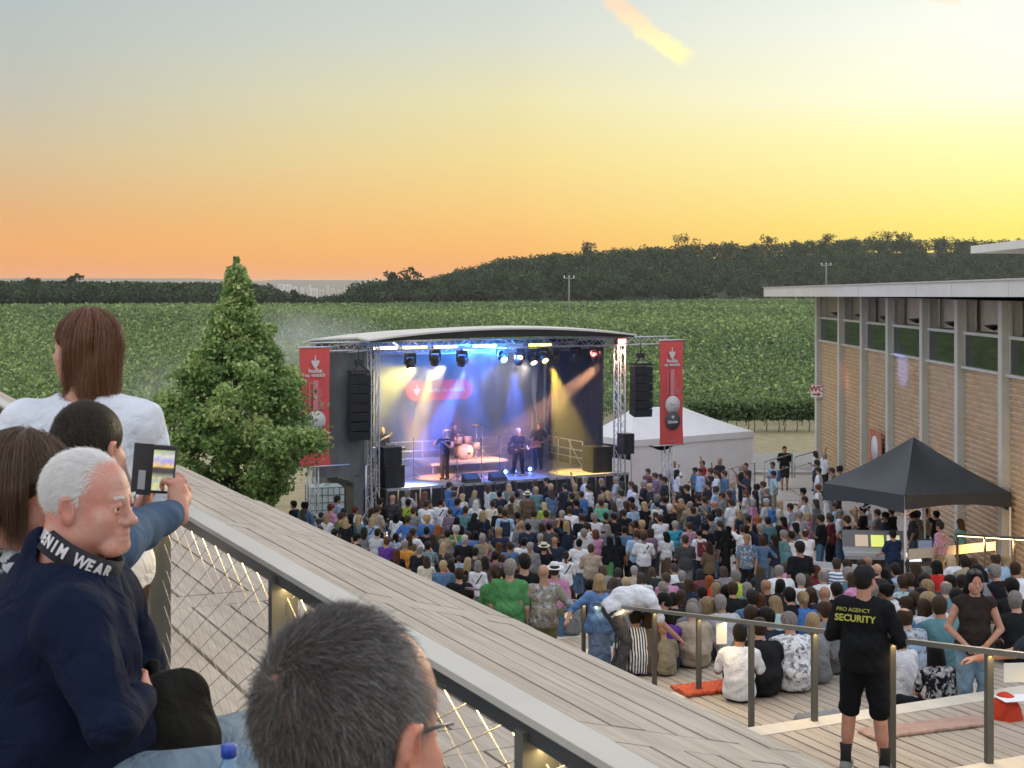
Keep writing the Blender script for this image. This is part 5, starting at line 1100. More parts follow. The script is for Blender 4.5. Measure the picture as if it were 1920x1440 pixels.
sub(m, cn[0], cn[1], ridge[1], ridge[0]); sub(m, cn[1], cn[2], ridge[1], ridge[1]); sub(m, cn[2], cn[3], ridge[0], ridge[1]); sub(m, cn[3], cn[0], ridge[0], ridge[0]); m.build('roof', m_tent, rt)
m = MB(); h = .26
for a, b in ((0, 1), (1, 2), (2, 3), (3, 0)): p, q = Vector(cn[a]), Vector(cn[b]); d = (q - p).normalized(); o_ = Vector((d.y, -d.x, 0)) * .03; m.prism([p + o_, q + o_, q + o_ - Vector((0, 0, h)), p + o_ - Vector((0, 0, h))], o_ * .3)
m.build('valance', m_tent, rt)
m = MB(); top = e - .2; n = 40
vs = []
for i in range(n + 1):
    x = TL * i / n; sag = .32 * math.exp(-((x - 1.7) / .7) ** 2) if x < 3.4 else 0
    for j in range(7): z = (top - sag) * j / 6; vs.append((x, .02 + .04 * math.sin(x * 2.6 + j * .5) * (1 - j / 6), z))
m.add(vs, [(i * 7 + j, (i + 1) * 7 + j, (i + 1) * 7 + j + 1, i * 7 + j + 1) for i in range(n) for j in range(6)], True)
m.quad((TL, 0, 0), (TL, TD, 0), (TL, TD, top), (TL, 0, top)); m.quad((0, TD, 0), (0, 0, 0), (0, 0, 1.3), (0, TD, 1.3)); m.quad((TL, TD, 0), (0, TD, 0), (0, TD, top), (TL, TD, top)); m.build('wall', m_tent, rt)
m = MB(); m.bb(.05, TL - .05, .35, .4, 0, e - .1); m.bb(.05, .1, .3, TD - .1, 0, e); m.build('inside_shade', m_tin, rt)  # near-black sheets stand in for the shade inside the tent
m = MB()
for x, y in ((0, 0), (TL, 0), (0, TD), (TL, TD), (3.4, 0)): m.tube([(x, y + .06, 0), (x, y + .06, e)], .03, 6)
m.build('frame', M_ALU, rt)
# black tent over the mixing desk
m_btent = mat('tent_black', (0.033, 0.040, 0.047), .6, var=.12, vscale=1.5, bump=.15, bscale=2.2)
pF = W(1696, 930, 40.85); pL = Vector((9.13, 43.4, 0)); pR = Vector((13.95, 41.35, 0)); pB = pL + pR - pF; e = 2.68
apx = W(1713, 819, 43.2)
rt = empty('black_tent', (pF.x, pF.y, 0), 0, 'black pop-up tent over the mixing desk in front of the brick building', 'tent'); O = Vector((pF.x, pF.y, 0))
cs = [Vector((p.x, p.y, e)) - O for p in (pF, pR, pB, pL)]; ap = Vector((apx.x, apx.y, apx.z)) - O
m = MB(); n = 10
for i in range(4):
    a, b = cs[i], cs[(i + 1) % 4]; vs = []
    for u in range(n + 1):
        for v in range(n + 1):
            p = (a * (1 - u / n) + b * (u / n)) * (1 - v / n) + ap * (v / n); w = math.sin(math.pi * u / n); p.z -= .16 * w * math.sin(math.pi * v / n) + .06 * math.sin(math.pi * v / n); vs.append(p)
    m.add(vs, [(u * (n + 1) + v, (u + 1) * (n + 1) + v, (u + 1) * (n + 1) + v + 1, u * (n + 1) + v + 1) for u in range(n) for v in range(n)], True)
m.build('roof', m_btent, rt)
m = MB()
for i in range(4):
    a, b = cs[i], cs[(i + 1) % 4]; d = (b - a).normalized(); o_ = Vector((d.y, -d.x, 0)) * .015; n = 16; vs = []
    for u in range(n + 1): p = a + (b - a) * u / n + o_; w = (.30 if i == 0 else .40) + .1 * abs(math.cos(math.pi * u / n)) ** 3; vs += [p, p - Vector((0, 0, w))]
    m.add(vs, [(2 * u, 2 * u + 2, 2 * u + 3, 2 * u + 1) for u in range(n)])
m.build('valance', m_btent, rt)
for c_ in cs: m = MB(); q = c_ * .985 + Vector((.02, .02, 0)); m.beam((q.x, q.y, 0), (q.x, q.y, e - .05), .045, .045); m.bb(q.x - .07, q.x + .07, q.y - .07, q.y + .07, 0, .01); m.build('leg', M_WHITE, rt)
m = MB()
for i in range(4):
    a, b = cs[i], cs[(i + 1) % 4]; 
    for k in range(4): p = a + (b - a) * k / 4; q = a + (b - a) * (k + 1) / 4; z0, z1 = (-.12, -.5) if k % 2 else (-.5, -.12); m.beam(p * .98 + Vector((0, 0, z0)), q * .98 + Vector((0, 0, z1)), .02, .03)
m.tube([(ap.x, ap.y, ap.z - .05), (ap.x, ap.y, e - .4)], .03, 8); m.build('frame', M_ALU, rt)
# mixing desk and its case
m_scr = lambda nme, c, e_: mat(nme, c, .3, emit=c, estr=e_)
c = W(1640, 1020, 41.6); rt = empty('mixing_desk', (c.x, c.y, 0), -.12, 'large grey mixing desk with three lit screens under the black tent', 'mixing desk')
m = MB(); m.prism([(-.85, -.35, .82), (-.85, .4, .98), (-.85, .4, 1.08), (-.85, -.35, .92)], (1.7, 0, 0)); m.build('surface', mat('desk_grey', (.30, .31, .32), .5), rt)
m = MB(); m.prism([(-.85, .3, 1.05), (-.85, .42, 1.05), (-.85, .55, 1.5), (-.85, .48, 1.5)], (1.7, 0, 0)); m.build('hood', mat('desk_dark', (.14, .145, .15), .5), rt)
for k, (cc, nn) in enumerate([((.35, .28, .2), 'a'), ((.5, .55, .12), 'b'), ((.42, .45, .28), 'c')]): m = MB(); x0 = -.5 + k * .44; m.prism([(x0, .285, 1.08), (x0, .46, 1.42), (x0, .452, 1.42), (x0, .277, 1.08)], (.36, 0, 0)); m.build('screen', m_scr('screen_' + nn, cc, .9), rt)
m = MB(); 
for k in range(34): m.bb(-.8 + k * .048, -.785 + k * .048, -.28, .1, .93 + .0, .99)
m.build('faders', mat('fader', (.6, .6, .62), .5), rt); m = MB(); m.bb(-.8, .8, -.2, .3, 0, .82); m.build('case', M_BLACK, rt)
c = W(1555, 1040, 38.6); rt = empty('road_case', (c.x + .1, c.y, 0), -.42, 'big black road case with aluminium edges left of the mixing desk', 'road case')
m = MB(); m.bb(-.95, .95, -.42, .42, .12, 1.12); m.build('body', M_BLACK, rt); m = MB()
for x in (-.96, .96):
    for y in (-.43, .43): m.bb(x - .03, x + .03, y - .03, y + .03, .12, 1.13)
for z in (.13, .85, 1.12):
    for y in (-.43, .43): m.bb(-.96, .96, y - .03, y + .03, z - .03, z + .03)
    for x in (-.96, .96): m.bb(x - .03, x + .03, -.43, .43, z - .03, z + .03)
m.build('edges', mat('bright_edge', (.62, .63, .62), .4, .3), rt); m = MB(); m.bb(-.92, .92, -.39, .39, 1.12, 1.135); m.build('lid_panel', mat('lid_grey', (.28, .29, .29), .6, var=.1), rt); m = MB()
for x in (-.8, .8):
    for y in (-.3, .3): m.lathe((x, y, .06), [(.06, -.03), (.06, .03)], 10, Matrix.Rotation(R(90), 3, 'Y'))
m.build('castors', M_STEEL, rt)
c = W(1730, 1000, 41.0); rt = empty('lighting_desk', (c.x, c.y, 0), .1, 'lighting desk with a monitor showing blue bars, right of the tent leg', 'lighting desk')
m = MB(); m.bb(-.55, .55, -.3, .3, .75, .85); m.beam((-.5, 0, 0), (-.5, 0, .75), .05, .4); m.beam((.5, 0, 0), (.5, 0, .75), .05, .4); m.build('table', M_STEEL, rt); m = MB(); m.bb(-.12, .5, .1, .14, 1.0, 1.42); m.bb(.1, .2, .1, .2, .85, 1.0); m.build('monitor', M_BLACK, rt)
m = MB(); m.bb(-.09, .3, .085, .099, 1.04, 1.39); m.build('screen', m_scr('screen_blue', (.08, .12, .2), .8), rt); m = MB(); m.bb(.36, .42, .08, .099, 1.08, 1.36); m.bb(.38, .5, .08, .099, .92, .98); m.build('blue_bar', m_scr('bar_blue', (.04, .05, 1), 2.2), rt)
m = MB(); m.prism([(-.5, -.25, .87), (-.12, -.25, .87), (-.12, .0, 1.05), (-.5, .0, 1.05)], (0, .01, .02)); m.build('glowing_sheet', m_scr('sheet_white', (.8, .8, .85), .9), rt)  # the sheet glows by its own emission; no lamp lights it
# barrier with pale cloth right of the tent, lit brick bay behind it
a, b = W(1703, 1032, 37.6), W(1862, 1004, 37.0); rt = empty('cloth_barrier', (a.x, a.y, 0), math.atan2(b.y - a.y, b.x - a.x), 'long beige cloth panel tied along a rail by the lit brick wall', 'barrier'); Lb = (b - a).length
m = MB(); n = 20; vs = []
for i in range(n + 1): x = Lb * i / n; s = .02 * math.sin(i * .9); f_ = i / n; vs += [(x, s, 1.76 + .30 * f_), (x, s, 1.49 + .36 * f_)]
m.add(vs, [(2 * i, 2 * i + 2, 2 * i + 3, 2 * i + 1) for i in range(n)], True); m.build('cloth', mat('beige_cloth', (.50, .44, .33), .9, var=.08), rt)
m = MB(); 
for x in (0, Lb * .5, Lb): m.beam((x, .05, 0), (x, .05, 1.78 + .3 * x / Lb), .05, .05)
m.beam((0, .05, 1.5), (Lb, .05, 1.86), .04, .04); m.build('frame', M_STEEL, rt)
a, b = W(1795, 1002, 36.6), W(1960, 1012, 33.5); rt = empty('wall_railing', (0, 0, 0), 0, 'dark metal railing close to the brick wall with a warm light under it', 'railing')
m = MB(); P1, P2 = Vector((a.x, a.y, a.z)), Vector((b.x, b.y, b.z)); m.tube([P1, P2], .03, 8); m.build('handrail', M_STEEL, rt)
for k in range(4): p = P1 + (P2 - P1) * k / 3; m = MB(); m.beam((p.x, p.y, p.z - 1.15), p, .05, .05); m.build('post', M_STEEL, rt)
m = MB(); m.beam(P1 - Vector((0, 0, .04)), P2 - Vector((0, 0, .04)), .015, .01); m.build('light_strip', m_led, rt)
for k in range(3): p = P1 + (P2 - P1) * (k + .5) / 3; o = lamp('AREA', 'rail_lamp', p - Vector((-.1, 0, .06)), 110, (1, .6, .22), (p.x + 1.2, p.y, p.z - 1.0), size=1.2, size_y=.05)
# handrails by the ramp
def hoop(px0, y0, px1, y1, Y0, Y1, hgt, lab):
    a, b = W(px0, y0, Y0), W(px1, y1, Y1); rt = empty('ramp_handrail', (a.x, a.y, 0), 0, lab, 'handrail', 'steel handrails by the ramp'); A, Bv = Vector((0, 0, a.z)), Vector((b.x - a.x, b.y - a.y, b.z))
    m = MB(); m.tube([(A.x, A.y, A.z - hgt), A, Bv, (Bv.x, Bv.y, Bv.z - hgt)], .028, 6); m.build('hoop', M_GALV, rt); m = MB(); m.tube([(A.x, A.y, A.z - hgt * .5), (Bv.x, Bv.y, Bv.z - hgt * .5)], .018, 6); m.build('mid_bar', M_GALV, rt)
hoop(1433, 866, 1485, 851, 58.5, 60.5, 1.0, 'steel handrail beside the standing guard in shorts'); hoop(1366, 879, 1415, 867, 58, 59.5, .9, 'steel handrail in front of the right end of the white tent'); hoop(1490, 857, 1530, 846, 63, 64.5, .9, 'steel handrail left of the corner pillar')

# ---------------------------------------------------------------- stage smoke (real volumes)
def smoke(name, mb, dens, col, label, noise=None):
    m = bpy.data.materials.new(name); m.use_nodes = True; t = m.node_tree; t.nodes.remove(t.nodes['Principled BSDF']); v = N('ShaderNodeVolumePrincipled', t)
    v.inputs['Color'].default_value = (*col, 1); v.inputs['Density'].default_value = dens; v.inputs['Anisotropy'].default_value = .2; L(v.outputs[0], t.nodes['Material Output'].inputs['Volume'], t)
    if noise:
        tcn = N('ShaderNodeTexCoord', t); nz = N('ShaderNodeTexNoise', t); nz.inputs['Scale'].default_value = noise[0]; nz.inputs['Detail'].default_value = 3; L(tcn.outputs['Object'], nz.inputs[0], t)
        gr = N('ShaderNodeVectorMath', t, operation='LENGTH'); mp = N('ShaderNodeMapping', t); mp.vector_type = 'POINT'; mp.inputs['Scale'].default_value = noise[1]; L(tcn.outputs['Object'], mp.inputs[0], t); L(mp.outputs[0], gr.inputs[0], t)
        L(MATH('MULTIPLY', MATH('MULTIPLY', MR(nz.outputs[0], .38, .7, 0, 1, tree=t), MR(gr.outputs['Value'], 1.0, .2, 0, 1, tree=t), t), dens, t), v.inputs['Density'], t)
    o = mb.build(name, m); tag(o, label, 'smoke', kind='stuff'); return o
mb = MB(); mb.box((0, 0, 0), (4.7, 2.45, 2.35)); o = smoke('stage_smoke', mb, .085, (.9, .9, .95), 'thin stage smoke hanging inside the stage, lit by the coloured lamps'); o.location = SP(0, 2.75, 3.95); o.rotation_euler = (0, 0, SANG)
mb = MB(); mb.box((0, 0, 0), (4.5, 3, 1.6)); o = smoke('drifting_smoke', mb, .30, (.9, .95, .95), 'pale smoke drifting over the vines left of the stage roof', (.35, (.22, .33, .62))); o.location = W(548, 640, 60)
mb = MB(); mb.box((0, 0, 0), (3.6, 3, 3.2)); o = smoke('drifting_smoke', mb, .22, (.9, .95, .95), 'pale smoke drifting between the white-shirted woman and the green tree', (.3, (.28, .33, .31))); o.location = W(290, 790, 62)
# ================================================================ the audience
CC = dict(white=(.70, .72, .76), black=(.014, .015, .018), navy=(.022, .032, .06), blue=(.06, .16, .42), lightblue=(.32, .45, .62), denim=(.09, .17, .29), grey=(.20, .21, .22), lightgrey=(.42, .44, .46), darkgrey=(.06, .062, .07),
    green=(.09, .28, .10), lime=(.36, .50, .07), purple=(.12, .05, .28), mauve=(.20, .13, .20), orange=(.62, .28, .05), pink=(.55, .25, .42), magenta=(.35, .03, .17), red=(.50, .03, .025), turquoise=(.05, .36, .50), beige=(.42, .35, .27),
    brown=(.13, .09, .06), khaki=(.27, .24, .17), cream=(.62, .58, .46), maroon=(.15, .03, .04), teal=(.10, .22, .25), aqua=(.36, .52, .52), mint=(.12, .42, .28), olive=(.16, .17, .07), skin=(.45, .27, .19))
CC = {k: tuple(v) for k, v in CC.items()}; CC['light blue'] = CC.pop('lightblue'); CC['light grey'] = CC.pop('lightgrey'); CC['dark grey'] = CC.pop('darkgrey')
HC = dict(dark=(.022, .018, .015), black=(.010, .010, .011), brown=(.055, .035, .022), blonde=(.38, .28, .16), grey=(.27, .26, .25), white=(.52, .51, .50), auburn=(.12, .045, .022), red=(.35, .10, .03), bald=(.40, .24, .17), pink=(.38, .26, .2))
SKINS = [(.44, .27, .19), (.50, .32, .235), (.38, .22, .15), (.34, .19, .12)]
HB_ = {'short': 'short', 'long': 'long', 'vlong': 'very long', 'bob': 'bobbed', 'pony': 'ponytailed', 'bun': 'bunned', 'curly': 'curly', 'balding': 'thinning', 'bald': 'bald'}
rest_c = ['navy', 'black', 'dark grey', 'denim', 'khaki', 'denim', 'black', 'grey']
# px py hair style shirt [opts]; px,py = top of the head in the photograph
CROWD = '''551 938 dark short black l
572 940 black curly denim
570 953 brown long navy r
555 970 brown short grey
573 978 blonde bob grey
587 966 brown short light_blue c
620 944 red cap pink
632 929 dark short light_blue
644 952 black long grey
602 960 black short dark_grey c
614 963 blonde vlong white
666 948 auburn short white
658 963 black long black
648 971 blonde long black
673 965 blonde vlong teal
697 952 brown long black p
698 969 blonde long light_blue strap
708 947 brown short beige
713 933 dark short black
669 999 black short black r
736 927 bald bald dark_grey
764 917 grey short light_grey w
765 935 black short lime strap
743 960 black long white d
750 951 brown long black
764 966 navy cap blue
708 990 dark short light_grey w
725 1006 auburn short purple
742 999 black bob light_blue
759 1011 grey balding orange
767 1000 brown long brown
744 1029 auburn vlong black
774 990 brown short white
787 1021 grey balding black w
786 1051 black short grey c
796 921 auburn long brown
842 903 black cap blue phone
852 919 brown balding blue
858 934 dark short blue strap
867 925 blonde bob white
873 948 blonde cap teal
890 919 blonde long grey
892 937 white long white
800 937 brown short white w
826 934 dark short white strap
844 953 brown bun mauve
857 968 black long black
801 964 blonde curly blue
800 987 black short black
820 983 red long brown
839 992 dark short khaki w
855 984 white curly green
877 995 brown short blue
871 1002 white short black
890 961 dark vlong black
892 995 black bob denim
905 957 blonde long navy
917 908 brown long white
933 907 dark short aqua
936 919 black short navy
924 937 brown short cream strap
938 949 brown short black
947 954 brown short light_blue pack:navy
957 944 brown long brown
960 929 white cap khaki w
954 906 blonde long grey
962 901 dark long black
970 920 dark short white p
982 902 dark long grey
989 921 cream hat brown
1003 900 brown long denim
1005 912 blonde short teal
1025 895 dark short black
1033 906 blonde short black
1033 917 brown long denim
1020 941 blonde long lime phone
1024 956 brown short mauve
970 960 black bun navy
936 987 blonde short navy
920 999 brown pony pink
936 1017 auburn long black
972 980 blonde vlong white fold
978 976 blonde short grey
990 980 black short navy w
1016 980 brown long dark_grey
1029 979 black short dark_grey w
1013 999 grey short navy
982 1007 black short white
994 1018 grey short grey w
1020 1021 cream hat black
1040 1006 bald bald navy w
831 1017 blonde vlong dark_grey
831 1054 blonde short denim
845 1047 dark vlong black
860 1041 dark short light_blue c
877 1044 blonde vlong black
896 1050 grey bob white strap
802 1015 dark short teal p
799 1042 brown long cream
891 1026 dark short dark_grey
909 1042 dark long brown
929 1032 black short mauve
941 1038 brown bob dark_grey
954 1044 dark bob black
861 1070 brown short black
872 1077 brown short red c
930 1058 brown pony green rail phone
956 1055 grey short green rail w
1059 905 dark short navy clap
1078 906 blonde short olive
1075 893 dark short black up
1097 892 grey balding white w
1104 907 dark short white strap
1090 920 dark short blue s
1073 923 brown short black
1128 896 blonde long black
1132 911 dark short teal
1155 892 grey short light_grey
1139 920 blonde long black d
1128 926 blonde short beige
1127 936 black cap mint
1165 918 dark short light_grey w
1166 902 dark long grey
1174 939 brown long black
1184 931 black short denim
1186 942 brown short light_blue
1183 902 brown short white
1190 908 dark long white p
1170 954 black cap black strap
1207 899 grey short black
1218 906 blonde short black
1215 878 brown short maroon w
1228 886 brown short mauve
1238 888 brown long grey clap
1246 893 dark short black
1269 880 black long white up r
1232 926 grey curly light_blue p
1232 939 black bun white p
1246 930 dark short navy
1269 928 black long orange
1256 944 white short black w
1208 940 blonde long black
1230 960 brown long dark_grey
1238 964 brown short white w phone
1266 976 grey short turquoise strap
1249 996 black long white hips k:brown
1207 998 brown short white strap
1193 992 brown short light_blue
1184 979 brown short black f
1192 975 black short orange
1204 975 blonde short brown
1158 1004 black vlong black dr
1143 1004 black vlong black k:green
1138 982 grey long grey
1117 992 auburn bob pink
1095 991 grey short light_grey w
1093 1007 blonde short cream c
1136 960 dark short black w
1151 961 dark short black
1115 961 grey curly white
1107 949 black long black
1091 962 brown short black w
1068 949 brown short white w
1054 956 grey short brown
1062 976 blonde vlong navy
1051 973 dark long black
1086 1017 black short white w hips
1108 1019 brown short beige d
1061 1033 dark pony white strap
1040 1059 white hat pink
1264 863 bald balding white
1317 863 black short red
1303 876 black bun teal
1313 878 dark short light_blue
1332 877 brown short black
1350 858 bald bald black
1344 882 brown short white
1358 882 brown short denim
1373 902 blonde long denim
1391 870 bald bald black l
1399 867 brown short black
1400 881 brown short navy phone
1449 865 brown short light_blue pack:blue
1450 882 dark short aqua strap b:khaki
1431 902 brown short grey
1418 907 black curly white
1437 913 bald balding dark_grey
1416 919 black long black
1398 918 auburn bob white
1367 919 brown long dark_grey
1354 922 brown short grey
1371 934 brown short white w
1342 911 brown curly lightblue
1328 901 dark short black
1320 930 dark_grey cap dark_grey p
1341 938 bald bald black
1347 953 dark bob light_blue d
1294 939 bald balding khaki w
1277 934 blonde long brown
1279 911 black long black
1288 908 brown short black
1310 926 dark short black
1293 978 brown short pink p
1311 992 black bun white pack:maroon
1322 980 black curly black
1359 991 black long black dr
1406 966 dark short black w
1421 968 red bob white s
1412 935 grey bob pink
1437 934 white short light_grey pack:blue w b:denim
1462 938 blonde long cream l
1482 943 brown short light_grey
1506 914 black short beige l
1509 930 brown short light_grey v w
1498 958 grey short light_grey
1469 968 black long maroon
1492 979 black vlong grey
1470 995 grey short teal w b:denim
1483 996 dark short white
1510 999 brown balding white w
1460 984 black long black
1452 1004 dark long navy
1400 1008 blonde short denim p f
1429 1011 brown bob denim w b:denim
1529 845 dark long white l
1546 848 grey balding white r
1532 862 dark short black l
1535 876 dark short white l
1574 873 black curly beige l phone
1560 876 brown short khaki l
1534 908 auburn short white strap l
1539 964 dark short black l
1557 964 brown short maroon
1575 954 grey short white l
1588 969 brown short black
1567 941 brown short light_blue l
1602 951 blonde long beige
1626 941 dark short white l phone
1645 954 brown short grey l
1618 948 black short black
1672 950 dark short black
1712 962 dark curly dark_grey l
1737 952 brown short beige l
1756 964 black short black
1763 980 dark short pink p
1801 974 brown long teal
1720 958 brown short grey
1660 960 dark short navy l
1270 1057 brown short white T
1019 1061 bald bald khaki p rail w b:olive
983 1036 dark short black rail hips w b:khaki
1073 1095 brown long grey T
1054 1088 brown short dark_grey T
1149 1082 brown long dark_grey T
1177 1083 blonde short black T
1105 1088 black short black T
1206 1074 brown bob white T
1252 1075 brown short pink T
1280 1071 grey short black T w
1248 1091 grey pony teal T w
1318 1066 black long maroon p T
1335 1078 red bob red T
1276 1107 brown long black T
1299 1122 grey pony grey T
1333 1110 blonde bob navy T
1232 1126 black short navy T
1248 1137 dark long purple T
1302 1132 grey short beige T w leg:cross
1196 1141 dark short navy v T
1223 1147 brown bob brown T
1249 1172 bald bald khaki T c
1362 1061 brown vlong grey T
1387 1070 grey short lime T w
1428 1061 brown long black T
1465 1059 grey balding white T w
1477 1054 brown bob pink T
1446 1087 bald bald black T w
1468 1085 black vlong black T
1516 1078 brown vlong grey T phone
1537 1060 auburn long maroon T
1549 1065 grey balding white T w
1573 1045 brown short denim s T w
1507 1110 blonde pony blue T
1550 1100 bald bald navy T w
1461 1119 blonde vlong aqua T
1428 1113 auburn long aqua T
1359 1116 grey short light_grey T w
1365 1098 black bob black T
1488 1149 grey short white p T w
1531 1151 blonde bob grey T
1386 1171 dark short white T
1428 1160 brown short black T w
1412 1100 dark short denim T
1590 1110 brown short grey T
1649 1052 bald bald black T w
1637 1037 bald bald dark_grey T
1690 1055 dark short light_blue T
1698 1072 navy cap aqua p T
1681 1093 black bun white T l
1659 1087 dark short navy T
1646 1093 grey balding grey T
1726 1047 brown long black T
1764 1052 black bob red T
1742 1077 dark short dark_grey T
1752 1087 blonde bob beige T
1741 1094 black short white T
1778 1090 grey balding teal T w
1794 1078 dark bob black T
1710 1117 brown long white T
1736 1125 brown vlong denim T
1756 1112 blonde short white T w
1711 1141 brown balding light_blue p T
1792 1040 blonde vlong white T
1816 1039 dark short khaki T w
1874 1030 brown balding light_blue T w
1895 1034 blonde long dark_grey T
1879 1058 grey short black T
1904 1080 black short black T
1852 1069 black long maroon T
1697 1180 black bob white T n1
1763 1207 black vlong black p T n1
1776 1140 brown pony magenta T n2
1598 1046 brown short dark_grey T
1609 1075 brown bob pink T
1840 1052 black short grey T
1135 1058 brown long grey T
1160 1064 dark short navy T
1190 1060 grey short beige T
1225 1063 brown bob black T
1300 1086 brown long navy T
1320 1100 dark short grey T
1348 1088 blonde bob pink T
1375 1092 brown short black T
1405 1084 grey bob teal T
1420 1132 brown short grey T
1445 1140 dark short navy T
1490 1098 black short black T
1503 1072 grey short white T
1527 1100 brown bob maroon T
1560 1128 brown short grey T w
1575 1088 dark short black T
1600 1064 grey short teal T
1620 1050 brown short black T
1665 1066 black long grey T
1715 1075 brown short blue T
1730 1100 brown pony white T
1770 1120 brown short teal T
1800 1105 black short grey T
1810 1078 dark short white T
1830 1046 brown long black T
1910 1052 brown short white T
1912 1110 grey short black T
1655 1130 dark short grey T w
1270 1112 dark short black T
1215 1108 brown bob teal T
1175 1115 dark short grey T
600 985 brown short navy
628 990 dark short black
640 960 brown short olive
683 988 dark long grey
775 950 brown short grey
812 1000 brown long navy
905 1000 grey short khaki
955 1015 brown short denim
1000 955 dark short grey
1080 935 black short navy
1100 978 brown short white
1150 940 brown long grey
1170 985 dark short denim
1220 990 brown bob mauve
1300 950 brown short navy
1332 962 dark short grey
1385 955 blonde long navy
1392 985 brown short white
1440 968 dark short teal
1350 975 brown pony black
1285 1002 brown short dark_grey
1330 1015 dark long brown
1425 985 grey short navy
1500 1020 dark short black
1530 935 brown long grey
1515 960 blonde bob pink'''
def proto(nm, fem, arms, sit=None, sleeve='short', legs='long', wide=1.0, belly=0.0, h=.021):
    J = stand_joints(arms, 0, fem) if sit is None else sit_joints(sit, fem)
    return figure(nm, J, h, fem, sleeve, legs, belly, wide, detail=False, fold=.006)
PR = {}
for a in ('down', 'fold', 'phone', 'hips', 'up', 'clap'):
    PR['m', a] = proto('m' + a, False, a, wide=1.0, belly=.08); PR['f', a] = proto('f' + a, True, a)
PR['w', 'down'] = proto('wdown', False, 'down', wide=1.16, belly=.35); PR['w', 'fold'] = proto('wfold', False, 'fold', wide=1.16, belly=.35); PR['w', 'phone'] = proto('wphone', False, 'phone', wide=1.14, belly=.35); PR['w', 'hips'] = proto('whips', False, 'hips', sleeve='long', wide=1.12, belly=.2)
PR['d', 'down'] = proto('ddown', True, 'down', legs='dress'); PR['d', 'fold'] = proto('dfold', True, 'fold', legs='skirt')
for a in ('up', 'down', 'cross'):
    PR['m', 'sit' + a] = proto('msit' + a, False, '', a, wide=1.0, belly=.1); PR['w', 'sit' + a] = proto('wsit' + a, False, '', a, wide=1.18, belly=.5); PR['f', 'sit' + a] = proto('fsit' + a, True, '', a)


HAIRM = {s: sdf_mesh('hair_' + s, hair_prims(s), .011) for s in ('short', 'long', 'vlong', 'bob', 'pony', 'bun', 'curly', 'balding', 'cap', 'hat')}
m = MB(); m.box((0, -.02, 0), (.15, .075, .2)); m.box((0, -.1, -.05), (.11, .03, .12)); PACK = sdf_mesh('backpack', [B((0, -.06, 0), (.145, .08, .21), .05), B((0, -.15, -.06), (.11, .035, .11), .03, k=.02)] + [C((s * .1, .0, .2), (s * .12, .1, .26), .018, .018) for s in (-1, 1)], .018)
PHONE = bpy.data.meshes.new('phone'); mb = MB(); mb.box((0, 0, 0), (.038, .005, .078)); PHONE = mb.mesh('phone'); PHONE.materials.append(M_BLACK)
STAGE_C = Vector((0, 52, 0))
def place_stand(px, py, H, rail=False):
    """ground point of a person whose head top (height H above the feet) shows at px,py, standing on the square or on a step"""
    def err(Y):
        x = (px - 960) * Y / F; t_ = -UU.y * x + VV.y * Y; z = step_z(t_) if (x * UU.x + Y * UU.y) > 4.5 else 0.0
        return abs(EYE - (py - 540) * Y / F - H - z), x, z
    rng_ = np.arange(20.5, 27, .05) if rail else np.arange(70, 12, -.05); best = (9, 0, 0, 0)
    for Y in rng_:
        e, x, z = err(Y)
        if e < best[0]: best = (e, x, Y, z)
        elif best[0] < .12: break
    return best
def place_sit(px, py, H, nk=()):
    best = None
    for k in (nk or range(-1, 9)):
        Y = F * (EYE - tz(k) - H) / (py - 540); x = (px - 960) * Y / F; t_ = -UU.y * x + VV.y * Y; lo, hi = tt(k - 1) + .15, tt(k) + .05; e = max(0, lo - t_, t_ - hi)
        if best is None or e < best[0] - .02: best = (e, x, Y, tz(k), k)
        if best[0] < .25: break
    e, x, Y, z, k = best; t_ = -UU.y * x + VV.y * Y
    if t_ > tt(k) - .02: d_ = t_ - tt(k) + .05; Y -= d_ / VV.y; x = (px - 960) * Y / F
    return best[0], x, Y, z, k
def strap_mesh(a):
    mb = MB(); a1 = []
    for i in range(13):
        s = i / 12; x = .12 - .26 * s; z = 1.43 - .40 * s; y = -.135 + .05 * abs(s - .5) - .005 * math.sin(s * 6); a1.append(Vector((x, y, z)))
    for i in range(12): mb.beam(a1[i], a1[i + 1], .03, .008, up=(0, 1, 0))
    return mb.mesh('strap')
STRAP = strap_mesh(0)
PEOPLE = []
cr = random.Random(11)
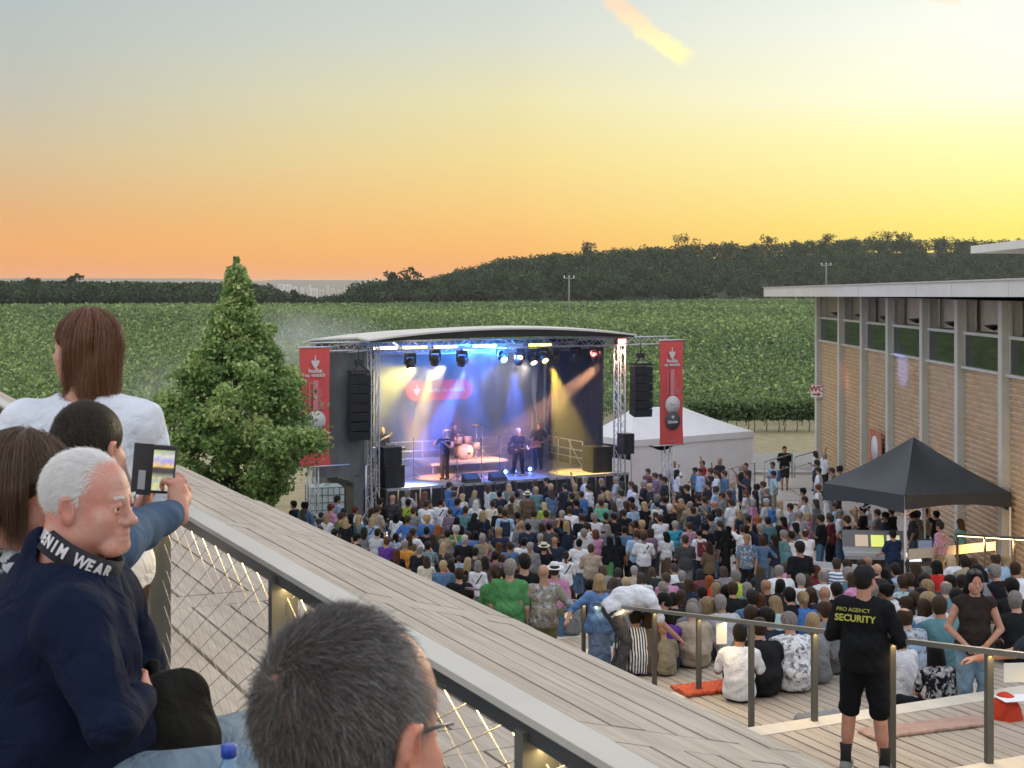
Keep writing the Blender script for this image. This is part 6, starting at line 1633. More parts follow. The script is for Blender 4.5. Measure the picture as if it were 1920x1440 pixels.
for li, line in enumerate(CROWD.split('\n')):
    q = line.split(); px, py = float(q[0]), float(q[1]); hc, hs, sc = q[2].replace('_', ' '), q[3], q[4].replace('_', ' ').replace('lightblue', 'light blue'); op = q[5:]
    fem = hs in ('long', 'vlong', 'bob', 'pony', 'bun') ; sit = 'T' in op; wide = 'w' in op; kk = 'f' if fem else ('w' if wide else 'm')
    arms = next((o for o in op if o in ('phone', 'hips', 'up', 'clap', 'fold', 'down')), None); Hs = (1.66 if fem else 1.78) * cr.uniform(.97, 1.03)
    if 'c' in op: Hs = 1.35
    scale = Hs / 1.765
    if sit:
        scale = (.92 if fem else .98) * cr.uniform(.97, 1.03) * (.75 if 'c' in op else 1); hh = scale * .87; nk = [int(o[1:]) for o in op if o[0] == 'n' and o[1:].isdigit()]; e, x, Y, z, k = place_sit(px, py, hh, nk)
        t_ = -UU.y * x + VV.y * Y; lg = 'down' if tt(k) - t_ < .5 else cr.choice(['up', 'up', 'cross'])
        for o in op:
            if o.startswith('leg:'): lg = o[4:]
        P = PR.get((kk, 'sit' + lg)); pose = 'sitting'
    else:
        e, x, Y, z = place_stand(px, py, Hs, 'rail' in op); arms = arms or cr.choice(['down', 'fold', 'fold', 'down', 'clap', 'phone', 'hips', 'down', 'fold', 'up' if cr.random() < .4 else 'clap'])
        if 'dr' in op: P = PR['d', 'down']
        elif any(o.startswith('k:') for o in op): P = PR['d', 'fold']
        else: P = PR.get((kk, arms)) or PR[kk if (kk, 'down') in PR else 'm', 'down']
        pose = 'standing'
    dv = STAGE_C - Vector((x, Y, 0)); rz = math.atan2(dv.y, dv.x) - math.pi / 2 + cr.uniform(-.28, .28)
    for o, a in (('l', 1.15), ('r', -1.15), ('f', 2.7)):
        if o in op: rz = a + cr.uniform(-.1, .1)
    body = bpy.data.objects.new('person', P['body']); COL.objects.link(body)
    if not P['body'].materials: P['body'].materials.append(M_SKIN)
    sk = cr.choice(SKINS); body.color = (*sk, 1); body.location = (x, Y, z); body.rotation_euler = (0, 0, rz); w = cr.uniform(.97, 1.04); body.scale = (scale * w, scale * w, scale)
    scol = CC[sc]; j = cr.uniform(.92, 1.06); scol = tuple(c * j for c in scol); cm = M_PRINT if 'p' in op else M_STRIPE if 's' in op else M_VSTRIPE if 'v' in op else M_CLOTH
    put(P['top'], 'shirt', scol, cm, body)
    bc = cr.choice(rest_c)
    for o in op:
        if o[:2] in ('b:', 'k:'): bc = o[2:]
    if 'dr' in op: bc = sc
    put(P['bottom'], 'skirt' if ('dr' in op or any(o.startswith('k:') for o in op)) else 'trousers', tuple(c * j for c in CC[bc]), M_CLOTH, body); put(P['shoes'], 'shoes', cr.choice([(.02, .02, .02), (.5, .5, .5), (.1, .07, .05)]), M_CLOTH, body)
    if hs != 'bald':
        hcol = CC.get(hc, HC.get(hc)) if hs in ('cap', 'hat') else HC.get(hc, HC['brown']); hcol = HC['grey'] if (hc == 'bald') else hcol; jj = cr.uniform(.8, 1.25) if hs not in ('cap', 'hat') else 1; hcol = tuple(min(.8, c * jj) for c in hcol)
        if hs in ('cap', 'hat'):
            h2 = put(HAIRM['short'], 'hair', HC['brown'], M_HAIR, body, tuple(P['head']))
            ho = put(HAIRM[hs], hs, hcol, M_CLOTH, body, tuple(P['head']))
            if hs == 'cap' and cr.random() < .0: ho.rotation_euler = (0, 0, math.pi)
        else: ho = put(HAIRM[hs], 'hair', hcol, M_HAIR, body, tuple(P['head'])); ho.rotation_euler = (0, 0, cr.uniform(-.3, .3)); s_ = cr.uniform(.97, 1.05); ho.scale = (s_, s_, s_)
    for o in op:
        if o.startswith('pack:'): pk = put(PACK, 'backpack', CC[o[5:]], M_CLOTH, body, (0, -.13, 1.2)); 
    if 'strap' in op and not sit: put(STRAP, 'strap', CC['black'], M_CLOTH, body)
    # words
    col_h = {'bald': ''}.get(hc, hc)
    if hs == 'bald': hw = 'bald person'
    elif hs == 'balding': hw = 'balding person' if hc == 'bald' else '%s balding person' % (hc + '-haired')
    elif hs == 'cap': hw = 'person in a %s cap' % hc
    elif hs == 'hat': hw = 'person in a %s brimmed hat' % hc
    else: hw = {'short': 'short %s hair', 'long': 'long %s hair', 'vlong': 'very long %s hair', 'bob': 'a %s bob', 'pony': 'a %s ponytail', 'bun': 'a %s bun', 'curly': 'curly %s hair'}[hs] % hc; hw = 'person with ' + hw
    if 'c' in op: hw = hw.replace('person', 'child')
    gar = ('striped ' if ('s' in op or 'v' in op) else 'patterned ' if 'p' in op else '') + sc + (' dress' if 'dr' in op else ' top')
    if wide: gar = 'broad ' + gar if False else gar
    ext = ''
    for o in op:
        if o.startswith('pack:'): ext = ' wearing a %s backpack' % o[5:]
        if o.startswith('k:'): ext = ' and %s skirt' % o[2:]
    if 'strap' in op and not sit and not ext: ext = ' with dark shoulder strap'
    if 'l' in op and not ext: ext = ' turned left'
    if 'r' in op and not ext: ext = ' turned right'
    if 'f' in op and not ext: ext = ' facing the camera'
    base = '%s %s, %s%s' % (pose, hw, gar, ext)
    PEOPLE.append(dict(o=body, px=px, py=py, base=base, sc=sc, hc=hc, hs=hs, sit=sit, gar=gar, Y=Y, wide=wide))
# beyond 284 seen persons the smallest ones (far back in the crowd) go into ONE mesh
PEOPLE.sort(key=lambda p: -(p['o'].scale[2] * (1 if not p['sit'] else .62)) / p['Y'])
small = PEOPLE[284:]; PEOPLE = PEOPLE[:284]
VS, FS, CS, nv = [], [], [], 0; cache = {}
def grab(me):
    if me.name not in cache:
        v = np.empty(len(me.vertices) * 3, np.float32); me.vertices.foreach_get('co', v); f_ = np.empty(len(me.polygons) * 4, np.int32); me.loops.foreach_get('vertex_index', f_); cache[me.name] = (v.reshape(-1, 3), f_.reshape(-1, 4))
    return cache[me.name]
for p in small:
    b = p['o']; Mb = Matrix.LocRotScale(b.location, b.rotation_euler, b.scale); lst = [(b, Mb)] + [(c, Mb @ Matrix.LocRotScale(c.location, c.rotation_euler, c.scale)) for c in b.children]
    for o_, M_ in lst:
        if len(o_.data.polygons) == 0 or any(len(q.vertices) != 4 for q in o_.data.polygons[:3]): continue
        v, f_ = grab(o_.data); A_ = np.array(M_); VS.append(v @ A_[:3, :3].T + A_[:3, 3]); FS.append(f_ + nv); nv += len(v); CS.append(np.tile(np.array([*o_.color[:3], 1.0], np.float32), (len(f_), 1)))
    for c in list(b.children): bpy.data.objects.remove(c)
    bpy.data.objects.remove(b)
if small:
    me = np_mesh('crowd', np.concatenate(VS), np.concatenate(FS), True); at = me.attributes.new('tint', 'FLOAT_COLOR', 'FACE'); at.data.foreach_set('color', np.concatenate(CS).ravel())
    m = bpy.data.materials.new('crowd_tint'); m.use_nodes = True; t = m.node_tree; b_ = t.nodes['Principled BSDF']; a_ = N('ShaderNodeAttribute', t); a_.attribute_name = 'tint'; nz = N('ShaderNodeTexNoise', t); nz.inputs['Scale'].default_value = 6; nz.inputs['Detail'].default_value = 5
    tcn = N('ShaderNodeTexCoord', t); L(tcn.outputs['Object'], nz.inputs[0], t); L(MIX(MR(nz.outputs[0], .3, .7, tree=t), MIX(1.0, a_.outputs['Color'], (.75, .75, .75), t, 'MULTIPLY'), a_.outputs['Color'], t), b_.inputs['Base Color'], t); b_.inputs['Roughness'].default_value = .85; me.materials.append(m)
    tag(link('crowd', me), 'small heads and shoulders of the farthest people packed in front of the stage', 'crowd', kind='stuff')
# labels: first by look, else by a neighbour whose own look is unique
from collections import Counter
def short_desc(p):
    g = p['gar'].replace(' top', '')
    h = {'bald': 'bald', 'balding': 'balding'}.get(p['hs'])
    if h is None: h = ('%s-haired' % p['hc']) if p['hs'] not in ('cap', 'hat') else p['hs'] + '-wearing'
    return h + ' person in ' + g
cb = Counter(p['base'] for p in PEOPLE); cs_ = Counter(short_desc(p) for p in PEOPLE); usedl = set()
for p in PEOPLE:
    if cb[p['base']] == 1: p['label'] = p['base']; usedl.add(p['base'])
for p in PEOPLE:
    if 'label' in p: continue
    cands = sorted((abs(q['px'] - p['px']) + 1.3 * abs(q['py'] - p['py']), i) for i, q in enumerate(PEOPLE) if q is not p)
    done = False; hp = p['base'].split(',')[0].replace('standing ', '').replace('sitting ', ''); gp = p['gar']
    for d_, i in cands[:120]:
        q = PEOPLE[i]
        if cs_[short_desc(q)] != 1: continue
        dx, dy = p['px'] - q['px'], p['py'] - q['py']
        if abs(dx) > 1.2 * abs(dy): rel = 'right of' if dx > 0 else 'left of'
        else: rel = 'nearer than' if dy > 0 else 'behind'
        far = '' if d_ < 45 else ''
        lab = '%s, %s, %s %s' % (hp, gp, rel, short_desc(q))
        if len(lab.replace(',', '').split()) > 16: continue
        if lab not in usedl: p['label'] = lab; usedl.add(lab); done = True; break
    if not done: p['label'] = (p['base'] + ' near x %d' % p['px'])
for p in PEOPLE: tag(p['o'], p['label'], 'person', 'people watching from the timber steps' if p['sit'] else 'people standing in the audience')
# ================================================================ performers and other single figures
def special(name, label, J, head_at=None, foot_at=None, rz=0.0, scale=1.0, skin=SKINS[0], top=(.1, .1, .1), bottom=(.1, .1, .1), hair=None, hcol=(.05, .04, .03), group=None, topmat=None, botmat=None, shoes=(.03, .03, .03), cat='person', topname='shirt', botname='trousers', hairrot=0.0, **kw):
    h = kw.pop('h', .012); f_ = figure(name, J, h=h, **kw)
    Rm = Matrix.Rotation(rz, 3, 'Z')
    loc = Vector(foot_at) if foot_at is not None else Vector(head_at) - Rm @ (Vector(f_['head']) * scale)
    b = bpy.data.objects.new('person', f_['body']); COL.objects.link(b); f_['body'].materials.append(M_SKIN if h > .0125 else M_FACE); b.color = (*skin, 1); b.location = loc; b.rotation_euler = (0, 0, rz); b.scale = (scale,) * 3
    tag(b, label, cat, group)
    if 'top' in f_: f_['top_ob'] = put(f_['top'], topname, top, topmat or M_CLOTH, b)
    if 'bottom' in f_: put(f_['bottom'], botname, bottom, botmat or M_CLOTH, b)
    if 'shoes' in f_: put(f_['shoes'], 'shoes', shoes, M_CLOTH, b)
    Hm = Matrix([list(r_) for r_ in f_['HM']])
    if hair:
        for hn in ([hair] if isinstance(hair, str) else hair):
            is_h = hn in ('cap', 'hat'); me = HAIRM.get(hn) if h > .01 else None
            if me is None: me = sdf_mesh('hair_' + name, hair_prims(hn), .0055)
            o = bpy.data.objects.new(hn if is_h else 'hair', me); COL.objects.link(o); o.parent = b; o.location = f_['head']; o.rotation_euler = (Hm @ Matrix.Rotation(hairrot, 3, 'Z')).to_euler()
            if not me.materials: me.materials.append(M_HAIR)
            if is_h: o.material_slots[0].link = 'OBJECT'; o.material_slots[0].material = M_CLOTH
            o.color = (*(hcol if not is_h else (.02, .02, .024)), 1)
    f_['ob'] = b; f_['Hm'] = Hm; f_['scale'] = scale; f_['rz'] = rz; f_['loc'] = loc
    return f_
def eyes(f_, col=(.12, .16, .2)):
    for s in (-1, 1):
        c = Vector(f_['head']) + f_['Hm'] @ Vector((s * .031, .0815, .0015)) * f_['hs']; m = MB(); m.lathe((0, 0, 0), [(.0001, -.0125), (.0062, -.0108), (.0108, -.0062), (.0125, 0), (.0108, .0062), (.0068, .0105)], 14); m.build('eye', mat('eye_white', (.6, .57, .54), .25), f_['ob'], c).rotation_euler = (f_['Hm'] @ Matrix.Rotation(R(-90), 3, 'X')).to_euler()
        m = MB(); m.lathe((0, 0, 0), [(.0068, .0105), (.0060, .0112), (.0025, .0127)], 12); m.build('iris', mat('iris', col, .15), f_['ob'], c).rotation_euler = (f_['Hm'] @ Matrix.Rotation(R(-90), 3, 'X')).to_euler()
def SPW(u, v): p = SP(u, v, FZ); return (p.x, p.y, p.z)
def wpt(px, py): # floor point on the stage under a pixel
    Y = (EYE - FZ) * F / (py - 540); return ((px - 960) * Y / F, Y, FZ)
def guitar(name, lab, loc, rz, tilt, body, w=.19, l=.24, neck=.62, acoustic=True):
    rt = empty(name, loc, rz, lab, 'guitar'); M = Matrix.Rotation(R(tilt), 3, 'Y'); m = MB(); P = []
    for k in range(28): a = 2 * math.pi * k / 28; r_ = w * (1 - .18 * math.cos(2 * a) * 0 + .0) ; x = math.cos(a) * l * 1.05; z = math.sin(a) * w * (1 + .22 * math.cos(a) * -1 - .18 * math.exp(-(math.cos(a) * 2.2) ** 2)); P.append(M @ Vector((x, 0, z)))
    m.prism(P, (0, .09 if acoustic else .045, 0)); m.build('body', mat(name + '_body', body, .3), rt)
    m = MB(); m.beam(M @ Vector((l * .8, .02, 0)), M @ Vector((l + neck, .02, 0)), .02, .045, up=M @ Vector((0, 0, 1))); m.beam(M @ Vector((l + neck, .02, 0)), M @ Vector((l + neck + .15, .03, 0)), .018, .07, up=M @ Vector((0, 0, 1))); m.build('neck', mat(name + '_neck', (.35, .18, .07), .5), rt); return rt
# violinist
J = stand_joints('down'); J['sho'] = [(-.19, -.01, 1.40), (.19, -.01, 1.40)]; J['elb'] = [(-.30, .20, 1.22), (.38, .12, 1.26)]; J['wri'] = [(-.22, .42, 1.38), (.20, .30, 1.36)]
v = special('violinist', 'bald violinist in black playing on the left half of the stage', J, foot_at=wpt(834, 899), rz=R(150), top=CC['black'], bottom=CC['black'], hair=None, skin=(.5, .3, .2), sleeve='short', belly=.15, hands=True, detail=True, h=.016)
rt = empty('violin', Vector(wpt(834, 899)) + Vector((.02, -.32, 1.42)), R(150), 'small red-brown violin tucked under the chin of the bald violinist', 'violin')
m = MB(); m.lathe((-.12, 0, 0), [(.085, -.02), (.085, .02)], 14, Matrix.Diagonal((1.6, 1, 1))); m.build('body', mat('violin_wood', (.35, .12, .04), .3), rt); m = MB(); m.beam((-.2, 0, .01), (-.50, 0, .03), .02, .02); m.build('neck', mat('ebony', (.03, .02, .02), .4), rt)
m = MB(); m.tube([(.18, -.0, -.12), (-.28, .03, .52)], .006, 5); bw = m.build('violin_bow', mat('bow_wood', (.6, .42, .25), .5)); bw.location = Vector(wpt(834, 899)) + Vector((.12, -.3, 1.42)); tag(bw, 'pale violin bow held up by the bald violinist', 'bow')
# singer with acoustic guitar
J = stand_joints('down'); J['elb'] = [(-.32, .08, 1.12), (.34, .02, 1.14)]; J['wri'] = [(-.38, .30, 1.06), (.10, .22, 1.02)]; J['kne'] = [(-.14, .03, .5), (.14, .03, .5)]; J['ank'] = [(-.16, 0, .08), (.17, 0, .08)]
special('singer', 'singer in black shirt and dark glasses with a black guitar, right of the stage middle', J, foot_at=wpt(972, 892), rz=R(172), top=CC['black'], bottom=CC['black'], hair='balding', hcol=HC['white'], skin=(.5, .3, .2), sleeve='half', belly=.15, hands=True, detail=True, h=.016, shoes=(.4, .35, .3), topname='shirt', yaw=.15)
p = Vector(wpt(972, 892)); guitar('acoustic_guitar', 'black acoustic guitar held by the singer', p + Vector((-.16, -.27, .98)), 0, -8, (.02, .018, .018))
# bass player
J = stand_joints('down'); J['elb'] = [(-.36, .12, 1.16), (.32, -.02, 1.14)]; J['wri'] = [(-.52, .32, 1.26), (.10, .20, 1.0)]
special('bassist', 'bass player with long hair and a red-brown bass guitar at the right of the stage', J, foot_at=wpt(1009, 881), rz=R(168), scale=1.03, top=CC['black'], bottom=CC['black'], hair='long', hcol=HC['brown'], skin=(.5, .3, .2), sleeve='short', hands=True, detail=True, h=.016)
p = Vector(wpt(1009, 881)); guitar('bass_guitar', 'red-brown bass guitar pointing up to the right', p + Vector((-.12, -.26, 1.0)), 0, -16, (.35, .07, .03), .15, .2, .68, False)
# keyboard player
J = stand_joints('down', lean=.06); J['elb'] = [(-.26, .1, 1.12), (.26, .1, 1.12)]; J['wri'] = [(-.2, .36, 1.06), (.2, .36, 1.06)]
p = SP(-3.05, 3.75, FZ); special('keyboarder', 'bald keyboard player in black lit yellow at the left of the stage', J, foot_at=p, rz=R(205), top=CC['black'], bottom=CC['black'], hair=None, skin=(.5, .33, .2), sleeve='short', h=.018, detail=True)
m = MB(); m.tube([(-.3, 0, 0), (.35, 0, .38)], .03, 8); m.lathe((.38, 0, .4), [(.02, -.05), (.06, .04), (.03, .1)], 10); o = m.build('saxophone', m_brass); o.location = p + Vector((-.02, -.3, 1.12)); tag(o, 'golden wind instrument held by the player behind the keyboard', 'saxophone')
# drummer
J = sit_joints('down', arms=''); J['elb'] = [(-.3, .12, .38), (.3, .12, .38)]; J['wri'] = [(-.16, .4, .42), (.2, .38, .5)]
p = SP(.1, 4.0, RZ + .5); special('drummer', 'drummer lit red behind the drum kit', J, foot_at=p, rz=R(180), top=CC['dark grey'], bottom=CC['black'], hair='short', hcol=HC['brown'], skin=(.5, .3, .22), sleeve='short', h=.018, detail=True)
mb = MB(); mb.lathe((0, 0, 0), [(.17, .42), (.17, .5), (.03, .5)], 14); mb.tube([(0, 0, 0), (0, 0, .42)], .03, 8); o = mb.build('drum_stool', M_BLACK); o.location = SP(.1, 4.0, RZ); tag(o, 'round black stool under the drummer', 'stool')
# guard by the ramp
Y = 61.5; x = (1471 - 960) * Y / F; J = stand_joints('fold'); J['wri'] = [(.0, .12, .98), (-.0, .12, .98)]; J['elb'] = [(-.27, .0, 1.14), (.27, 0, 1.14)]
special('rampguard', 'guard in black shirt and shorts facing the crowd beside the ramp handrail', J, foot_at=(x, Y, .004), rz=R(172), scale=1.04, top=CC['black'], bottom=(.03, .03, .03), hair='short', hcol=HC['dark'], sleeve='short', legs='short', belly=.1, h=.02, detail=True, wide=1.08)
# engineer at the desk
J = stand_joints('down'); J['elb'] = [(-.26, .08, 1.16), (.26, .08, 1.16)]; J['wri'] = [(-.2, .36, 1.06), (.2, .34, 1.06)]
c = W(1674, 967, 40.3); special('engineer', 'sound engineer in dark blue T-shirt working at the mixing desk', J, foot_at=(c.x, c.y, 0.0), rz=R(22), scale=1.03, top=(.015, .035, .085), bottom=CC['dark grey'], hair='short', hcol=HC['black'], sleeve='short', belly=.3, wide=1.12, h=.02)
# ---- blue dress by the railing
J = stand_joints('down', fem=True); J['elb'] = [(-.42, .02, 1.22), (.27, .12, 1.18)]; J['wri'] = [(-.50, -.16, 1.12), (.22, .22, 1.14)]; J['sho'] = [(-.17, -.01, 1.42), (.16, -.01, 1.37)]
Y = 20.35; c = W(1124, 1075, Y); zb = step_z(-UU.y * c.x + VV.y * Y); special('bluedress', 'blonde woman in a long blue denim dress leaning one arm on the stair railing', J, foot_at=(c.x, Y, zb), rz=R(4), scale=(c.z - zb) / 1.765, fem=True, top=(.13, .25, .48), bottom=(.17, .25, .38), hair='bob', hcol=(.42, .30, .17), sleeve='half', legs='midi', wide=1.18, belly=.15, hands=True, h=.0115, botname='dress', topname='dress_top')
# ---- man bending down
J = dict(pel=(0, -.12, .86), wai=(0, .04, .98), che=(0, .22, 1.02), nek=(0, .42, 1.0), hed=(.02, .55, .93), ank=[(-.13, -.05, .08), (.13, -.05, .08)], kne=[(-.13, .06, .47), (.13, .04, .47)], hip=[(-.1, -.12, .84), (.1, -.12, .84)],
         sho=[(-.19, .37, 1.0), (.19, .37, .98)], elb=[(-.2, .46, .72), (.2, .50, .70)], wri=[(-.16, .58, .5), (.14, .72, .5)], foot=(0, 1, 0))
Y = 19.3; c = W(1172, 1096, Y); zb = step_z(-UU.y * c.x + VV.y * Y); special('bender', 'dark-haired man in white T-shirt bending down behind the railing', J, foot_at=(c.x - .05, Y, zb), rz=R(-82), top=CC['white'], bottom=CC['darkgrey'] if 'darkgrey' in CC else CC['dark grey'], hair='short', hcol=HC['black'], sleeve='short', wide=1.08, belly=.15, hands=True, h=.0115, pitch=-.9)
# ---- security guard
J = stand_joints('fold'); J['elb'] = [(-.28, .0, 1.15), (.30, -.0, 1.14)]; J['wri'] = [(.05, .19, 1.14), (-.04, .22, 1.18)]; J['kne'] = [(-.13, .02, .5), (.13, .0, .5)]; J['ank'] = [(-.15, -.03, .09), (.17, -.02, .09)]
G = special('guard', 'security guard in black with cap and shorts, arms folded, seen from behind', J, foot_at=(2.93, 12.3, 4.36), rz=R(-24), scale=.99, skin=(.42, .25, .18), top=(.010, .011, .013), bottom=(.008, .009, .012), hair=['buzz', 'cap'], hcol=HC['dark'], sleeve='half', legs='short', belly=.22, wide=1.10, hands=True, h=.009, yaw=-.25, hairrot=0, shoe=False)
for s, k in ((-1, 0), (1, 1)): mb = MB(); a = Vector(J['ank'][k]); mb.tube([a + Vector((0, 0, -.02)), a + Vector((0, 0, .08)), a + Vector((0, .005, .16))], [.048, .045, .052], 12); mb.build('sock', mat('black_sock', (.012, .012, .014), .95), G['ob']); me = sdf_mesh('shoe', [C(a + Vector((0, -.05, -.035)), a + Vector((0, .15, -.045)), .045, .038, .01), C(a + Vector((0, -.01, -.03)), a + Vector((0, .0, .01)), .045, .045, .02)], .012); me.materials.append(mat('shoe_grey', (.16, .17, .18), .7)); link('shoe', me, G['ob'])
m_yel = mat('security_yellow', (.40, .40, .07), .9, var=.25, vscale=60)
text_mesh('lettering', 'SECURITY', .076, facing((-.045, -.176, 1.335), (-.03, -1, .12)), m_yel, G['ob'], bold=.002, ext=.004); text_mesh('lettering', 'PRO AGENCY', .045, facing((-.06, -.172, 1.405), (-.03, -1, .2)), m_yel, G['ob'], ext=.003)
# ---- woman in jeans facing us
J = stand_joints('down', fem=True); J['elb'] = [(-.26, .02, 1.14), (.27, .02, 1.14)]; J['wri'] = [(-.10, .18, 1.0), (.10, .19, .995)]; J['hdir'] = [(.75, .25, -.5), (-.75, .25, -.45)]; J['palm'] = [(0, -1, 0), (0, -1, 0)]
J['kne'] = [(-.1, .03, .5), (.1, .05, .5)]; J['ank'] = [(-.13, 0, .08), (.10, .05, .08)]
Wn = special('jeanswoman', 'smiling woman in brown sleeveless top and pale wide jeans facing the camera', J, foot_at=(4.69, 15.0, 3.855), rz=R(168), scale=.965, fem=True, skin=(.44, .27, .19), top=(.035, .024, .024), bottom=(.17, .26, .34), hair='long', hcol=(.010, .009, .010), sleeve='none', legs='long', wide=1.04, hands=True, h=.0085, shoes=(.16, .11, .07), yaw=.18, topname='top', botname='jeans')
eyes(Wn, (.05, .03, .02))
mb = MB(); hc_ = Vector(Wn['head'])
for s in (-1, 1): mb.lathe(hc_ + Vector((s * .033, .062, .105)), [(.001, 0), (.034, .004), (.036, .010), (.001, .014)], 14, Matrix.Rotation(R(-35), 3, 'X'))
mb.tube([hc_ + Vector((-.035, .066, .115)), hc_ + Vector((.035, .066, .115))], .003, 5); mb.build('sunglasses', M_BLACK, Wn['ob'])
mb = MB(); mb.tube([hc_ + Vector((-.03, .080, -.063)), hc_ + Vector((-.015, .091, -.070)), hc_ + Vector((0, .0945, -.073)), hc_ + Vector((.015, .091, -.070)), hc_ + Vector((.03, .080, -.063))], [.001, .003, .004, .003, .001], 6); mb.build('lips', mat('lips', (.38, .12, .10), .4), Wn['ob'])
mb = MB()
for s in (-1, 1): mb.tube([hc_ + Vector((s * .016, .089, .024)), hc_ + Vector((s * .032, .093, .029)), hc_ + Vector((s * .045, .083, .024))], [.002, .0025, .001], 6)
mb.build('eyebrows', mat('brow_dark', (.02, .015, .012), .8), Wn['ob'])
mb = MB(); wr = Vector(J['wri'][0]); mb.lathe(wr + Vector((.0, .0, .02)), [(.031, -.012), (.033, 0), (.031, .012)], 14, Matrix.Rotation(R(50), 3, 'Y')); mb.build('wristband', mat('wristband', (.6, .28, .12), .6), Wn['ob'])
# ---- arm and shoulder at the right edge
J = stand_joints('down'); J['elb'] = [(-.33, .22, 1.20), (.26, -.02, 1.13)]; J['wri'] = [(-.52, .42, 1.12), (.22, .1, .9)]; J['hdir'] = [(-.8, .5, -.12), (0, .3, -1)]; J['palm'] = [(0, 0, -1), (-1, 0, 0)]; J['sho'] = [(-.19, .02, 1.40), (.19, 0, 1.4)]
special('edgeman', 'person in dark grey T-shirt cut by the right edge, one hand on the stair railing', J, foot_at=(4.27, 11.35, 4.36), rz=R(10), scale=1.0, skin=(.45, .28, .2), top=(.035, .04, .05), bottom=(.03, .03, .04), hair='short', hcol=HC['brown'], sleeve='short', hands=True, h=.009, belly=.2, wide=1.1)
# ---- things on the steps
def cushion(px, py, Y, w, d, h, col, lab, cat='cushion', rz=.4, name=None):
    c = W(px, py, Y); z = step_z(-UU.y * c.x + VV.y * Y); me = sdf_mesh(name or cat, [B((0, 0, h * .5), (w, d, h * .5), min(h * .45, .06), k=.02)], max(.008, h * .14), None, min(.012, h * .12), px * .1, 1.6); me.materials.append(M_CLOTH); o = link((name or cat).replace(' ', '_'), me, None, (c.x, c.y, z + .002)); o.color = (*col, 1); o.rotation_euler = (0, 0, rz); tag(o, lab, cat); return o
cushion(1262, 1250, 16.9, .30, .16, .07, (.12, .18, .25), 'crumpled blue denim jacket lying beside the seated person in beige', 'jacket', .2)
cushion(1322, 1245, 16.7, .34, .2, .05, (.5, .10, .05), 'orange-red blanket under the seated person in beige', 'blanket', .4)
cushion(1200, 1235, 17.3, .42, .2, .06, (.42, .25, .2), 'pink and green blanket on the steps by the bending man', 'blanket', -.3)
cushion(1066, 1185, 19.6, .26, .2, .22, (.13, .14, .19), 'grey-blue round-topped cushion behind the railing under the lit notice', 'cushion', .2)
cushion(1557, 1315, 14.0, .32, .14, .10, (.35, .33, .33), 'black and white patterned bag lying left of the security guard', 'bag', .1)
cushion(1735, 1325, 13.55, .65, .14, .035, (.45, .30, .25), 'long pink blanket spread behind the person in the zebra dress', 'blanket', .36)
cushion(1552, 1205, 14.55, .3, .22, .34, (.20, .21, .23), 'dark grey bundled coat on the step left of the security guard', 'coat', .3)
c = W(1876, 1300, 13.9); me = sdf_mesh('beanbag', [E((0, 0, .22), (.3, .3, .24), k=.05), E((0, .02, .48), (.16, .16, .26), k=.1), PL((0, 0, 0), (0, 0, -1))], .015, None, .006, 2); me.materials.append(M_CLOTH); o = link('beanbag', me, None, (c.x + .05, 13.9, 3.857)); o.color = (.55, .06, .03, 1); tag(o, 'orange-red beanbag behind the railing near the right edge', 'beanbag')
mb = MB(); mb.box((0, 0, 0), (.16, .11, .003), Matrix.Rotation(.2, 3, 'Z')); o = thing1('paper_sheet', mb, mat('paper_sheet', (.75, .75, .78), .8), 'white sheet of paper on top of the orange beanbag', 'paper'); o.location = (c.x + .12, 13.85, 4.50 + .06)
# ================================================================ the people in the foreground
def hair_mat(name, c1, c2, rough=.45):
    m = bpy.data.materials.new(name); m.use_nodes = True; t = m.node_tree; b = t.nodes['Principled BSDF']; hi = N('ShaderNodeHairInfo', t)
    L(RAMP(hi.outputs['Random'], [(0, c1), (1, c2)], t), b.inputs['Base Color'], t); b.inputs['Roughness'].default_value = rough; b.inputs['Specular IOR Level'].default_value = .5; return m
def hair_curves(name, strands, r, m, parent, loc=(0, 0, 0), rot=None, label=None):
    """strands (n,k,3) in the parent's frame; native hair curves"""
    n, k, _ = strands.shape; hc = bpy.data.hair_curves.new(name); hc.add_curves([k] * n)
    hc.attributes['position'].data.foreach_set('vector', strands.astype(np.float32).ravel()) if 'position' in hc.attributes else hc.points.foreach_set('position', strands.astype(np.float32).ravel())
    rad = np.tile(np.linspace(r, r * .35, k), n).astype(np.float32)
    at = hc.attributes.get('radius') or hc.attributes.new('radius', 'FLOAT', 'POINT'); at.data.foreach_set('value', rad)
    hc.materials.append(m); o = bpy.data.objects.new(name, hc); COL.objects.link(o); o.parent = parent; o.location = loc
    if rot is not None: o.rotation_euler = rot
    return o
SC_C, SC_R = np.array([0, -.018, .035]), np.array([.0765, .098, .09])   # scalp ellipsoid in the head frame
def scalp(n, zmin=-.055):
    P = []
    while sum(len(p) for p in P) < n:
        d = RNG.normal(size=(n * 2, 3)); d /= np.linalg.norm(d, axis=1)[:, None]; p = SC_C + d * SC_R
        hl = np.where(p[:, 1] > .02, .035 + (p[:, 1] - .02) * .75, np.where(p[:, 1] > -.02, .01, zmin)); P.append(p[(p[:, 2] > hl)])
    p = np.concatenate(P)[:n]; nn = (p - SC_C) / SC_R ** 2; nn /= np.linalg.norm(nn, axis=1)[:, None]; return p, nn
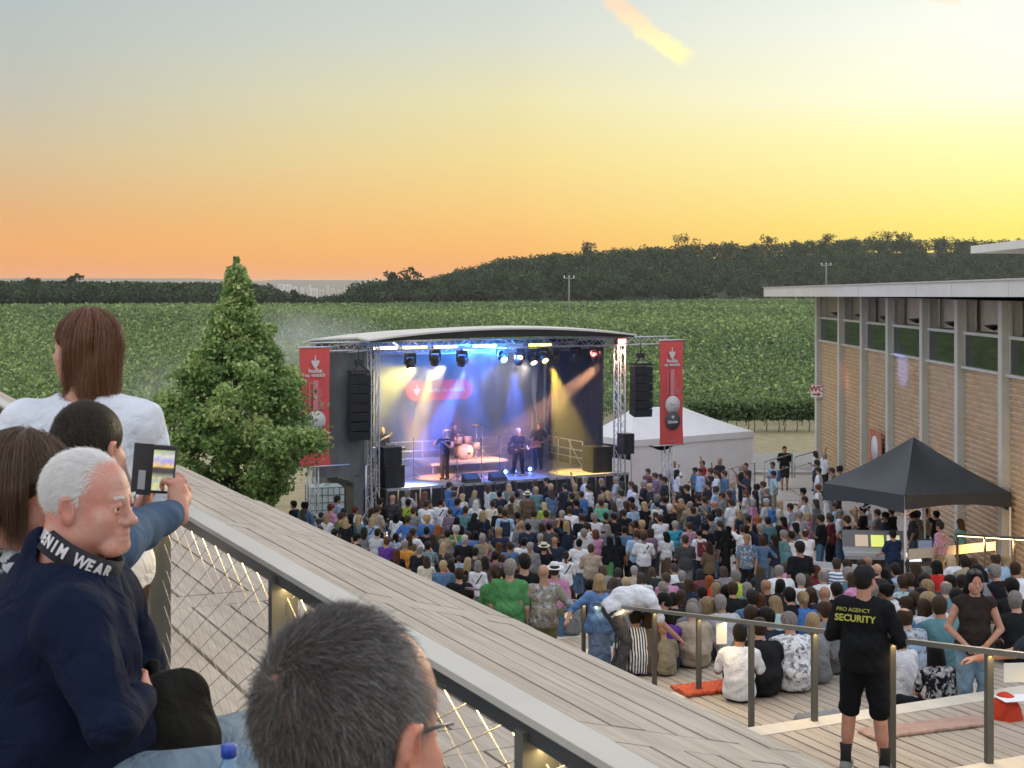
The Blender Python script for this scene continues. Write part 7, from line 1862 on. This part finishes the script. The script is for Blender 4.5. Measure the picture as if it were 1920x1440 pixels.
def short_strands(n, length, comb, lift=.35, mask=None, k=4, jit=.25, zmin=-.055, whorl=None):
    p, nn = scalp(n, zmin)
    if mask is not None: keep = RNG.uniform(0, 1, len(p)) < mask(p); p, nn = p[keep], nn[keep]
    c = comb(p); c = c - nn * (c * nn).sum(1)[:, None]; c /= np.linalg.norm(c, axis=1)[:, None] + 1e-9; c += RNG.normal(0, jit, c.shape)
    ln = length * RNG.uniform(.6, 1.15, len(p)); S = []
    for i in range(k):
        f_ = i / (k - 1); S.append(p + (c * f_ + nn * lift * math.sin(f_ * 2.0) * .6) * ln[:, None])
    return np.stack(S, 1)
def long_strands(n, zhem=-.15, fcut=-.45, rx=.098, flare=0.0, k=9, back=.0, wisp=.0, sweep=.5):
    """strands that start at the crown, follow the dome and fall to the hem"""
    S = []; th = RNG.uniform(-math.pi, math.pi, n); r0 = RNG.uniform(.02, 1.25, n); layer = RNG.uniform(-.008, .008, n) + RNG.uniform(0, .012, n) + .004 * np.sin(th * 9)
    hem = zhem + RNG.normal(0, .022, n) + .018 * np.sin(th * 7) + .012 * np.sin(th * 17) - .03 * back * np.cos(th)
    for i in range(k):
        f_ = i / (k - 1); a = th + sweep * .25 * np.sin(th) * f_
        front = np.abs(np.abs(a) - 0) ; phi = r0 + (1.62 - r0) * min(1, f_ * 1.8); rad = np.sin(np.minimum(phi, math.pi / 2)); zz = np.cos(np.minimum(phi, math.pi / 2))
        x = np.sin(a) * rad * (rx + layer); y = -np.cos(a) * rad * (rx + .018 + layer) - .018; z = .035 + zz * (.097 + layer)
        if f_ > .55: g_ = (f_ - .55) / .45; z = .035 + (hem - .035) * g_; x = x * (1 + flare * g_ - .16 * g_ ** 2) + .006 * np.sin(th * 5 + g_ * 4)
        S.append(np.stack([x, y, z], 1))
    S = np.stack(S, 1); isfront = np.cos(th) < fcut     # angle 0 is the back of the head
    S[isfront] = np.stack([S[isfront][:, 0] + (S[isfront][:, min(4, k - 1)] - S[isfront][:, 0]) * (q / (k - 1)) + np.array([0, 0, .012]) * math.sin(math.pi * q / (k - 1)) for q in range(k)], 1); S += RNG.normal(0, .0035, (len(S), 1, 3)) + np.cumsum(RNG.normal(0, .0012, S.shape), axis=1)
    return S
def xf_str(S, f_):
    M = np.array([list(r_) for r_ in f_['Hm']]); return (S * f_['hs']) @ M.T + np.array(f_['head'])
SKINW, SKINT = (.50, .26, .20), (.42, .25, .18)

# ---- white-haired man, seated, face turned to the right
J = sit_joints('up', arms='', lean=.05); J['elb'] = [(-.27, .16, .33), (.29, .18, .345)]; J['wri'] = [(-.06, .17, .27), (.05, .205, .33)]; J['hdir'] = [(1, .0, -.1), (-1, -.1, .05)]; J['palm'] = [(0, -1, 0), (0, -1, 0)]; J['kne'] = [(-.17, .42, .15), (.13, .44, .17)]; J['ank'] = [(-.15, .60, -.2), (.14, .62, -.2)]
J['hed'] = (0, .085, .745); J['nek'] = (0, .045, .60)
WH = special('whiteman', 'white-haired man in navy jacket sitting in profile at the lower left', J, head_at=Vector((-.930, 3.25, 7.925)), rz=R(-84), scale=1.0, head_s=.93, extra_head=[C((-.035, .086, .055), (.035, .086, .055), .0004, .0004, .004, 's'), C((-.03, .088, .043), (.032, .088, .043), .0004, .0005, .004, 's')] + [q for s_ in (-1, 1) for q in (C((s_ * .020, .098, -.036), (s_ * .033, .080, -.064), .0007, .0005, .007, 's'), C((s_ * .033, .080, -.066), (s_ * .034, .072, -.085), .0004, .0003, .005, 's'), C((s_ * .048, .078, .004), (s_ * .060, .064, .010), .001, .0008, .003, 's'), C((s_ * .048, .077, .0), (s_ * .060, .062, -.004), .001, .0008, .003, 's'), C((s_ * .020, .090, -.012), (s_ * .036, .086, -.016), .0012, .001, .004, 's'), E((s_ * .03, .075, -.095), (.02, .02, .018), k=.02))], skin=(.47, .265, .21), top=(.006, .0105, .030), bottom=(.17, .24, .32), hair=None, sleeve='long', legs='long', wide=1.12, belly=.38, hands=True, h=.0078, yaw=R(-19), pitch=R(-3), neckR=.064, topname='jacket', botname='jeans', fold=.0042, extra_top=[E((0, .03, .575), (.112, .108, .055), k=.05), C((0, .03, .59), (0, .04, .612), .080, .073, .02), C((0, -.02, .60), (0, -.012, .650), .058, .048, .02)])
eyes(WH, (.16, .22, .28))
m_hw = hair_mat('hair_white', (.66, .65, .64), (.95, .94, .93), .6); 
def comb_back(p): return np.stack([p[:, 0] * 1.5, np.full(len(p), -1.0), -.25 - .5 * (np.abs(p[:, 0]) > .045) - .5 * (p[:, 1] < -.06)], 1)
def mk(p): return np.where((p[:, 1] > .045) & (np.abs(p[:, 0]) > .02) & (p[:, 2] < .11), .25, np.where((p[:, 1] > .06), .35, 1.0))
hair_curves('hair', xf_str(short_strands(26000, .026, comb_back, .2, mk, jit=.10, zmin=-.06), WH), .00028, m_hw, WH['ob'])
HMn = lambda f_, p: Vector(f_['head']) + f_['Hm'] @ Vector(p) * f_['hs']
S = []
for s in (-1, 1):
    for i in range(140): x = RNG.uniform(.014, .046); b0 = np.array([s * x, .0945 - (x - .02) * .28 + .003, .0265 + RNG.normal(0, .002)]); S.append(np.stack([b0, b0 + np.array([s * .004, .003, .002]), b0 + np.array([s * .009, .002, .001])]))
hair_curves('eyebrows', xf_str(np.array(S), WH), .00022, m_hw, WH['ob'])
m_lip = mat('lip_skin', (.42, .17, .14), .5)
mb = MB(); mb.tube([HMn(WH, p) for p in ((-.024, .082, -.0665), (-.013, .0915, -.0705), (0, .0945, -.0715), (.013, .0915, -.0705), (.024, .082, -.0665))], [.001, .0026, .0034, .0026, .001], 6); mb.build('lips', m_lip, WH['ob'])
# collar with lettering
nape = Vector(WH['head']) + Vector((0, -.084, -.060)); thr = Vector(WH['head']) + Vector((0, .064, -.142)); cc_ = (nape + thr) / 2; ax = (thr - nape).normalized(); lat = Vector((1, 0, 0)); upc = lat.cross(ax).normalized()
if upc.z < 0: upc = -upc
ra, rb = (thr - nape).length / 2 - .004, .078; mb = MB(); n = 44; hgt = .05; vs = []
def cpt(a, z, ex=0.0): return cc_ + ax * (math.cos(a) * (ra + ex + (.012 - z * .2))) + lat * (math.sin(a) * (rb + ex + (.012 - z * .2))) + upc * z
for i in range(n): a = 2 * math.pi * i / n; vs += [cpt(a, -.03), cpt(a, .019), cpt(a, .019, -.006), cpt(a, -.03, -.006)]
mb.add(vs, [(4 * i + q, 4 * ((i + 1) % n) + q, 4 * ((i + 1) % n) + (q + 1) % 4, 4 * i + (q + 1) % 4) for i in range(n) for q in range(4)], True); COLR = mb.build('collar', mat('collar_black', (.008, .010, .016), .8, bump=.2, bscale=60), WH['ob'])
for i, ch in enumerate('DENIM WEAR'):
    if ch == ' ': continue
    a = math.pi - .28 - i * .235; p = cpt(a, -.004, .002); nrm = (cpt(a, -.008, .01) - cpt(a, -.008)).normalized()
    text_mesh('letter', ch, .037, facing(p, nrm, upc), m_bwhite, COLR, ext=.0012, bold=.0012, xs=.78)
mb = MB(); mb.tube([cpt(.0, -.03, .004), cpt(0, -.05, .006), cpt(0, -.075, .012)], .003, 6); mb.build('zip_pull', M_ALU, WH['ob'])

# ---- near head from behind, dark grey short hair with thin crown
J = sit_joints('up', arms='', lean=.03); J['hed'] = (0, .05, .735)
NH = special('nearman', 'back of a short-haired man with greying dark hair and thin crown, nearest to the camera', J, head_at=Vector((-.160, 1.46, 7.955)), rz=R(-24), scale=1.0, skin=(.46, .24, .17), top=(.02, .022, .03), bottom=(.03, .03, .04), hair=None, sleeve='long', legs='long', wide=1.05, belly=.2, h=.0085, yaw=R(-6), pitch=R(-10), neckR=.062, hands=True)
m_hn = hair_mat('hair_grizzled', (.016, .014, .014), (.115, .10, .088), .5); m_hg = hair_mat('hair_side_grey', (.10, .095, .09), (.34, .33, .32), .5)
WC_ = np.array([-.012, -.105, .060])
def comb_whorl(p): d = p - WC_; r_ = np.linalg.norm(d, axis=1)[:, None]; sp = np.cross(d, np.array([0, -.6, .8])) ; return d / r_ * np.clip(r_ / .045, .1, 1) + sp / r_ * .9 * np.exp(-r_ / .05) + np.array([[.25, 0, -.35]]) + np.where(p[:, 2:3] < .02, np.array([[0, 0, -1.0]]), 0)
def mk_n(p):
    c1 = np.exp(-((p[:, 0] + .034) ** 2 / .0005 + (p[:, 2] - .062) ** 2 / .0005)) * (p[:, 1] < -.02); c2 = np.exp(-((p[:, 0] - .006) ** 2 / .0006 + (p[:, 2] - .036) ** 2 / .00012)) * (p[:, 1] < -.02); top_ = np.clip((p[:, 1] + .035) / .05, 0, 1) * (p[:, 2] > .065)
    return np.clip(1 - .55 * c1 - .5 * c2 - .88 * top_, .05, 1)
S = short_strands(42000, .017, comb_whorl, .28, mk_n, jit=.28, zmin=-.075); g_ = RNG.uniform(0, 1, len(S)) < np.clip(.20 + 9 * (np.abs(S[:, 0, 0]) - .045) + .4 * (S[:, 0, 1] > -.03), .08, .85)
hair_curves('hair', xf_str(S[~g_], NH), .00026, m_hn, NH['ob']); hair_curves('grey_hair', xf_str(S[g_], NH), .00024, m_hg, NH['ob'])
mb = MB(); mb.tube([HMn(NH, p) for p in ((.078, -.0, .016), (.076, .045, .02), (.073, .072, .020))], .002, 6); mb.build('glasses', M_STEEL, NH['ob'])

# ---- standing woman in the white shirt
J = stand_joints('down', fem=True); J['sho'] = [(-.185, -.01, 1.385), (.185, -.01, 1.385)]; J['sho'] = [(-.18, -.01, 1.395), (.175, -.01, 1.395)]; J['elb'] = [(-.31, .04, 1.13), (.245, .10, 1.12)]; J['wri'] = [(-.20, .26, 1.10), (.22, .32, 1.12)]; J['hdir'] = [(.1, 1, -.1), (.2, 1, -.1)]
WW = special('whitewoman', 'standing woman with chestnut bob and white shirt seen from behind at the left', J, head_at=Vector((-1.335, 4.62, 8.205)), rz=R(8), scale=1.0, fem=True, head_s=.90, skin=SKINT, top=(.66, .70, .78), bottom=(.055, .032, .022), hair='buzz', hcol=(.085, .030, .015), sleeve='long', legs='long', wide=1.1, belly=.25, hands=True, h=.0085, yaw=R(64), pitch=R(2), botname='trousers', fold=.0055)
m_hr = hair_mat('hair_chestnut', (.030, .013, .008), (.30, .125, .06), .34)
hair_curves('loose_hair', xf_str(long_strands(16000, -.158, fcut=-.28, rx=.080, flare=.03), WW), .00036, m_hr, WW['ob'])
mb = MB(); pts = [Vector((.06, -.09, 1.44)), Vector((.12, -.145, 1.34)), Vector((.17, -.15, 1.2)), Vector((.19, -.15, 1.05))]
for a, b in zip(pts[:-1], pts[1:]): mb.beam(a, b, .008, .012, up=(0, 1, 0))
mb.build('bag_strap', mat('strap_tan', (.28, .20, .15), .7), WW['ob'])

# ---- dark-haired man filming with a phone
J = sit_joints('down', arms='', lean=.03); J['kne'] = [(-.1, .24, .02), (.1, .24, .02)]; J['ank'] = [(-.1, .26, -.38), (.1, .26, -.38)]; hp = Vector((-1.105, 3.86, 7.976)); rz = R(-58); J['hed'] = (0, .05, .735); Rm = Matrix.Rotation(rz, 3, 'Z'); loc = hp - Rm @ Vector(J['hed'])
def loc_of(w): v_ = Rm.inverted() @ (Vector(w) - loc); return (v_.x, v_.y, v_.z)
def wp(px, py, Y): return W(px, py, Y)
J['elb'] = [loc_of(wp(222, 1020, 4.25)), loc_of(wp(262, 992, 3.9))]; J['wri'] = [loc_of(wp(262, 962, 4.16)), loc_of(wp(328, 962, 4.02))]
J['hdir'] = [tuple((Rm.inverted() @ Vector((.25, .0, 1)))), tuple((Rm.inverted() @ Vector((-.12, .05, 1))))]; J['palm'] = [tuple(Rm.inverted() @ Vector((1, .1, 0))), tuple(Rm.inverted() @ Vector((-.8, .6, 0)))]
PM = special('phoneman', 'short dark-haired man in blue jacket holding up a phone, behind the white-haired man', J, head_at=hp, rz=rz, skin=(.48, .27, .2), top=(.075, .12, .19), bottom=(.04, .05, .08), hair='buzz', hcol=(.03, .024, .018), sleeve='long', wide=1.04, hands=True, h=.0085, yaw=R(40), pitch=R(-3), hand_curl=.9, topname='jacket', fold=.004)
m_hd = hair_mat('hair_dark', (.012, .010, .008), (.065, .05, .038), .5)
hair_curves('hair', xf_str(short_strands(26000, .013, comb_whorl, .5, None, jit=.2, zmin=-.07), PM), .00032, m_hd, PM['ob'])
pc = wp(307, 880, 4.05); rt = empty('phone', pc, R(-6), 'phone in a black flip case filming the stage', 'phone'); Mp = Matrix.Rotation(R(-8), 3, 'X')
rt.rotation_euler = (R(-6), R(3), R(-4))
mb = MB(); me = sdf_mesh('phone_body', [B((0, 0, 0), (.033, .0042, .066), .004)], .0016); me.materials.append(M_BLACK); link('body', me, rt)
mb = MB(); mb.bb(-.029, .029, -.0056, -.0046, -.058, .052); SCR = bpy.data.materials.new('phone_screen'); SCR.use_nodes = True; t = SCR.node_tree; b = t.nodes['Principled BSDF']; b.inputs['Base Color'].default_value = (.02, .02, .02, 1); b.inputs['Roughness'].default_value = .1
tcn = N('ShaderNodeTexCoord', t); sx = N('ShaderNodeSeparateXYZ', t); L(tcn.outputs['Object'], sx.inputs[0], t); nz = N('ShaderNodeTexNoise', t); nz.inputs['Scale'].default_value = 70; L(tcn.outputs['Object'], nz.inputs[0], t)
c_ = RAMP(MR(sx.outputs[2], -.058, .052, tree=t), [(0, (.45, .5, .42)), (.30, (.42, .46, .38)), (.45, (.05, .05, .06)), (.55, (.06, .06, .07)), (.6, (.7, .5, .2)), (.75, (.35, .35, .85)), (.85, (.5, .55, .7)), (1, (.25, .35, .25))], t)
L(MIX(MR(nz.outputs[0], .4, .6, tree=t), c_, MIX(1.0, c_, (1.5, 1.3, .8), t, 'MULTIPLY'), t), b.inputs['Emission Color'], t); b.inputs['Emission Strength'].default_value = .95
mb.build('screen', SCR, rt)
mb = MB(); mb.box((-.062, .008, -.003), (.030, .0025, .070), Matrix.Rotation(R(-14), 3, 'Z')); mb.build('flip_cover', mat('case_black', (.012, .014, .018), .5), rt); mb = MB(); mb.box((-.060, .0035, -.032), (.011, .0012, .026), Matrix.Rotation(R(-14), 3, 'Z')); mb.build('card_window', mat('card_grey', (.35, .36, .38), .5), rt)

# ---- brown-haired woman in the patterned top, at the left edge
J = sit_joints('down', True, arms='', lean=.03); J['kne'] = [(-.12, .28, .04), (.12, .28, .04)]; J['ank'] = [(-.12, .3, -.38), (.12, .3, -.38)]; J['elb'] = [(-.21, .02, .3), (.21, .02, .3)]; J['wri'] = [(-.08, .16, .2), (.08, .16, .2)]; J['hed'] = (0, .05, .735)
BW = special('brownwoman', 'brown-haired woman in dark floral top at the left edge behind the white-haired man', J, head_at=Vector((-1.150, 3.52, 7.915)), rz=R(-35), fem=True, skin=(.42, .22, .16), top=(.02, .03, .045), bottom=(.03, .03, .05), hair='buzz', hcol=(.05, .028, .018), topmat=M_PRINT, sleeve='short', wide=1.05, hands=False, h=.0085, yaw=R(-44), pitch=R(-4))
eyes(BW, (.06, .04, .03)); m_hb = hair_mat('hair_brown', (.028, .015, .009), (.15, .085, .05), .4)
hair_curves('loose_hair', xf_str(long_strands(16000, -.078, fcut=-.12, rx=.086, flare=.0), BW), .00036, m_hb, BW['ob'])
# fly-away strands of both women
for f_, m_ in ((WW, m_hr), (BW, m_hb)):
    S = []
    for i in range(60):
        a = RNG.uniform(-2.4, 2.4); b0 = np.array([math.sin(a) * .085, -math.cos(a) * .1 - .018, .035 + .085 * RNG.uniform(.3, 1)]); d = np.array([math.sin(a) * .6, -math.cos(a) * .4, 1.0]) + RNG.normal(0, .5, 3); S.append(np.stack([b0 + d * .035 * q / 5 + np.array([0, 0, -.012 * (q / 5) ** 2]) + RNG.normal(0, .001, 3) for q in range(6)]))
    hair_curves('flyaway_hair', xf_str(np.array(S), f_), .0002, m_, f_['ob'])
# ---- backpack, bottle, seats
c = W(352, 1330, 3.35); me = sdf_mesh('rucksack', [B((0, 0, 0), (.13, .10, .19), .07, k=.03), B((.0, -.09, -.05), (.10, .045, .11), .04, k=.03), C((-.05, .0, .185), (.0, .03, .21), .009, .009, .008), C((.0, .03, .21), (.05, .0, .18), .009, .009, .008)], .009, None, .005, 3.0); me.materials.append(M_CLOTH)
o = link('rucksack', me, None, (c.x - .05, c.y, 7.33)); o.color = (.011, .0115, .0105, 1); o.rotation_euler = (R(4), R(-18), R(-40)); tag(o, 'black rucksack standing between the white-haired man and the near railing', 'rucksack')
mb = MB(); mb.tube([(-.09, -.11, .08), (.0, -.145, .12), (.09, -.11, .10)], .004, 6); mb.tube([(.05, -.14, .12), (.06, -.15, .07)], .004, 6); z_ = mb.build('zip', M_STEEL, o)
mb = MB(); mb.box((0, 0, 0), (.15, .14, .02)); mb.box((0, 0, -.28), (.02, .02, .26)); bn_ = thing1('stool', mb, mat('bench_grey', (.2, .19, .17), .8), 'low bench end carrying the rucksack beside the railing', 'bench'); bn_.location = (c.x - .05, c.y, 7.10)
c = W(429, 1440, 2.95); rt = empty('water_bottle', (c.x, c.y, c.z - .145), 0, 'clear water bottle with blue cap at the bottom edge beside the near head', 'bottle')
mb = MB(); mb.lathe((0, 0, 0), [(.028, 0), (.031, .01), (.031, .09), (.029, .1), (.031, .11), (.030, .125), (.014, .158), (.0125, .17)], 20); mb.build('bottle_body', mat('bottle_blue', (.25, .5, .75), .08, trans=.6), rt); mb = MB(); mb.lathe((0, 0, .168), [(.0155, 0), (.0155, .022), (.013, .024)], 18); mb.build('cap', mat('cap_blue', (.01, .05, .35), .4), rt); mb = MB(); mb.lathe((0, 0, .045), [(.0318, 0), (.0318, .045)], 20); mb.build('wrapper', mat('bottle_label', (.03, .12, .45), .5), rt)
mb = MB(); mb.bb(-.14, .14, -.03, .3, -.06, 0)
for (loc_, lab, nm) in ((WH['loc'], 'grey bench block under the white-haired man', 0), (NH['loc'], 'grey bench block under the nearest man', 1), (PM['loc'], 'grey bench block under the man with the phone', 2), (BW['loc'], 'grey bench block under the brown-haired woman', 3)):
    m = MB(); m.box((0, 0, -.24), (.26, .22, .235)); o = thing1('bench', m, mat('bench_wood', (.3, .27, .22), .8, var=.15), lab, 'bench', 'benches of the upper terrace'); o.location = (loc_.x, loc_.y, loc_.z); o.rotation_euler = (0, 0, math.atan2(UU.y, UU.x))
# ---------------------------------------------------------------- evening air
mb = MB(); mb.bb(-7000, 7000, -230, 9900, -42, 60)
m = bpy.data.materials.new('haze'); m.use_nodes = True; t = m.node_tree; t.nodes.remove(t.nodes['Principled BSDF']); v = N('ShaderNodeVolumePrincipled', t)
v.inputs['Color'].default_value = (.95, .88, .80, 1); v.inputs['Density'].default_value = .00007; v.inputs['Anisotropy'].default_value = .1; L(v.outputs[0], t.nodes['Material Output'].inputs['Volume'], t)
tag(mb.build('haze', m), kind='stuff')
